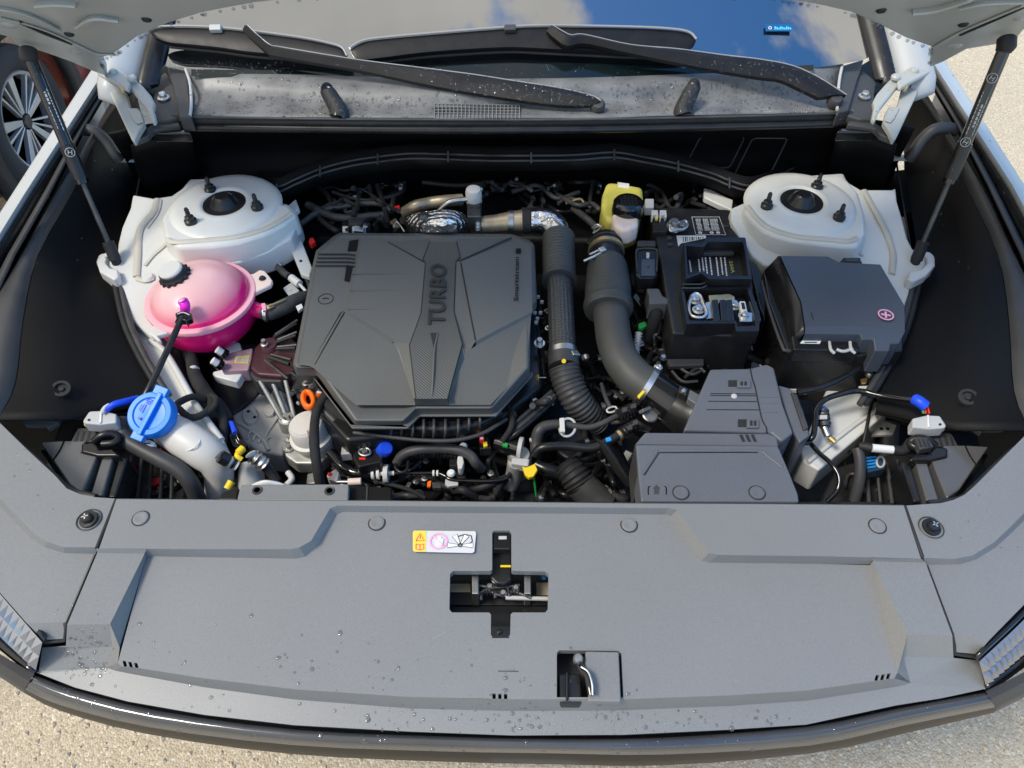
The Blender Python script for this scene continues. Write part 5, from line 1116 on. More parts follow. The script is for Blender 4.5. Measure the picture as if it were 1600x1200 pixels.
tube('loom', [(1024, 470, .91, .009), (1025, 490, .90, .012), (1018, 515, .87, .011), (1013, 545, .82, .009), (1010, 580, .76, .008)], .01, G['tape_cloth'], wl, seg=12)
tube('loom_branch', [(1024, 480, .91), (1030, 505, .88), (1024, 535, .84), (1018, 560, .80)], .005, G['grey_rubber'], wl, seg=8)
prism('green_clip', [(998, 505), (1008, 502), (1011, 508), (1002, 514), (997, 511)], .88, .008, G['green_plastic'], wl, .001)
tube('corrugated_sleeve', [(998, 520, .88), (995, 540, .87), (992, 560, .86)], .006, G['grey_plug'], wl, wave=.0015, pitch=.006, seg=10)

# ---- brake fluid reservoir
br = thing('brake_reservoir', 'yellowed brake fluid reservoir with round black screw cap', 'reservoir', U(975, 320, .93))
prism('tank', [(948, 283), (965, 284), (1005, 291), (1006, 312), (1000, 335), (972, 345), (955, 346), (944, 338), (940, 324), (941, 303)], .945, .08, G['fluid_yellow'], br, .010, seg=4)
prism('neck_bowl', [(956, 332), (998, 332), (998, 351), (985, 358), (970, 358), (958, 350)], .955, .04, G['fluid_pale'], br, .008, seg=3)
kn = []
cc = U(982, 318, .968)
for i in range(48): pass
lathe('cap', [(.0, .0065), (.022, .0065), (.0265, .005), (.029, .002), (.0295, -.003), (.031, -.010), (.0305, -.022)], cc, G['gloss_black'], br, seg=36, ang=30)
for r in range(5):
    for c in range(5):
        if (r - 2) ** 2 + (c - 2) ** 2 < 7: box('cap_grip', cc + Vector(((c - 2) * .0068, (r - 2) * .0068, .0068)), (.0058, .0058, .0012), G['satin_black'], br, bev=.0004)
prism('paper_label', [(965, 284.5), (983, 287), (983, 294), (966, 292)], .9458, .0008, G['sticker_white'], br, 0)
prism('clip_lug', rect(1008, 310, 1022, 324), .94, .02, G['grey_plug'], br, .002)
# pipes and bracket around it
tb = thing('vacuum_pipe', 'dark vacuum pipe with sprung clip left of the brake reservoir', 'pipe', U(915, 340, .9))
tube('pipe', [(896, 326, .90), (912, 338, .91), (926, 350, .91), (938, 366, .91)], .007, G['grey_rubber'], tb, seg=10)
for q in ([(924, 357), (932, 351), (940, 355)], [(926, 364), (934, 360), (940, 352)], [(930, 368), (928, 358), (936, 353)]): tube('clip_wire', [(*p, .925) for p in q], .002, G['bright_zinc'], tb, n=3, seg=6)
lathe('solenoid_disc', [(.0, .003), (.010, .003), (.0125, 0), (.0125, -.006)], U(971, 373, .915), G['oily_tan'], tb, seg=24); lathe('solenoid_pin', [(.0, .003), (.002, .002), (.0025, 0)], U(971, 374, .919), G['bright_zinc'], tb, seg=10)
tube('solenoid_body', [(951, 360, .91), (966, 360, .912)], .010, G['steel'], tb, n=2, seg=18)
tube('pipe', [(920, 385, .91), (935, 372, .92), (955, 372, .92)], .010, G['rubber'], tb, seg=10)

# ---- main fuse box on the right
fb = thing('fuse_box', 'dark blue grey fuse box cover with a pink circled plus sign', 'fuse box', U(1320, 480, .95))
ZX = .975
top = [(1219, 399), (1294, 400), (1311, 409), (1376, 412.5), (1414, 477), (1416, 512), (1258, 512), (1252, 472)]
vs, fs = [], []
low = [(1258, 521, ZX - .012), (1344, 522, ZX - .012), (1346, 530, ZX - .014), (1365, 530, ZX - .014), (1367, 548, ZX - .022), (1390, 548, ZX - .022), (1392, 537, ZX - .018), (1406, 536, ZX - .018), (1415, 516, ZX - .012)]
addp([(*p, ZX) for p in [top[0], top[1], top[2], top[3], top[4], top[7]]])
addp([(*top[7], ZX), (*top[4], ZX), (1415, 512, ZX - .004), (1258, 510, ZX - .004)])
addp([(1258, 510, ZX - .004), (1415, 512, ZX - .004), low[8], low[7], low[6], low[5], low[4], low[3], low[2], low[1], low[0]])
def wall(a, b, d0, d1=None): addp([a, b, (b[0], b[1], b[2])]) if False else None
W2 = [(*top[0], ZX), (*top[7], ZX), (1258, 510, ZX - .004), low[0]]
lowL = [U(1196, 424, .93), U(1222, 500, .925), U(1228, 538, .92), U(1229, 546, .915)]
mesh('shaded_lid_face', [U(*p) - Vector((0, 0, .0015)) for p in W2] + lowL, [[i, i + 1, 5 + i, 4 + i] for i in range(3)], G['satin_black'], fb, solid=.003)  # left face of the lid, its shade put in as a blacker plastic
rest = [(*top[4], ZX), (1415, 512, ZX - .004), *low[::-1]]
for P in (rest, [(*p, ZX) for p in top[:5]]):
    a_ = [U(*p) for p in P]; b_ = [p - Vector((0, 0, .05)) for p in a_]; i0 = len(vs); vs += a_ + b_; n = len(a_)
    for i in range(n - 1): fs.append([i0 + i, i0 + i + 1, i0 + n + i + 1, i0 + n + i])
v, f = clean(vs, fs); o = mesh('lid', v, f, G['fuse_cover'], fb, ang=18)
k = o.modifiers.new('bevel', 'BEVEL'); k.width = .0022; k.segments = 2; k.limit_method = 'ANGLE'; k.angle_limit = R_(14); k.harden_normals = True
prism('base', [(1192, 425), (1222, 402), (1380, 420), (1412, 480), (1412, 548), (1340, 556), (1230, 550), (1200, 470)], .93, .12, G['satin_black'], fb, .004)
tube('base_rim', [(1190, 440, .935), (1204, 490, .935), (1222, 540, .932), (1232, 548, .93), (1282, 550, .93), (1300, 548, .93)], .003, G['trim_grey'], fb, n=4, seg=8)
prism('front_ledge', [(1236, 524), (1340, 524), (1344, 548), (1240, 546)], .945, .03, G['satin_black'], fb, .003)
sk = prism('date_sticker', [(1258, 526), (1286, 526), (1281, 537), (1250, 536.5)], .9462, .0006, G['sticker_white'], fb, 0)
text('sticker_lettering', '1030', (1261, 531), (1281, 531), .9466, G['print_black'], sk, h=.006, ext=.0002); tube('sticker_dashes', [(1257, 535, .9464), (1276, 535, .9464)], .0014, G['dark_metal'], sk, n=1, seg=4)
ring('plus_ring', 1384, 492, ZX - .001, .0105, .0128, 'print_pink', fb, .0008); ring('ring_shadow', 1384, 492.6, ZX - .0014, .0125, .0136, 'print_black', fb, .0005)
c = U(1384, 492, ZX - .0008); box('plus_sign', c, (.015, .003, .0012), G['print_pink'], fb, rot=(0, 0, -.25), bev=0); box('plus_sign', c, (.003, .015, .0016), G['print_pink'], fb, rot=(0, 0, -.25), bev=0)
tube('faint_mark', [(1267, 487, ZX - .0018), (1271, 499, ZX - .002)], .0006, G['trim_black'], fb, n=1, seg=4)
la2 = prism('lid_latch', [(1311, 410), (1318, 402), (1344, 402), (1348, 411)], ZX - .004, .02, G['satin_black'], fb, .002); prism('latch_window', rect(1322, 403.5, 1341, 408), ZX - .0035, .001, G['trim_grey'], la2, 0)
for x0, x1 in ((1296, 1300), (1328, 1333)): tube('latch_hook', [(x0, 534, .95), (x0 + 2, 546, .948), (x0 + 8, 552, .945)], .0025, G['grey_plug'], fb, n=3, seg=6)
tube('latch_bail', [(1307, 546, .946), (1318, 549, .946), (1332, 545, .946)], .0028, G['grey_plug'], fb, n=3, seg=6)
prism('side_arm', [(1168, 402), (1184, 412), (1200, 452), (1196, 500), (1186, 480), (1176, 440)], .92, .06, G['satin_black'], fb, .004)
# ================================================================ left of the engine
bk_ = thing('mount_bracket', 'dark grey sheet bracket behind the pink coolant tank, carrying looms', 'bracket', U(350, 590, .72))
prism('bracket_plate', [(262, 420), (330, 413), (400, 404), (430, 384), (452, 386), (478, 440), (470, 540), (440, 600), (404, 612), (366, 648), (340, 640), (300, 580), (276, 530), (250, 470)], .74, .02, G['trim_black'], bk_, .004)
prism('bracket_panel', [(318, 540), (400, 536), (412, 590), (402, 618), (364, 648), (334, 606)], .75, .01, G['trim_grey'], bk_, .006)
ct = thing('coolant_tank', 'milky coolant expansion tank filled with bright pink coolant', 'coolant tank', U(314, 465, .86))
cc = U(313, 463, .915)
lathe('tank_body', [(.0, .050), (.030, .047), (.055, .038), (.072, .026), (.083, .012), (.086, .003), (.0865, -.004), (.088, -.012), (.090, -.03), (.086, -.055), (.06, -.085), (.0, -.09)], cc, G['coolant_tank'], ct, seg=48, ang=70)
lathe('weld_rim', [(.0855, .003), (.096, .002), (.097, -.002), (.096, -.006), (.087, -.007)], cc, G['tank_rim'], ct, seg=48)
tube('outlet', [(385, 480, .89), (404, 485, .888), (412, 487, .886)], .014, G['coolant_tank'], ct, n=3, seg=18)
fg = prism('mounting_ear', [(372, 434), (384, 428), (396, 427), (405, 421), (413, 422), (420, 430), (426, 438), (423, 445), (410, 451), (396, 458), (392, 450), (388, 440)], .915, .010, G['fluid_pale'], ct, .003)
lathe('ear_bolt', [(.0, .004), (.004, .004), (.006, .001), (.0065, 0)], U(410, 435, .916), G['print_black'], fg, seg=16)
fg = prism('mounting_ear', [(252, 505), (268, 512), (262, 520), (246, 524), (252, 532), (246, 532), (234, 522), (236, 512), (242, 504)], .915, .010, G['tank_white'], ct, .003); prism('ear_slot', ell(247, 509, 5, 3, 10), .9155, .001, G['print_black'], fg, 0)
cap = lathe('filler_cap', [(.0, .014), (.020, .014), (.023, .012), (.024, .006), (.0255, .004), (.0255, -.006), (.024, -.012), (.018, -.013)], U(273, 431, .962), G['rubber'], ct, seg=20, axis=(-.18, -.05, 1), ang=25)
lathe('cap_disc', [(.0, .0185), (.019, .0182), (.0212, .016), (.0212, .012)], U(273, 431, .962), mat('cap_grey', (.55, .55, .53), .5, bump=.2, bs=80), cap, seg=26, axis=(-.18, -.05, 1))
for i in range(14):
    a = i * 2 * math.pi / 14; q = Vector((-.18, -.05, 1)).to_track_quat('Z', 'Y')
    box('cap_grip', U(273, 431, .962) + q @ Vector((.0255 * math.cos(a), .0255 * math.sin(a), -.002)), (.005, .005, .012), G['rubber'], cap, rot=(0, 0, a), bev=.001)
tube('vent_nipple', [(286, 471, .966, .009), (289, 477, .964, .0085), (289, 486, .953, .008)], .008, G['magenta_plastic'], ct, n=5, seg=16); lathe('nipple_tip', [(.0, .004), (.004, .003), (.006, 0)], U(284, 469, .974), G['print_pink'], ct, seg=14, axis=(-.3, .2, 1))
tube('molded_groove', [(300, 440, .957), (320, 436, .957), (336, 444, .955)], .0012, G['tank_rim'], ct, n=4, seg=6)
[tube('moulded_mark', [(292 + i * 5, 507 + i * .3, .9185), (294 + i * 5, 502 + i * .3, .921)], .0008, G['tank_rim'], ct, n=1, seg=5) for i in range(6)]
vc = thing('vent_hose', 'thin black vent hose clipped to the pink tank and running down to the blue cap', 'hose', U(260, 560, .93))
prism('hose_clip', [(273, 489), (286, 484), (299, 489), (300, 497), (293, 500), (292, 506), (288, 500), (282, 500), (276, 507), (272, 503), (275, 497)], .966, .012, G['gloss_black'], vc, .002)
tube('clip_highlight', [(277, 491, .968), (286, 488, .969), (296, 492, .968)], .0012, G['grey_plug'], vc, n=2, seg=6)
tube('hose', [(285, 496, .962), (276, 515, .965), (262, 546, .96), (246, 580, .95), (230, 612, .94), (214, 640, .925), (204, 660, .91)], .0052, G['satin_black'], vc, n=8, seg=10)
mw = thing('tank_stud', 'white washer with black stud under the front of the pink tank', 'washer', U(290, 527, .86))
lathe('washer', [(.0, .003), (.0085, .003), (.010, .001), (.010, 0)], U(290, 527, .87), G['white_plastic'], mw, seg=22); lathe('stud', [(.0, .006), (.003, .005), (.0035, .003)], U(288, 526, .87), G['print_black'], mw, seg=12)
rh = thing('radiator_hose', 'thick black coolant hose with gold clamp leaving the pink tank', 'hose', U(440, 480, .88))
tube('hose', [(408, 489, .887, .012), (424, 488, .887, .0145), (445, 479, .89, .0145), (470, 468, .885, .0145), (490, 466, .87, .014)], .014, G['grey_rubber'], rh, seg=16)
tube('clamp', [(414, 489, .888), (419, 489, .888)], .0165, G['bright_zinc'], rh, n=2, seg=22); prism('gold_tab', [(415, 478), (424, 474), (429, 478), (418, 483)], .906, .004, G['gold_zinc'], rh, .0006); tube('gold_wire', [(420, 478, .908), (440, 470, .908), (446, 467, .908)], .0016, G['gold_zinc'], rh, n=3, seg=6)
prism('pink_tab', [(408, 474), (414, 473), (416, 484), (410, 486)], .905, .004, G['print_pink'], rh, .0008)
prism('end_lug', [(462, 478), (471, 474), (474, 480), (466, 486)], .905, .006, G['white_plastic'], rh, .001)
sw = thing('temperature_sensor', 'small grey sensor with white sleeve on a dark lead beside the pink tank', 'sensor', U(455, 440, .88))
tube('lead', [(432, 413, .88), (443, 426, .885), (452, 432, .888)], .007, G['grey_rubber'], sw, seg=10); tube('white_sleeve', [(455, 434, .89), (468, 444, .89)], .0075, G['white_plastic'], sw, n=2, seg=14); tube('white_lead', [(468, 444, .89), (478, 455, .885)], .003, G['white_plastic'], sw, n=2, seg=8)
prism('grey_tag', [(442, 450), (455, 441), (468, 454), (453, 464)], .885, .004, G['grey_plug'], sw, .001); lathe('tag_hole', [(.0, .001), (.002, .001), (.002, 0)], U(453, 453, .8855), G['tank_white'], sw, seg=10)
tube('tag_pin', [(434, 410, .89), (440, 415, .89)], .002, G['bright_zinc'], sw, n=2, seg=8)

ecu = thing('solenoid_valve', 'mauve solenoid valve block with two white capped bolts', 'valve', U(370, 565, .84))
prism('valve_body', [(352, 552), (395, 543), (393, 560), (388, 578), (348, 580), (344, 572)], .85, .03, G['mauve_plastic'], ecu, .003)
prism('white_mount', [(346, 542), (352, 536), (374, 534), (378, 546), (352, 552)], .84, .02, G['white_plastic'], ecu, .003); prism('white_mount', [(333, 580), (346, 577), (380, 581), (374, 592), (370, 597), (336, 588), (331, 584)], .84, .02, G['white_plastic'], ecu, .003)
for x, y in ((343, 549), (336, 566)):
    tube('bolt_collar', [(x + 9, y + 5, .858), (x + 3, y + 1, .866)], .0095, G['gloss_black'], ecu, n=2, seg=16); tube('white_cap', [(x + 4, y + 2, .866), (x - 4, y - 3, .874)], .0065, G['white_plastic'], ecu, n=2, seg=16)
yl = prism('yellow_label', [(368, 557), (390, 555), (387, 568), (366, 567)], .8508, .0006, G['sticker_yellow'], ecu, 0)
prism('label_field', [(370, 558.5), (378, 557.7), (376, 566), (368, 565.6)], .8512, .0003, G['tank_white'], yl, 0); prism('label_field', [(380, 558), (388, 557), (385, 567), (378, 566.5)], .8512, .0003, G['grey_plug'], yl, 0)
mb = thing('engine_mount', 'maroon black engine mount with radiating ribs left of the engine cover', 'engine mount', U(425, 560, .86))
prism('mount_body', [(396, 543), (412, 527), (450, 520), (470, 540), (462, 580), (440, 588), (402, 585), (390, 574)], .855, .05, G['maroon_plastic'], mb, .006)
prism('mount_edge', [(390, 576), (402, 587), (441, 590), (440, 596), (400, 596), (391, 586)], .845, .04, G['trim_grey'], mb, .003)
for q in (((430, 523), (465, 500)), ((434, 531), (464, 519)), ((434, 542), (464, 539)), ((424, 554), (455, 562)), ((414, 563), (450, 592))): tube('mount_rib', [(*q[0], .864), (*q[1], .872)], .0028, G['dark_metal'], mb, n=2, seg=8); 
for q in (((428, 527), (463, 505)), ((432, 535), (462, 524)), ((432, 545), (462, 544)), ((420, 558), (452, 569))): tube('mount_groove', [(*q[0], .862), (*q[1], .868)], .0035, G['print_black'], mb, n=2, seg=8)
lathe('hub', [(.0, .002), (.014, .002), (.018, -.004)], U(420, 538, .86), G['maroon_plastic'], mb, seg=24); lathe('hub_bolt', [(.0, .014), (.004, .014), (.0045, .006), (.007, .005), (.007, 0)], U(414, 540, .862), G['steel'], mb, seg=8, ang=20)
al = thing('alloy_arm', 'ribbed cast alloy arm bolted to the pale gearbox casting', 'arm', U(435, 625, .80))
loft('arm_body', [[(404, 594, .82), (418, 592, .835), (434, 591, .835), (448, 594, .82)], [(418, 618, .80), (428, 616, .815), (440, 616, .815), (454, 622, .80)], [(436, 650, .78), (444, 648, .79), (454, 648, .79), (461, 652, .78)], [(442, 664, .775), (447, 666, .778), (455, 666, .778), (462, 661, .775)]], G['cast_alloy'], al, n=3, nr=3, solid=.02, ang=70)
for q in (((406, 595), (440, 655)), ((424, 592), (447, 650)), ((446, 594), (460, 652))): tube('arm_rib', [(*q[0], .842), (*q[1], .795)], .004, G['cast_alloy'], al, n=4, seg=8)
lathe('arm_boss', [(.0, .006), (.014, .006), (.016, 0), (.016, -.02)], U(449, 657, .79), G['cast_alloy'], al, seg=24); lathe('arm_bolt', [(.0, .012), (.0055, .012), (.007, .009), (.007, .004), (.010, .003), (.010, 0)], U(449, 655, .796), G['bright_zinc'], al, seg=10, ang=20)
gc = thing('gearbox_casting', 'pale cast gearbox cover with bosses between washer neck and alloy arm', 'casting', U(410, 660, .74))
mat('pale_casting', (.62, .61, .57), .5, var=.06, vs=20, bump=.3, bs=150)
prism('casting_plate', [(406, 612), (418, 616), (430, 634), (441, 658), (462, 671), (458, 684), (444, 698), (442, 711), (402, 705), (382, 690), (366, 664), (362, 648), (382, 636), (398, 622)], .75, .06, G['pale_casting'], gc, .006)
prism('casting_lobe', ell(390, 648, 12, 14, 18), .757, .01, G['pale_casting'], gc, .003); prism('casting_lobe', ell(420, 640, 9, 10, 16), .757, .01, G['pale_casting'], gc, .003)
for q in ((388, 643), (398, 652)): lathe('dowel_hole', [(.0, .001), (.003, .001), (.003, 0)], U(*q, .757), G['print_black'], gc, seg=10)
tube('casting_ridge', [(372, 660, .752), (392, 672, .752), (412, 688, .752), (420, 704, .752)], .004, G['pale_casting'], gc, seg=8); tube('casting_ridge', [(410, 690, .752), (420, 672, .752), (436, 650, .752)], .003, G['pale_casting'], gc, seg=8)
for i in range(4): tube('cast_fin', [(386 + i * 9, 686 + i * 3, .751), (390 + i * 9, 676 + i * 3, .754), (396 + i * 9, 674 + i * 3, .751)], .0025, G['pale_casting'], gc, seg=6)
od = thing('dipstick', 'bright orange dipstick ring beside the lower left corner of the engine cover', 'dipstick', U(487, 626, .86))
def oval(cx, cy, rx, ry, rot, z, n=18):
    return [(cx + rx * math.cos(t) * math.cos(rot) - ry * math.sin(t) * math.sin(rot), cy + rx * math.cos(t) * math.sin(rot) + ry * math.sin(t) * math.cos(rot), z) for t in [2 * math.pi * i / n for i in range(n + 1)]]
tube('pull_ring', oval(482, 625, 8, 12, -.25, .875), .0045, G['orange_plastic'], od, n=2, seg=10, sq=1.6); tube('stem', [(490, 622, .872), (504, 618, .865), (512, 616, .855)], .0055, G['orange_plastic'], od, n=4, seg=10)
prism('white_shroud', [(489, 608), (498, 608), (508, 616), (502, 622), (492, 618)], .865, .01, G['white_plastic'], od, .002)
vp = thing('vacuum_pump', 'round pale metal vacuum pump on a grey flange left of the intake manifold', 'pump', U(487, 690, .78))
prism('flange', [(442, 700), (452, 684), (466, 662), (500, 660), (520, 680), (524, 700), (500, 724), (462, 724), (446, 712)], .785, .03, G['cast_alloy'], vp, .004)
lathe('pump_drum', [(.0, .058), (.027, .058), (.030, .054), (.0315, .03), (.037, .028), (.037, .018), (.033, .014), (.033, 0)], U(494, 694, .785), G['pale_casting'], vp, seg=36, axis=(-.12, 0, 1))
lathe('drum_face', [(.0, .0605), (.0245, .060), (.026, .058)], U(494, 694, .785), G['tank_white'], vp, seg=32, axis=(-.12, 0, 1))
for i in range(4): tube('face_print', [(480 + i * 4, 672, .848), (482 + i * 4, 684 - i, .848)], .0008, G['mauve_plastic'], vp, n=1, seg=4)
for q in ((451, 701), (452, 686)): lathe('flange_bolt', [(.0, .010), (.004, .010), (.0045, .003), (.009, .003), (.0095, 0)], U(*q, .786), G['steel'], vp, seg=10, ang=20)
tube('pump_pipe', [(515, 706, .81), (524, 716, .805), (534, 728, .80), (550, 737, .80), (565, 740, .80), (583, 740, .80)], .0085, G['gloss_black'], vp, n=6, seg=14)
for x in (581, 589): tube('pipe_clip', [(x, 739.5, .80), (x + 4, 739.5, .80)], .0105, G['white_plastic'], vp, n=2, seg=18)
tube('valve_disc', [(600, 740, .80), (607, 740, .80)], .0155, G['tank_white'], vp, n=2, seg=24); tube('valve_stub', [(592, 740, .80), (616, 739.5, .80)], .004, G['white_plastic'], vp, n=2, seg=10)
tube('thin_line', [(614, 739.5, .80), (650, 739.5, .80), (683, 739.5, .80), (696, 744, .80), (709, 750, .80), (760, 752, .80), (790, 748, .80), (800, 735, .80)], .0036, G['gloss_black'], vp, n=5, seg=8)
for x in (676, 682): tube('line_clip', [(x, 739.5, .80), (x + 3, 739.5, .80)], .0055, G['white_plastic'], vp, n=1, seg=10)

# taped harness
hn = thing('wiring_harness', 'black taped wiring harness with loops hanging over the left rail', 'harness', U(330, 620, .86))
tube('trunk', [(286, 524, .84, .010), (297, 552, .85, .010), (303, 582, .86, .011), (314, 604, .865, .012), (330, 624, .865, .011), (345, 646, .86, .009), (350, 664, .855, .008), (347, 688, .845, .008), (344, 704, .84, .0075)], .01, G['tape_cloth'], hn, n=6, seg=12)
tube('loop', [(320, 624, .872), (300, 620, .885), (276, 632, .89), (282, 641, .892), (296, 652, .892), (312, 650, .89), (328, 638, .882), (334, 622, .872)], .0058, G['tape_cloth'], hn, n=6, seg=10)
tube('loop', [(330, 618, .88), (338, 624, .885), (334, 636, .885), (320, 648, .885)], .005, G['tape_cloth'], hn, n=6, seg=10)
tube('branch', [(340, 625, .86), (352, 640, .855), (360, 655, .85)], .006, G['tape_cloth'], hn, seg=10)
prism('blue_tape', [(356, 656), (364, 656), (370, 672), (362, 676)], .86, .012, G['blue_wire'], hn, .003)
for i in range(4): tube('thin_wire', [(362 + i * 2, 674, .855), (360 + i * 4, 684, .85), (366 + i * 4, 696, .845), (372 + i * 3, 702, .84)], .0015, G['gloss_black'], hn, n=3, seg=6)
prism('black_plug', [(370, 688), (380, 684), (388, 694), (378, 702)], .85, .015, G['gloss_black'], hn, .002)
tube('tape_ring', [(297, 576, .862), (303, 574, .87), (309, 577, .862)], .004, G['grey_plug'], hn, n=3, seg=8)
tube('loom_behind', [(262, 520, .83), (276, 560, .83), (296, 610, .83), (330, 660, .82)], .012, G['rubber'], hn, seg=10)
h2 = thing('pump_harness', 'black taped harness crossing over the pale vacuum pump', 'harness', U(495, 690, .85))
tube('trunk', [(522, 606, .86, .008), (510, 618, .868, .009), (498, 634, .87, .008), (492, 656, .868, .0075), (491, 690, .868, .0085), (494, 720, .855, .008), (499, 750, .83, .0085), (504, 772, .80, .008)], .008, G['tape_cloth'], h2, n=6, seg=12)
tube('branch', [(506, 630, .862, .012), (530, 646, .855, .014), (548, 662, .85, .011), (558, 676, .845, .008), (562, 694, .84, .007)], .01, G['tape_cloth'], h2, n=6, seg=12)
tube('branch', [(504, 640, .86), (526, 662, .852), (540, 690, .83)], .007, G['grey_rubber'], h2, n=5, seg=10)
ic = thing('injector_plug', 'black injector plug with steel ring between pump and blue connector', 'connector', U(570, 712, .83))
prism('plug_base', [(552, 700), (590, 696), (602, 706), (596, 722), (560, 730), (552, 718)], .83, .03, G['satin_black'], ic, .003)
tube('steel_ring', oval(570, 706, 9, 6, 0, .835), .0022, G['steel'], ic, n=2, seg=8); lathe('ring_core', [(.0, .006), (.004, .006), (.006, 0)], U(570, 706, .832), G['bright_zinc'], ic, seg=14)
prism('red_mark', rect(561, 715, 571, 718), .8315, .001, G['red_plastic'], ic, 0); prism('plug_lug', [(534, 694), (540, 682), (546, 696), (552, 708), (532, 710)], .825, .02, G['grey_plug'], ic, .002)
prism('purple_tab', [(538, 701), (552, 697), (552, 702), (540, 706)], .827, .002, G['mauve_plastic'], ic, .0005)
bc = thing('blue_connector', 'dark blue connector under the front edge of the engine cover', 'connector', U(600, 704, .83))
lathe('connector_body', [(.0, .014), (.010, .014), (.0125, .010), (.0125, -.012), (.009, -.016)], U(600, 703, .83), G['blue_wire'], bc, seg=18, axis=(.4, -.3, .8)); tube('lead', [(594, 694, .83), (588, 688, .825)], .004, G['rubber'], bc, n=2, seg=8)
cy = thing('cyan_button', 'small light blue round cap below the engine cover front edge', 'cap', U(578, 689, .83)); lathe('button', [(.0, .004), (.005, .004), (.0065, .001), (.0065, -.006)], U(578, 689, .835), G['cyan_plastic'], cy, seg=18); lathe('holder', [(.007, .0), (.009, 0), (.009, -.01), (.007, -.01)], U(578, 689, .834), G['rubber'], cy, seg=18)
bh = thing('bypass_hose', 'arched grey black hose in front of the intake manifold', 'hose', U(690, 705, .83))
tube('hose', [(620, 724, .81), (626, 714, .82), (640, 706, .83), (662, 702, .835), (692, 701, .835), (718, 704, .835), (735, 712, .83), (744, 724, .82), (752, 732, .80)], .0085, G['grey_rubber'], bh, n=7, seg=14)
tube('cable_guard', [(622, 722, .80), (640, 713, .815), (690, 710, .82), (728, 716, .815)], .006, G['satin_black'], bh, wave=.0012, pitch=.006, seg=10)
tube('loop_bracket', [(620, 722, .815), (618, 730, .815), (626, 738, .815), (636, 734, .815), (638, 720, .815)], .003, G['satin_black'], bh, n=4, seg=8)
for (x, y, w_, h_) in ((719, 720, 7, 16), ): prism('white_valve', [(x - 4, y - 8), (x + 4, y - 8), (x + 6, y + 2), (x + 3, y + 12), (x - 3, y + 12), (x - 5, y + 2)], .83, .02, G['tank_white'], bh, .002)
prism('valve_block', rect(702, 716, 714, 728), .825, .02, G['satin_black'], bh, .002)
for q in ((724, 698), (705, 740)): lathe('pale_bolt', [(.0, .006), (.005, .005), (.007, .002), (.007, 0)], U(*q, .83), G['white_plastic'], bh, seg=14)
prism('steel_clip', [(696, 748), (716, 750), (716, 758), (700, 760), (695, 756)], .80, .006, G['grey_plug'], bh, .001); prism('orange_tag', [(668, 752), (674, 750), (673, 760), (667, 760)], .80, .006, G['orange_plastic'], bh, .001); prism('grey_plug', [(674, 752), (690, 754), (690, 762), (676, 762)], .80, .01, G['trim_grey'], bh, .002)
th = thing('thermostat', 'cast alloy thermostat housing with yellow clip above the radiator', 'thermostat', U(810, 725, .80))
tube('housing_tube', [(776, 690, .82), (800, 698, .82), (812, 702, .82)], .017, G['gloss_black'], th, n=4, seg=20); lathe('housing', [(.0, .02), (.016, .02), (.020, .014), (.020, -.03)], U(812, 720, .80), G['cast_alloy'], th, seg=24); prism('housing_arm', [(800, 714), (828, 716), (826, 728), (798, 724)], .825, .02, G['grey_plug'], th, .003)
tube('housing_leg', [(806, 724, .81), (802, 745, .78), (796, 760, .76)], .014, G['cast_alloy'], th, seg=14)
prism('yellow_clip', [(816, 728), (822, 730), (836, 724), (840, 734), (834, 744), (826, 746), (820, 740)], .83, .008, G['yellow_plastic'], th, .0015); tube('yellow_stem', [(834, 745, .82), (836, 760, .80), (838, 775, .78)], .002, G['green_plastic'], th, n=3, seg=6)
tube('white_lug', [(829, 690, .83), (836, 688, .83)], .006, G['white_plastic'], th, n=2, seg=10); tube('white_band', [(810, 700, .825), (816, 701, .825)], .019, G['grey_plug'], th, n=2, seg=20)
sn = thing('pressure_sensor', 'sensor with small red and yellow tab right of the intake manifold ribs', 'sensor', U(752, 690, .84)); prism('sensor_body', [(746, 676), (762, 680), (768, 700), (750, 702)], .835, .02, G['satin_black'], sn, .002); prism('red_tab', [(748, 680), (756, 679), (757, 690), (750, 691)], .84, .006, G['red_plastic'], sn, .001); prism('white_tab', rect(750, 683, 755, 686), .8405, .001, G['white_plastic'], sn, 0); prism('yellow_tab', [(754, 690), (761, 689), (762, 696), (756, 698)], .84, .006, G['yellow_plastic'], sn, .001); prism('green_tab', [(786, 690), (794, 692), (793, 698), (785, 696)], .84, .006, G['green_plastic'], sn, .001)
tube('wire', [(750, 678, .84), (748, 668, .85), (760, 654, .86), (784, 640, .86)], .002, G['gloss_black'], sn, n=4, seg=6)
l3 = thing('flat_loom', 'bundle of black cables sweeping from under the cover towards the radiator', 'loom', U(820, 640, .85))
for i in range(4): tube('cable', [(862 + i * 2, 612 + i * 3, .85), (840 + i * 3, 632 + i * 3, .85), (812 + i * 2, 656 + i * 4, .85), (796, 676 + i * 3, .84), (780, 690 + i * 2, .82)], .0045, G['satin_black' if i % 2 else 'grey_rubber'], l3, n=5, seg=8)
for q in (((798, 640), (785, 690)), ((770, 640), (760, 676)), ((790, 634), (800, 660))): tube('cable', [(*q[0], .855), ((q[0][0] + q[1][0]) / 2 + 8, (q[0][1] + q[1][1]) / 2, .86), (*q[1], .84)], .005, G['tape_cloth'], l3, n=4, seg=8)

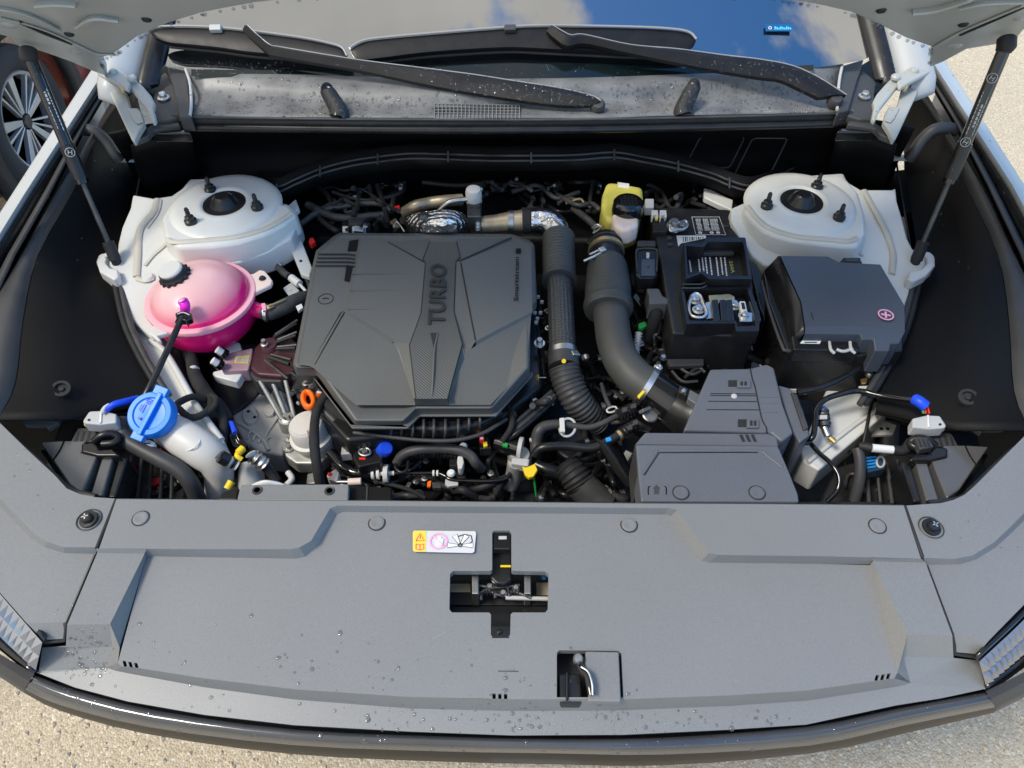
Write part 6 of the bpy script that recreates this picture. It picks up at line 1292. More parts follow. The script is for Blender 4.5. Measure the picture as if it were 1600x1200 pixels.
# coolant pipes to the right
def hose(name, label, pts, r, m='grey_rubber', seg=14, cat='hose'):
    o = tube(name, pts, r, G[m], None, n=7, seg=seg); return tag(o, label, cat)
hB = thing('heater_hose', 'black heater hose with pale ring clamp passing over the ribbed elbow', 'hose', U(900, 665, .85))
tube('hose', [(838, 706, .82, .010), (838, 690, .83, .010), (842, 674, .845, .010), (852, 666, .85, .009), (870, 663, .852, .008), (886, 664, .852, .006), (917, 668, .85, .005), (938, 663, .85, .005), (958, 653, .85, .005), (972, 647, .85, .006)], .006, G['grey_rubber'], hB, n=7, seg=12)
prism('clamp_plate', [(874, 653), (882, 652), (883, 674), (875, 674)], .865, .006, G['tank_white'], hB, .001); tube('clamp_ring', oval(887, 668, 12, 14, .3, .85), .0024, G['grey_plug'], hB, n=2, seg=8)
hC = thing('water_pipe', 'smooth dark water pipe with bronze band running from thermostat to air filter', 'pipe', U(900, 697, .85))
tube('pipe', [(835, 712, .83), (842, 702, .84), (856, 698, .845), (887, 697, .845), (925, 700, .845), (950, 690, .85), (972, 677, .855)], .0075, G['satin_black'], hC, n=8, seg=14); tube('bronze_band', [(966, 681, .854), (970, 678.5, .855)], .009, G['gold_zinc'], hC, n=1, seg=14); prism('blue_tag', [(946, 684), (954, 682), (956, 688), (948, 690)], .86, .004, G['cyan_plastic'], hC, .0008)
qc = thing('quick_coupling', 'black quick coupling joint beside the air flow meter', 'coupling', U(980, 650, .86))
tube('coupling_body', [(966, 650, .855), (990, 638, .858)], .011, G['satin_black'], qc, n=3, wave=.0012, pitch=.006, seg=14); tube('coupling_body', [(970, 678, .855), (994, 664, .858)], .010, G['satin_black'], qc, n=3, wave=.0012, pitch=.006, seg=14)
for q in ((976, 640), (990, 634), (984, 668), (993, 660)): prism('coupling_clip', [(q[0] - 4, q[1] - 3), (q[0] + 4, q[1] - 5), (q[0] + 5, q[1] + 2), (q[0] - 3, q[1] + 4)], .872, .006, G['trim_grey'], qc, .001)
tube('pale_ring', oval(956, 640, 8, 4, -.3, .85), .0018, G['tank_white'], qc, n=2, seg=6); tube('sensor_stem', [(940, 600, .84), (946, 620, .845), (954, 638, .848)], .004, G['trim_grey'], qc, seg=8)
lathe('mirror_disc', [(.0, .002), (.012, .002), (.014, 0)], U(1016, 648, .862), G['steel'], qc, seg=22, axis=(.2, -.2, 1)); prism('bracket', [(990, 650), (1004, 660), (1020, 668), (1014, 676), (996, 672), (986, 664)], .845, .02, G['satin_black'], qc, .002)
rd = thing('radiator_pipe', 'ribbed black duct disappearing behind the radiator cover', 'duct', U(905, 755, .80))
tube('ribbed_part', [(884, 726, .80, .024), (896, 742, .795, .025), (908, 760, .785, .025)], .025, G['rubber'], rd, wave=.0016, pitch=.0075, seg=28); tube('smooth_part', [(906, 757, .786, .026), (922, 772, .775, .027), (944, 792, .76, .027)], .027, G['grey_rubber'], rd, n=5, seg=28); tube('branch_pipe', [(838, 726, .80), (856, 734, .80), (880, 742, .79), (892, 756, .78)], .011, G['satin_black'], rd, seg=14)
ag = thing('air_guide', 'smooth black plastic air guide edge left of the intake duct cover', 'air guide', U(960, 740, .84)); loft('guide', [[(925, 682, .85), (940, 705, .85), (958, 735, .845), (984, 768, .83)], [(944, 690, .86), (960, 712, .86), (976, 738, .855), (994, 762, .84)], [(965, 690, .82), (978, 715, .82), (990, 740, .82), (1000, 764, .81)]], G['satin_black'], ag, n=4, nr=4, solid=.003)
fan = thing('cooling_fan', 'black cooling fan blades deep behind the radiator cover', 'fan', U(700, 770, .70))
for i in range(9): prism('fan_blade', [(585 + i * 30, 775), (600 + i * 30, 760), (640 + i * 30, 752), (628 + i * 30, 772)], .68 - (i % 2) * .01, .006, G['satin_black'], fan, .001)
prism('fan_shroud', [(545, 764), (960, 770), (960, 790), (545, 786)], .73, .02, G['black_plastic'], fan, .003)
for i in range(6): tube('shroud_spoke', [(560 + i * 55, 786, .74), (600 + i * 50, 758, .74)], .004, G['satin_black'], fan, n=2, seg=6)

# ================================================================ front left: washer filler and neighbours
wf = thing('washer_filler', 'translucent white washer filler neck with bright blue cap', 'washer bottle', U(280, 680, .88))
tube('neck', [(250, 662, .872, .024), (266, 672, .876, .028), (290, 687, .878, .030), (318, 706, .87, .029), (336, 722, .855, .026), (342, 742, .83, .023), (341, 766, .80, .021), (339, 800, .76, .021)], .03, G['tank_white'], wf, n=7, seg=26)
tube('mould_line', [U(309, 676, .895), U(312, 690, .90), U(302, 700, .90), U(288, 706, .89)], .0012, G['sticker_white'], wf, world=True, seg=6)
wcx = U(237, 648, .925); AX = Vector((-.02, -.42, .90)).normalized()
capb = lathe('filler_cap', [(.0, .006), (.024, .0065), (.026, .009), (.033, .0085), (.0355, .005), (.0362, .0), (.0362, -.010)], wcx, G['blue_plastic'], wf, seg=36, axis=AX)
q = AX.to_track_quat('Z', 'Y'); d1 = (U(258, 614, .93) - U(222, 682, .90)); d1 = (d1 - AX * d1.dot(AX)).normalized(); d2 = AX.cross(d1)
def slab(nm, c, l, w, h, m, par, bev=.0012):
    vs = [c + d1 * a * l / 2 + d2 * b * w / 2 + AX * e * h / 2 for a in (-1, 1) for b in (-1, 1) for e in (-1, 1)]
    return mesh(nm, vs, [[0, 1, 3, 2], [4, 6, 7, 5], [0, 4, 5, 1], [2, 3, 7, 6], [0, 2, 6, 4], [1, 5, 7, 3]], m, par, bev=bev)
slab('grip_rib', wcx + AX * .010 - d2 * .003, .070, .007, .008, G['blue_plastic'], capb)
slab('hinge_tab', wcx + AX * .006 + d1 * .038, .014, .022, .010, G['blue_plastic'], capb); slab('lift_tab', wcx + AX * .002 - d1 * .036, .016, .020, .012, G['blue_plastic'], capb)
slab('washer_symbol', wcx + AX * .0092 + d2 * .013 + d1 * .004, .014, .0014, .0008, G['blue_wire'], capb, 0); slab('washer_symbol', wcx + AX * .0092 + d2 * .017 + d1 * .004, .010, .0014, .0008, G['blue_wire'], capb, 0); slab('washer_symbol', wcx + AX * .0092 + d2 * .010 - d1 * .012, .004, .004, .0008, G['blue_wire'], capb, 0)
for k in range(3): tube('spray_symbol', [wcx + AX * .009 + d2 * (.010 + .004 * math.cos(R_(a)) * (k + 1) * .5) + d1 * (.012 + .003 * k + .004 * math.sin(R_(a)) * .6) for a in range(0, 181, 30)], .0006, G['blue_wire'], capb, world=True, n=1, seg=5)
prism('white_collar', [(212, 688), (232, 686), (242, 690), (240, 697), (216, 696)], .895, .012, G['white_plastic'], wf, .002)
tube('collar_mark', [(226, 693, .8953), (234, 692.5, .8953)], .0012, G['print_black'], wf, n=1, seg=4)
bhh = hose('drain_hose', 'thick smooth black hose curving from the blue cap down to the radiator cover', [(194, 655, .90, .0125), (193, 672, .895, .0125), (200, 688, .89, .0128), (222, 702, .885, .0128), (252, 718, .88, .0128), (280, 734, .87, .0128), (296, 752, .855, .0128), (306, 772, .83, .0128), (314, 792, .80, .0128)], .0125, 'trim_grey', 20)
for side in (0, 1):
    Tm = (lambda x, y: (x, y)) if not side else (lambda x, y: (1608 - x, y + 7))
    tq = lambda ps: [Tm(*p) for p in ps]
    hu = thing('lamp_housing', ('black left headlamp housing with smooth grey top and ribs', 'black right headlamp housing with a blue sheen and ribs')[side], 'housing', U(*Tm(120, 730), .88), 'headlamp housings')
    mt = mat('housing_sheen' + ('' if not side else '_right'), (.10, .10, .102), .22, coat=.4, var=.15, vs=12) if not side else G['housing_sheen']
    prism('housing_top', tq([(62, 690), (100, 688), (134, 688), (128, 707), (152, 712), (128, 772), (108, 758), (84, 722)]), .90, .04, mt, hu, .003)
    prism('housing_rib', tq([(160, 712), (178, 712), (160, 775), (140, 775)]), .895, .05, mt, hu, .003)
    prism('housing_rib', tq([(186, 714), (200, 714), (180, 777), (168, 777)]), .89, .05, G['satin_black'], hu, .003)
    tube('housing_seam', [(*Tm(100, 689), .9005), (*Tm(92, 706), .9005), (*Tm(82, 720), .9005)], .0012, G['trim_black'], hu, n=2, seg=6)
    prism('housing_step', tq([(126, 692), (150, 690), (156, 702), (176, 700), (188, 712), (152, 712), (126, 706)]), .905, .03, G['satin_black'], hu, .004)
    prism('housing_body', tq([(60, 700), (210, 700), (300, 720), (330, 785), (130, 785), (100, 760)]), .80, .4, G['black_plastic'], hu, .006)
    for i in range(5): tube('cooling_rib', [(*Tm(206 + i * 16, 712 + i * 4), .83), (*Tm(196 + i * 18, 780), .82)], .003, G['trim_grey'], hu, n=2, seg=6)
    prism('comb_bracket', tq([(122, 668), (148, 668), (151, 676), (147, 690), (110, 690)]), .895, .012, G['trim_grey'], hu, .002)
    for i in range(3): prism('comb_slot', tq([(121 + i * 9, 674), (124 + i * 9, 674), (120 + i * 9, 689), (116 + i * 9, 689)]), .8956, .001, G['print_black'], hu, 0)
    tube('cable_bundle', [(*Tm(146, 690), .905), (*Tm(160, 680), .912), (*Tm(176, 678), .91), (*Tm(186, 684), .905), (*Tm(178, 692), .905), (*Tm(160, 694), .905)], .006, G['satin_black'], hu, n=4, seg=8)
    pl_ = thing('lamp_plug', ('grey left headlamp plug with green seal and a blue sleeved cable', 'grey right headlamp plug with blue, red and green wires')[side], 'plug', U(*Tm(155, 655), .91), 'headlamp plugs')
    prism('plug_shell', tq([(129, 657), (139, 642), (160, 641), (182, 646), (182, 660), (156, 663), (130, 661)]), .925, .022, G['grey_plug'], pl_, .003)
    prism('plug_seal', tq([(131, 661), (157, 661), (157, 665), (131, 664)]), .906, .006, G['sticker_yellow'] if not side else G['tank_white'], pl_, .001)
    tube('plug_ridge', [(*Tm(158, 642), .926), (*Tm(157, 661), .926)], .0015, G['white_plastic'], pl_, n=1, seg=6); prism('plug_mark', tq(ell(139, 656, 2.5, 2, 8)), .9255, .001, G['print_black'], pl_, 0)
    if not side:
        tube('blue_sleeve', [(166, 640, .93), (178, 632, .935), (196, 627, .93), (216, 622, .92)], .005, G['blue_wire'], pl_, n=5, seg=8); tube('wire', [(160, 646, .928), (164, 638, .932), (172, 633, .934)], .004, G['grey_plug'], pl_, n=3, seg=8)
    else:
        tube('blue_sleeve', [(1446, 635, .935), (1437, 628, .938), (1430, 624, .935)], .009, G['blue_wire'], pl_, n=3, seg=10)
        for k, (m_, dx) in enumerate((('red_plastic', 0), ('red_plastic', 5), ('green_plastic', -4))): tube('wire', [(1444 + dx, 634, .935), (1447 + dx, 646, .928)], .0018, G[m_], pl_, n=2, seg=6)
    sp_ = prism('inner_sheet', tq([(34, 652), (52, 648), (92, 658), (74, 670), (70, 664), (38, 664)]), .86, .01, G['bonnet_inner'], None, .002); tag(sp_, ('pale sheet metal tab showing below the left wing cover', 'pale sheet metal tab showing below the right wing cover')[side], 'bracket', 'wing tabs')

cr_ = thing('radiator_bracket', 'grey plastic radiator bracket strip with two screw holes behind the cover', 'bracket', U(460, 768, .94))
prism('strip', [(376, 757), (545, 756), (544, 782), (370, 781)], .945, .012, G['grained_plastic'], cr_, .002)
for q in ((402, 766), (515, 767)): lathe('hole', [(.0, .001), (.005, .001), (.0055, .0)], U(*q, .9452), G['print_black'], cr_, seg=16); lathe('hole_rim', [(.0045, .001), (.0065, .0018), (.0075, .0)], U(*q, .9452), G['trim_grey'], cr_, seg=18)
prism('black_end', [(345, 770), (372, 758), (370, 781), (340, 781)], .938, .02, G['satin_black'], cr_, .002); prism('dark_plate', [(546, 757), (612, 762), (612, 782), (544, 782)], .93, .01, G['trim_black'], cr_, .002); tube('plate_line', [(574, 760, .931), (573, 782, .931)], .0012, G['trim_grey'], cr_, n=1, seg=5)
dn = thing('damper_stud', 'black ribbed damper stud with white rings standing beside the washer neck', 'stud', U(355, 720, .86))
tube('stud_cap', [(344, 713, .89), (356, 720, .88)], .0105, G['satin_black'], dn, n=2, seg=18); lathe('cap_face', [(.0, .001), (.007, .001), (.008, 0)], U(342, 711, .893), G['trim_grey'], dn, seg=18, axis=(-.6, .3, .7))
for k in range(3): tube('stud_ring', [(358 + k * 5, 721 + k * 2.5, .877 - k * .004), (361 + k * 5, 722.5 + k * 2.5, .875 - k * .004)], .0095 - k * .0005, G['white_plastic' if k % 2 == 0 else 'gloss_black'], dn, n=1, seg=16)
tube('yellow_tie', [(374, 706, .88), (370, 712, .885), (378, 718, .88)], .004, G['yellow_plastic'], dn, n=3, seg=8); tube('yellow_strip', [(380, 700, .885), (372, 708, .885)], .006, G['yellow_plastic'], dn, n=2, seg=8); tube('yellow_strip', [(362, 752, .86), (355, 764, .855)], .006, G['yellow_plastic'], dn, n=2, seg=8)
d2_ = thing('spring_sensor', 'pale sensor with coil spring rings in front of the gearbox casting', 'sensor', U(400, 718, .85))
tube('spring', [(394, 712, .86), (402, 718, .855), (412, 726, .845)], .011, G['bright_zinc'], d2_, wave=.002, pitch=.007, seg=16); lathe('sensor_face', [(.0, .002), (.005, .002), (.009, .001), (.009, 0)], U(392, 710, .864), G['grey_plug'], d2_, seg=18, axis=(-.4, .3, .8)); tube('sensor_stem', [(412, 726, .845), (424, 740, .83), (432, 752, .82)], .008, G['rubber'], d2_, seg=10)
wp = thing('washer_pump', 'pale plastic washer pump dome partly hidden by the radiator bracket', 'pump', U(405, 745, .80)); tube('dome', [(390, 722, .83, .014), (392, 740, .82, .02), (394, 765, .80, .022)], .02, mat('pump_grey', (.42, .42, .41), .45, var=.08), wp, seg=20); loft('white_cover', [[(394, 756, .87), (412, 750, .88), (432, 752, .875), (446, 757, .87)], [(392, 764, .86), (412, 760, .865), (432, 760, .865), (448, 762, .86)]], G['white_plastic'], wp, n=4, solid=.004); tube('outlet', [(450, 738, .82), (456, 748, .82), (448, 758, .82)], .005, G['tank_white'], wp, seg=10)
rb = thing('relay_block', 'pale relay block with red terminal in front of the vacuum pump', 'relay', U(520, 745, .80)); prism('relay_body', [(510, 742), (524, 732), (530, 738), (526, 752), (514, 750)], .815, .02, G['fluid_pale'], rb, .002); prism('red_terminal', rect(512, 738, 519, 743), .8158, .002, G['red_plastic'], rb, .0005); tube('relay_rod', [(526, 753, .81), (545, 753, .81), (562, 753, .81)], .0035, G['bright_zinc'], rb, n=2, seg=8); tube('rod_sleeve', [(544, 753, .811), (564, 752, .811)], .006, G['fluid_pale'], rb, n=2, seg=10); prism('relay_foot', [(480, 740), (500, 735), (500, 755), (478, 756)], .79, .02, G['steel'], rb, .002)

# ================================================================ front right wiring
rw = thing('lamp_cable', 'thin black cable sweeping over the pale right rail to the right lamp plug', 'cable', U(1330, 620, .90))
tube('cable', [(1246, 613, .90), (1280, 606, .905), (1310, 594, .905), (1344, 574, .90)], .0055, G['satin_black'], rw, n=6, seg=10)
tube('cable', [(1258, 690, .87), (1270, 682, .88), (1274, 660, .885), (1276, 640, .89), (1290, 624, .895), (1320, 614, .90), (1344, 611, .90), (1370, 617, .905), (1400, 622, .915), (1430, 626, .93)], .0048, G['gloss_black'], rw, n=6, seg=10)
tube('cable', [(1264, 690, .865), (1280, 708, .87), (1300, 726, .875), (1311, 746, .87), (1308, 766, .86), (1292, 784, .85)], .004, G['gloss_black'], rw, n=6, seg=8)
tube('cable_grommet', oval(1259, 688, 8, 5, .1, .875), .003, G['gloss_black'], rw, n=2, seg=8)
tube('cable', [(1482, 668, .905), (1510, 666, .91), (1540, 658, .91), (1560, 657, .905)], .003, G['gloss_black'], rw, n=5, seg=8)
sx = thing('rail_sensor', 'small sensor with brass nozzle lying on the pale right rail', 'sensor', U(1288, 660, .87))
tube('sensor_body', [(1285, 642, .875), (1287, 655, .875), (1289, 667, .872)], .0095, G['dark_metal'], sx, n=4, seg=14, wave=.0012, pitch=.008); tube('blue_end', [(1284, 638, .877), (1285, 644, .876)], .008, G['cyan_plastic'], sx, n=2, seg=12); tube('sensor_neck', [(1288, 668, .872), (1294, 682, .868)], .006, G['steel'], sx, n=2, seg=12); tube('brass_nozzle', [(1296, 684, .868), (1304, 691, .866)], .005, G['brass'], sx, n=2, seg=10)
prism('silver_band', rect(1281, 648, 1293, 654), .887, .004, G['grey_plug'], sx, .001)
wj = thing('wrapped_joint', 'cable joint wrapped with white tape beside the right lamp housing', 'cable joint', U(1378, 700, .88))
tube('white_wrap', [(1362, 700, .89), (1395, 703, .89)], .0065, G['white_plastic'], wj, n=2, seg=14); tube('black_lead', [(1344, 697, .885), (1352, 698, .888), (1362, 700, .89)], .007, G['rubber'], wj, n=3, seg=10); tube('black_lead', [(1395, 703, .89), (1412, 704, .89), (1424, 690, .895)], .008, G['rubber'], wj, n=3, seg=10)
tube('drop_loom', [(1340, 700, .88), (1344, 720, .87), (1343, 750, .85), (1335, 782, .82)], .0085, G['trim_grey'], wj, n=5, seg=12)
bm_ = thing('blue_module', 'dark blue finned module beside the white wrapped cable joint', 'module', U(1365, 728, .85)); prism('module_body', [(1350, 714), (1380, 712), (1384, 732), (1356, 738)], .855, .02, mat('dark_blue_plastic', (.02, .05, .10), .4), bm_, .002)
for i in range(4): tube('module_fin', [(1352 + i, 716 + i * 5, .857), (1368, 714 + i * 5, .857)], .0018, G['cyan_plastic'], bm_, n=1, seg=6)
tube('module_loop', oval(1376, 722, 6, 8, 0, .857), .002, G['grey_plug'], bm_, n=2, seg=6)
lt = thing('lamp_latch', 'black and grey clip fixed on top of the right lamp housing', 'clip', U(1442, 690, .91)); prism('clip_body', [(1430, 684), (1450, 683), (1460, 698), (1438, 702)], .918, .014, G['trim_grey'], lt, .002)
for x in (1434, 1441, 1447): prism('clip_slot', [(x, 686), (x + 3, 686), (x + 8, 698), (x + 4, 698)], .9186, .001, G['print_black'], lt, 0)
rt = thing('rail_tab', 'pale metal tab with two holes beyond the right rail', 'bracket', U(1385, 668, .80)); prism('tab_plate', [(1378, 656), (1402, 664), (1396, 678), (1362, 680), (1366, 672)], .80, .008, G['apron_paint'], rt, .002)
for x in (1377, 1387): lathe('tab_hole', [(.0, .001), (.003, .001), (.003, 0)], U(x, 670, .8005), G['print_black'], rt, seg=10)
rl = thing('ground_strap', 'small bright earth terminal on the top end of the pale right rail', 'terminal', U(1355, 588, .87)); prism('strap_block', [(1338, 576), (1374, 576), (1378, 592), (1348, 600)], .875, .02, G['satin_black'], rl, .002); lathe('strap_bolt', [(.0, .008), (.005, .007), (.008, .003), (.008, 0)], U(1358, 586, .878), G['bright_zinc'], rl, seg=10); prism('brass_tab', [(1345, 592), (1356, 590), (1354, 598), (1347, 598)], .88, .004, G['brass'], rl, .001); prism('white_pad', [(1342, 603), (1362, 602), (1362, 608), (1343, 609)], .872, .006, G['white_plastic'], rl, .001)
prm = prism('panel_gap_sheet', [(1218, 592), (1240, 594), (1262, 602), (1262, 612), (1236, 608), (1222, 606)], .84, .01, G['apron_paint'], None, .002); tag(prm, 'pale sheet metal patch behind the right edge of the air filter housing', 'bracket')
fb2 = thing('support_loom', 'black looms hanging under the front of the fuse box', 'loom', U(1290, 570, .84))
for q in ([(1240, 556), (1262, 572), (1300, 576)], [(1300, 560), (1330, 556), (1352, 566)], [(1200, 540), (1226, 566), (1236, 590)], [(1310, 550), (1300, 570), (1280, 590)], [(1390, 555), (1376, 580), (1366, 600)]): tube('loom_branch', [(*p, .86) for p in q], .008, G['satin_black'], fb2, n=4, seg=8)
bc_ = thing('battery_clamp', 'black battery tray foot and bracket left of the air filter lid', 'bracket', U(1080, 560, .85)); prism('tray_foot', [(1040, 518), (1140, 522), (1120, 560), (1030, 556)], .86, .1, G['black_plastic'], bc_, .004); prism('clamp_plate', [(1040, 560), (1100, 560), (1100, 570), (1046, 572)], .87, .01, G['trim_grey'], bc_, .002); lathe('clamp_bolt', [(.0, .006), (.004, .006), (.006, 0)], U(1036, 560, .875), G['bright_zinc'], bc_, seg=10)
for q in ([(1062, 575), (1080, 585), (1095, 580)], [(1070, 590), (1090, 575), (1102, 582)], [(1050, 580), (1066, 596), (1090, 596)]): tube('wire', [(*p, .86) for p in q], .003, G['grey_rubber'], bc_, n=4, seg=6)

# ================================================================ gas struts
for side in (0, 1):
    if not side: top, mid_, low_, hd_ = (52, 88), (126, 278), (176, 396), (44, 66)
    else: top, mid_, low_, hd_ = (1562, 78), (1484, 276), (1436, 396), (1574, 48)
    T0 = hd(*hd_) - HN * .02
    B0 = U(*low_, .935)
    # depth along the strut runs evenly from its lower to its upper end
    axis = (T0 - B0)
    def on(px): # point of the axis nearest to a photo pixel
        d = ray(*px).normalized(); w0 = B0 - CP; a_ = axis.dot(axis); b_ = axis.dot(d); c_ = 1.0; d_ = axis.dot(w0); e_ = d.dot(w0)
        s = (b_ * e_ - c_ * d_) / (a_ * c_ - b_ * b_); return B0 + axis * s
    gs = thing('gas_strut', ('black left gas strut holding the bonnet in front of the red car', 'black right gas strut with white ringed emblems holding the bonnet')[side], 'gas strut', B0, 'bonnet gas struts')
    m0 = on(mid_); t0 = on(top); D = axis.normalized()
    tube('cylinder', [m0, m0 + D * .004, t0.lerp(m0, .02), t0], .0105, G['gloss_black'], gs, world=True, n=2, seg=22)
    m1 = m0.lerp(t0, .28); tube('lower_sleeve', [m0 - D * .001, m0 + D * .003, m1 - D * .004, m1], .0122, G['satin_black'], gs, world=True, n=2, seg=22)
    tube('piston_rod', [B0 + D * .01, m0], .0046, G['satin_black'] if False else G['dark_metal'], gs, world=True, n=2, seg=14)
    tube('end_fitting', [t0 - D * .002, t0 + D * .006, t0 + D * .010, T0], .0125, G['rubber'], gs, world=True, n=2, seg=16); lathe('ball_cap', [(.0, .014), (.010, .013), (.0145, .007), (.0145, -.008), (.010, -.012)], T0, G['rubber'], gs, seg=20, axis=-HN)
    tube('lower_fitting', [B0 - D * .012, B0 - D * .008, B0 + D * .018, B0 + D * .022], .0105, G['rubber'], gs, world=True, n=2, seg=14); lathe('ball_stud', [(.0, .004), (.007, .004), (.009, 0), (.009, -.02)], B0 - D * .008 - Vector((0, 0, .004)), G['rubber'], gs, seg=16)
    # printed legend, emblems and label strip face the front
    fr = (CP - m0).normalized(); fr = (fr - D * fr.dot(D)).normalized(); sd = D.cross(fr)
    def strut_print(f0, f1, h_, off):       # a row of print too small to read
        rnd = random.Random(int(f0 * 1000 + off * 1e5)); A = m0 + fr * .0108 + sd * off; LL = (t0 - m0); f = f0; q = []
        while f < f1:
            w = rnd.uniform(.012, .035); a = A + LL * f; b = A + LL * min(f1, f + w); q.append(([a - sd * h_ / 3, b - sd * h_ / 3, b + sd * h_ / 3, a + sd * h_ / 3], [[0, 1, 2, 3]])); f += w + .008
        tag(joined('strut_print', q, G['grey_plug'], gs, smooth=False), kind='stuff')
    def emblem(f):
        A = m0.lerp(t0, f) + fr * .0128; pts = [A + (sd * math.cos(R_(a)) * .0075 + D * math.sin(R_(a)) * .0075) - fr * (.0022 * math.cos(R_(a)) ** 2) for a in range(0, 361, 24)]
        tube('emblem_ring', pts, .0006, G['grey_plug'], gs, world=True, n=1, seg=5)
        for q in (((-.5, -.35), (-.2, .6)), ((.2, -.6), (.5, .35)), ((-.35, .05), (.35, -.05))): tube('emblem_bar', [A + sd * .0075 * q[0][0] + D * .0075 * q[0][1], A + sd * .0075 * q[1][0] + D * .0075 * q[1][1]], .0006, G['grey_plug'], gs, world=True, n=1, seg=5)
    if side: emblem(.30); emblem(.80); strut_print(.42, .60, .004, .002); strut_print(.36, .70, .0018, -.004); strut_print(.36, .66, .0014, .0058)
    else: emblem(.22); strut_print(.62, .72, .0045, 0); strut_print(.40, .74, .0018, .0045); strut_print(.42, .60, .0016, -.003)

# ================================================================ wipers
def gp(px, py, lift): return gl(px, py) + NG * lift
def ribbon(name, top, bot, th, m, par, lift, n=5, bev=.002):
    a = cat_rom([gp(*p, lift) for p in top], n); b = cat_rom([gp(*p, lift) for p in bot], n); k = len(a)
    c = [x.lerp(y, .5) + NG * th * .35 for x, y in zip(a, b)]
    vs = a + c + b + [v - NG * th for v in b] + [v - NG * th for v in a]
    fs = [[r * k + i, r * k + i + 1, ((r + 1) % 5) * k + i + 1, ((r + 1) % 5) * k + i] for r in range(5) for i in range(k - 1)] + [[0, k, 2 * k, 3 * k, 4 * k], [k - 1, 2 * k - 1, 3 * k - 1, 4 * k - 1, 5 * k - 1][::-1]]
    return mesh(name, vs, fs, m, par, ang=50)
mat('wiper_black', (.008, .008, .009), .42, var=.2, vs=40, spec=.35)
for side in (0, 1):
    w = thing('wiper', ('left wiper with its long wet arm crossing the cowl grille', 'right wiper with black blade lying in front of the blue sky reflection')[side], 'wiper', gp(*((430, 90), (880, 80))[side], .03), 'windscreen wipers')
    if not side:
        tp = [(245, 64), (262, 59), (300, 58), (350, 60), (400, 65), (475, 75), (520, 84), (540, 91), (548, 104)]
        bt_ = [(250, 72), (272, 80), (300, 83), (350, 88), (400, 95), (475, 101), (520, 106), (540, 109), (549, 109)]
        at_, ab_ = [(400, 64), (416, 79), (434, 93), (450, 96), (567, 115), (680, 129), (750, 138), (800, 147), (875, 160), (920, 172), (934, 181)], [(392, 70), (408, 86), (428, 103), (447, 110), (575, 132), (680, 154), (750, 166), (800, 175), (850, 183), (890, 187), (926, 187)]
    else:
        tp = [(552, 92), (566, 83), (590, 77), (675, 69), (787, 60), (850, 57), (975, 59), (1040, 62), (1070, 67), (1082, 78)]
        bt_ = [(556, 100), (566, 107), (600, 104), (675, 95), (787, 88), (850, 90), (975, 96), (1040, 97), (1064, 95), (1080, 82)]
        at_, ab_ = [(862, 64), (876, 72), (890, 78), (910, 77), (980, 92), (1050, 98), (1120, 107), (1177, 115), (1225, 126), (1262, 144), (1304, 172)], [(852, 72), (866, 84), (884, 94), (910, 90), (962, 101), (1040, 117), (1110, 130), (1175, 142), (1205, 147), (1232, 160), (1262, 176)]
    ribbon('blade', tp, bt_, .012, G['wiper_black'], w, .030)
    tube('blade_edge', [gp(x, y - .5, .034) for x, y in tp], .0024, mat('wet_glint', (.30, .30, .30), .25) if not side else G['wet_glint'], w, world=True, n=5, seg=8)  # glint on the wet blade and arm edges put in as pale grey
    tube('rubber_edge', [gp(x, y + 1, .016) for x, y in bt_[1:-1]], .003, G['rubber'], w, world=True, n=5, seg=8)
    def armz(i, k): return .048 - .006 * i / k + (0 if i < 7 else .012 * (i - 6) / 4)
    a = [gp(*p, armz(i, 10)) for i, p in enumerate(at_)]; b = [gp(*p, armz(i, 10)) for i, p in enumerate(ab_)]
    a = cat_rom(a, 5); b = cat_rom(b, 5); k_ = len(a); c = [x.lerp(y, .35) + NG * .006 for x, y in zip(a, b)]
    vs = a + c + b + [v - NG * .010 for v in b] + [v - NG * .010 for v in a]
    mesh('arm', vs, [[r * k_ + i, r * k_ + i + 1, ((r + 1) % 5) * k_ + i + 1, ((r + 1) % 5) * k_ + i] for r in range(5) for i in range(k_ - 1)] + [[0, k_, 2 * k_, 3 * k_, 4 * k_], [k_ - 1, 2 * k_ - 1, 3 * k_ - 1, 4 * k_ - 1, 5 * k_ - 1][::-1]], G['wiper_black'], w, ang=40)
    tube('arm_edge', [p + NG * .0008 for p in a], .0013, G['wet_glint'], w, world=True, n=1, seg=6)
    px_, py_ = ((348, 63), (797, 63))[side]; p = gp(px_, py_, .036); box('blade_joint', p, (.022, .012, .012), G['grey_plug'] if not side else G['trim_grey'], w, rot=(R_(31), 0, .05))
    e = ((930, 184), (1290, 176))[side]; lathe('arm_pivot', [(.0, .010), (.010, .009), (.014, .003), (.014, -.008)], gp(*e, .045), G['trim_grey'], w, seg=20, axis=NG)
# black border at the glass foot: print plus the cowl's dark reflection painted in
f0 = [(300, 121), (470, 124), (560, 126), (700, 130), (850, 131), (1000, 126), (1130, 120), (1270, 112)]; f1 = [(300, 110), (470, 112), (560, 113), (600, 107), (850, 100), (1000, 104), (1130, 110), (1270, 103)]
loft_pts = [[gl(*p) + NG * .004 for p in f0], [gl(*p) + NG * .004 for p in f1]]
rr = [cat_rom(r, 4) for r in loft_pts]; k_ = len(rr[0]); mesh('printed_border', rr[0] + rr[1], [[i, i + 1, k_ + i + 1, k_ + i] for i in range(k_ - 1)], mat('frit_reflection', (.006, .012, .012), .08), car)

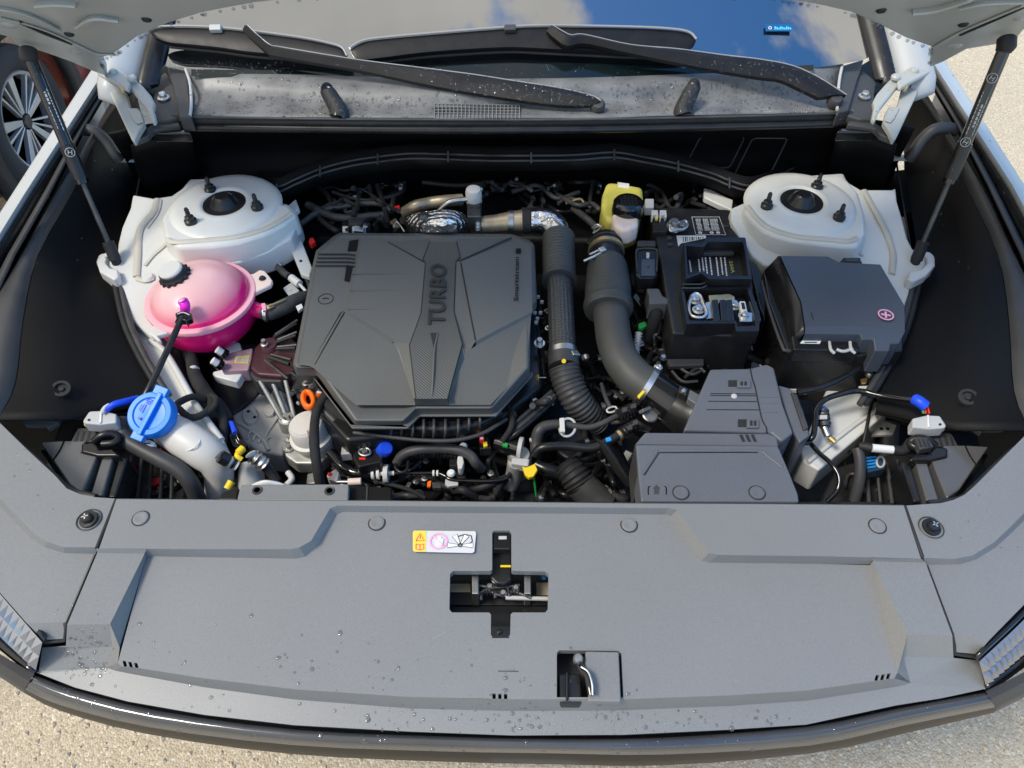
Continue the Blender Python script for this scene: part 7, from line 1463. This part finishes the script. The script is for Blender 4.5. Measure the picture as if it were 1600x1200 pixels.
# ================================================================ small looms and fittings crowding the gaps around the engine
def cluster(name, label, cat, box_, z0, z1, n, seed, rr=(.0025, .006), clips=6, cols=('satin_black', 'rubber', 'grey_rubber', 'tape_cloth'), lugs=('trim_grey', 'steel', 'black_plastic', 'bright_zinc')):
    rnd = random.Random(seed); x0, y0, x1, y1 = box_
    t = thing(name, label, cat, U((x0 + x1) / 2, (y0 + y1) / 2, (z0 + z1) / 2))
    for i in range(n):
        a = rnd.uniform(0, 6.28); cx, cy = rnd.uniform(x0, x1), rnd.uniform(y0, y1); w = rnd.uniform(.25, .6) * max(x1 - x0, y1 - y0); z = rnd.uniform(z0, z1); P = []
        for k in range(5):
            f = (k / 4 - .5) * w; x = min(max(cx + f * math.cos(a) + rnd.uniform(-8, 8), x0), x1); y = min(max(cy + f * math.sin(a) * .8 + rnd.uniform(-8, 8), y0), y1); P.append((x, y, z + rnd.uniform(-.02, .015)))
        tube('cable', P, rnd.uniform(*rr), G[rnd.choice(cols)], t, n=5, seg=8)
        if rnd.random() < .6:
            k = rnd.randrange(1, 4); p = pv(P[k], 0); r = rnd.uniform(.0055, .009)
            tube('cable_clip', [p - Vector((.003, 0, 0)), p + Vector((.004, .002, 0))], r, G[rnd.choice(lugs)], t, world=True, n=1, seg=10)
    for i in range(clips):
        x, y = rnd.uniform(x0, x1), rnd.uniform(y0, y1); s_ = rnd.uniform(.006, .014); p = U(x, y, rnd.uniform(z0, z1))
        box('fitting', p, (s_, s_ * rnd.uniform(.6, 1.6), s_ * .8), G[rnd.choice(lugs)], t, rot=(rnd.uniform(-.4, .4), rnd.uniform(-.4, .4), rnd.uniform(0, 3)), bev=.001)
        if i % 2: lathe('small_bolt', [(.0, .006), (.003, .006), (.0035, .002), (.006, .0015), (.006, 0)], p + Vector((.012, .006, .004)), G[rnd.choice(('steel', 'bright_zinc'))], t, seg=8, ang=20)
cluster('cable_cluster', 'tangle of black cables and small clips behind the left of the engine cover', 'cables', (475, 290, 625, 360), .86, .92, 16, 21, lugs=('trim_grey', 'steel', 'black_plastic', 'black_plastic'))
cluster('cable_cluster', 'tangle of dark pipes behind the oil line cap and silver elbow', 'cables', (750, 285, 935, 330), .86, .92, 12, 22, lugs=('trim_grey', 'black_plastic', 'steel'))
cluster('cable_cluster', 'narrow tangle of cables between engine cover and charge hose', 'cables', (832, 490, 858, 640), .80, .86, 10, 23, clips=8)
cluster('cable_cluster', 'tangle of pipes and clips below the bend of the intake hose', 'cables', (905, 560, 985, 660), .74, .80, 16, 24)
cluster('cable_cluster', 'tangle of hoses and brackets in front of the intake manifold', 'cables', (520, 700, 800, 778), .73, .79, 34, 25, rr=(.003, .008), clips=16)
cluster('cable_cluster', 'cables hanging between the grooved hose bulge and the battery', 'cables', (988, 430, 1045, 590), .80, .86, 16, 26, clips=8)
cluster('cable_cluster', 'cables and clips below the air flow meter beside the duct cover', 'cables', (840, 670, 985, 780), .72, .78, 20, 27, rr=(.003, .008), clips=8)
cluster('cable_cluster', 'dark cables and fittings under the battery tray foot', 'cables', (1040, 540, 1200, 580), .80, .86, 14, 28, clips=7, lugs=('trim_grey', 'black_plastic', 'steel'))
cluster('cable_cluster', 'dark cables in front of the fuse box base', 'cables', (1210, 550, 1370, 610), .78, .83, 14, 29, clips=6, lugs=('trim_grey', 'black_plastic', 'steel'))
cluster('cable_cluster', 'dark cables under the left lamp housing and drain hose', 'cables', (205, 700, 335, 778), .76, .82, 16, 30, clips=6, lugs=('trim_grey', 'black_plastic', 'red_plastic'))
cluster('cable_cluster', 'dark cables beside the right lamp housing ribs', 'cables', (1320, 690, 1410, 778), .76, .82, 12, 31, clips=5, lugs=('trim_grey', 'black_plastic', 'steel'))
cluster('cable_cluster', 'dark cables between orange dipstick and engine mount', 'cables', (456, 580, 510, 640), .82, .86, 12, 32, clips=7)
cluster('cable_cluster', 'dark pipes right of the brake reservoir behind the battery', 'cables', (1010, 290, 1150, 330), .86, .91, 9, 33, clips=4, lugs=('trim_grey', 'black_plastic'))
# ================================================================ rain drops left on the panels
bpy.context.view_layer.update()
DG = bpy.context.evaluated_depsgraph_get()
def drops(label_name, polys, n, rmin, rmax, seed, flat=.55, streak=0., on=None):
    rnd = random.Random(seed); ps = []; tries = 0
    while len(ps) < n and tries < n * 6:
        tries += 1
        x0, y0, x1, y1 = rnd.choice(polys)
        px, py = rnd.uniform(x0, x1), rnd.uniform(y0, y1)
        d = ray(px, py).normalized(); hit, p, nn, _, ob, _ = SC.ray_cast(DG, CP, d)
        if not hit or ob.name.split('.')[0] == 'ground': continue
        if on and ob.name.split('.')[0] not in on: continue
        if nn.dot(d) > 0: nn = -nn
        r = rnd.uniform(0, 1) ** 2 * (rmax - rmin) + rmin
        t = nn.cross(Vector((1, .2, .1))).normalized(); b = nn.cross(t)
        sx, sy = rnd.uniform(.75, 1.3), rnd.uniform(.75, 1.3); down = Vector((0, 0, -1)); down = down - nn * down.dot(nn)
        vs = []; K = 8
        for h, q in ((-.15, 1.0), (.35, .86), (.7, .5)):
            for k in range(K):
                a = 2 * math.pi * k / K; wob = 1 + rnd.uniform(-.14, .14)
                o = (t * math.cos(a) * sx + b * math.sin(a) * sy) * r * q * wob
                if streak and rnd.random() < .5 and o.dot(down) > 0: o += down * r * streak
                vs.append(p + o + nn * r * flat * h)
        vs.append(p + nn * r * flat * .82)
        fs = [[j * K + k, j * K + (k + 1) % K, (j + 1) * K + (k + 1) % K, (j + 1) * K + k] for j in range(2) for k in range(K)] + [[2 * K + k, 2 * K + (k + 1) % K, 3 * K] for k in range(K)] + [list(range(K))[::-1]]
        ps.append((vs, fs))
    if ps: tag(joined(label_name, ps, G['water'], None, ang=80), kind='stuff')
drops('rain_drops', [(300, 118, 900, 186), (860, 110, 1310, 180), (300, 150, 660, 186), (960, 130, 1300, 178)], 1400, .0008, .0036, 1, streak=.6, on=('tray', 'tray_end', 'cowl_buffer'))
drops('rain_drops', [(450, 98, 930, 188), (1040, 95, 1300, 176), (700, 130, 930, 188)], 520, .0008, .0028, 2, on=('arm', 'arm_edge', 'blade'))
drops('rain_drops', [(80, 1010, 1000, 1150), (560, 1100, 1000, 1152), (100, 980, 180, 1060), (800, 1110, 1250, 1150)], 420, .0006, .0030, 3, flat=.4)
drops('rain_drops', [(380, 980, 700, 1080), (200, 960, 420, 1060), (780, 1030, 830, 1080)], 34, .001, .0038, 4, flat=.35)
drops('rain_drops', [(0, 100, 180, 420), (1440, 100, 1600, 420), (236, 100, 300, 190), (1310, 90, 1400, 200)], 200, .001, .003, 5)
drops('rain_drops', [(0, 690, 160, 800), (1500, 690, 1600, 860), (40, 930, 180, 1010)], 40, .0008, .0022, 6, flat=.35)
drops('rain_drops', [(300, 95, 460, 120), (560, 100, 1000, 132)], 220, .0008, .0022, 7, on=('windscreen', 'printed_border'))
drops('rain_drops', [(60, 1060, 1540, 1180)], 90, .001, .004, 8, flat=.3, on=('bumper_lip',))
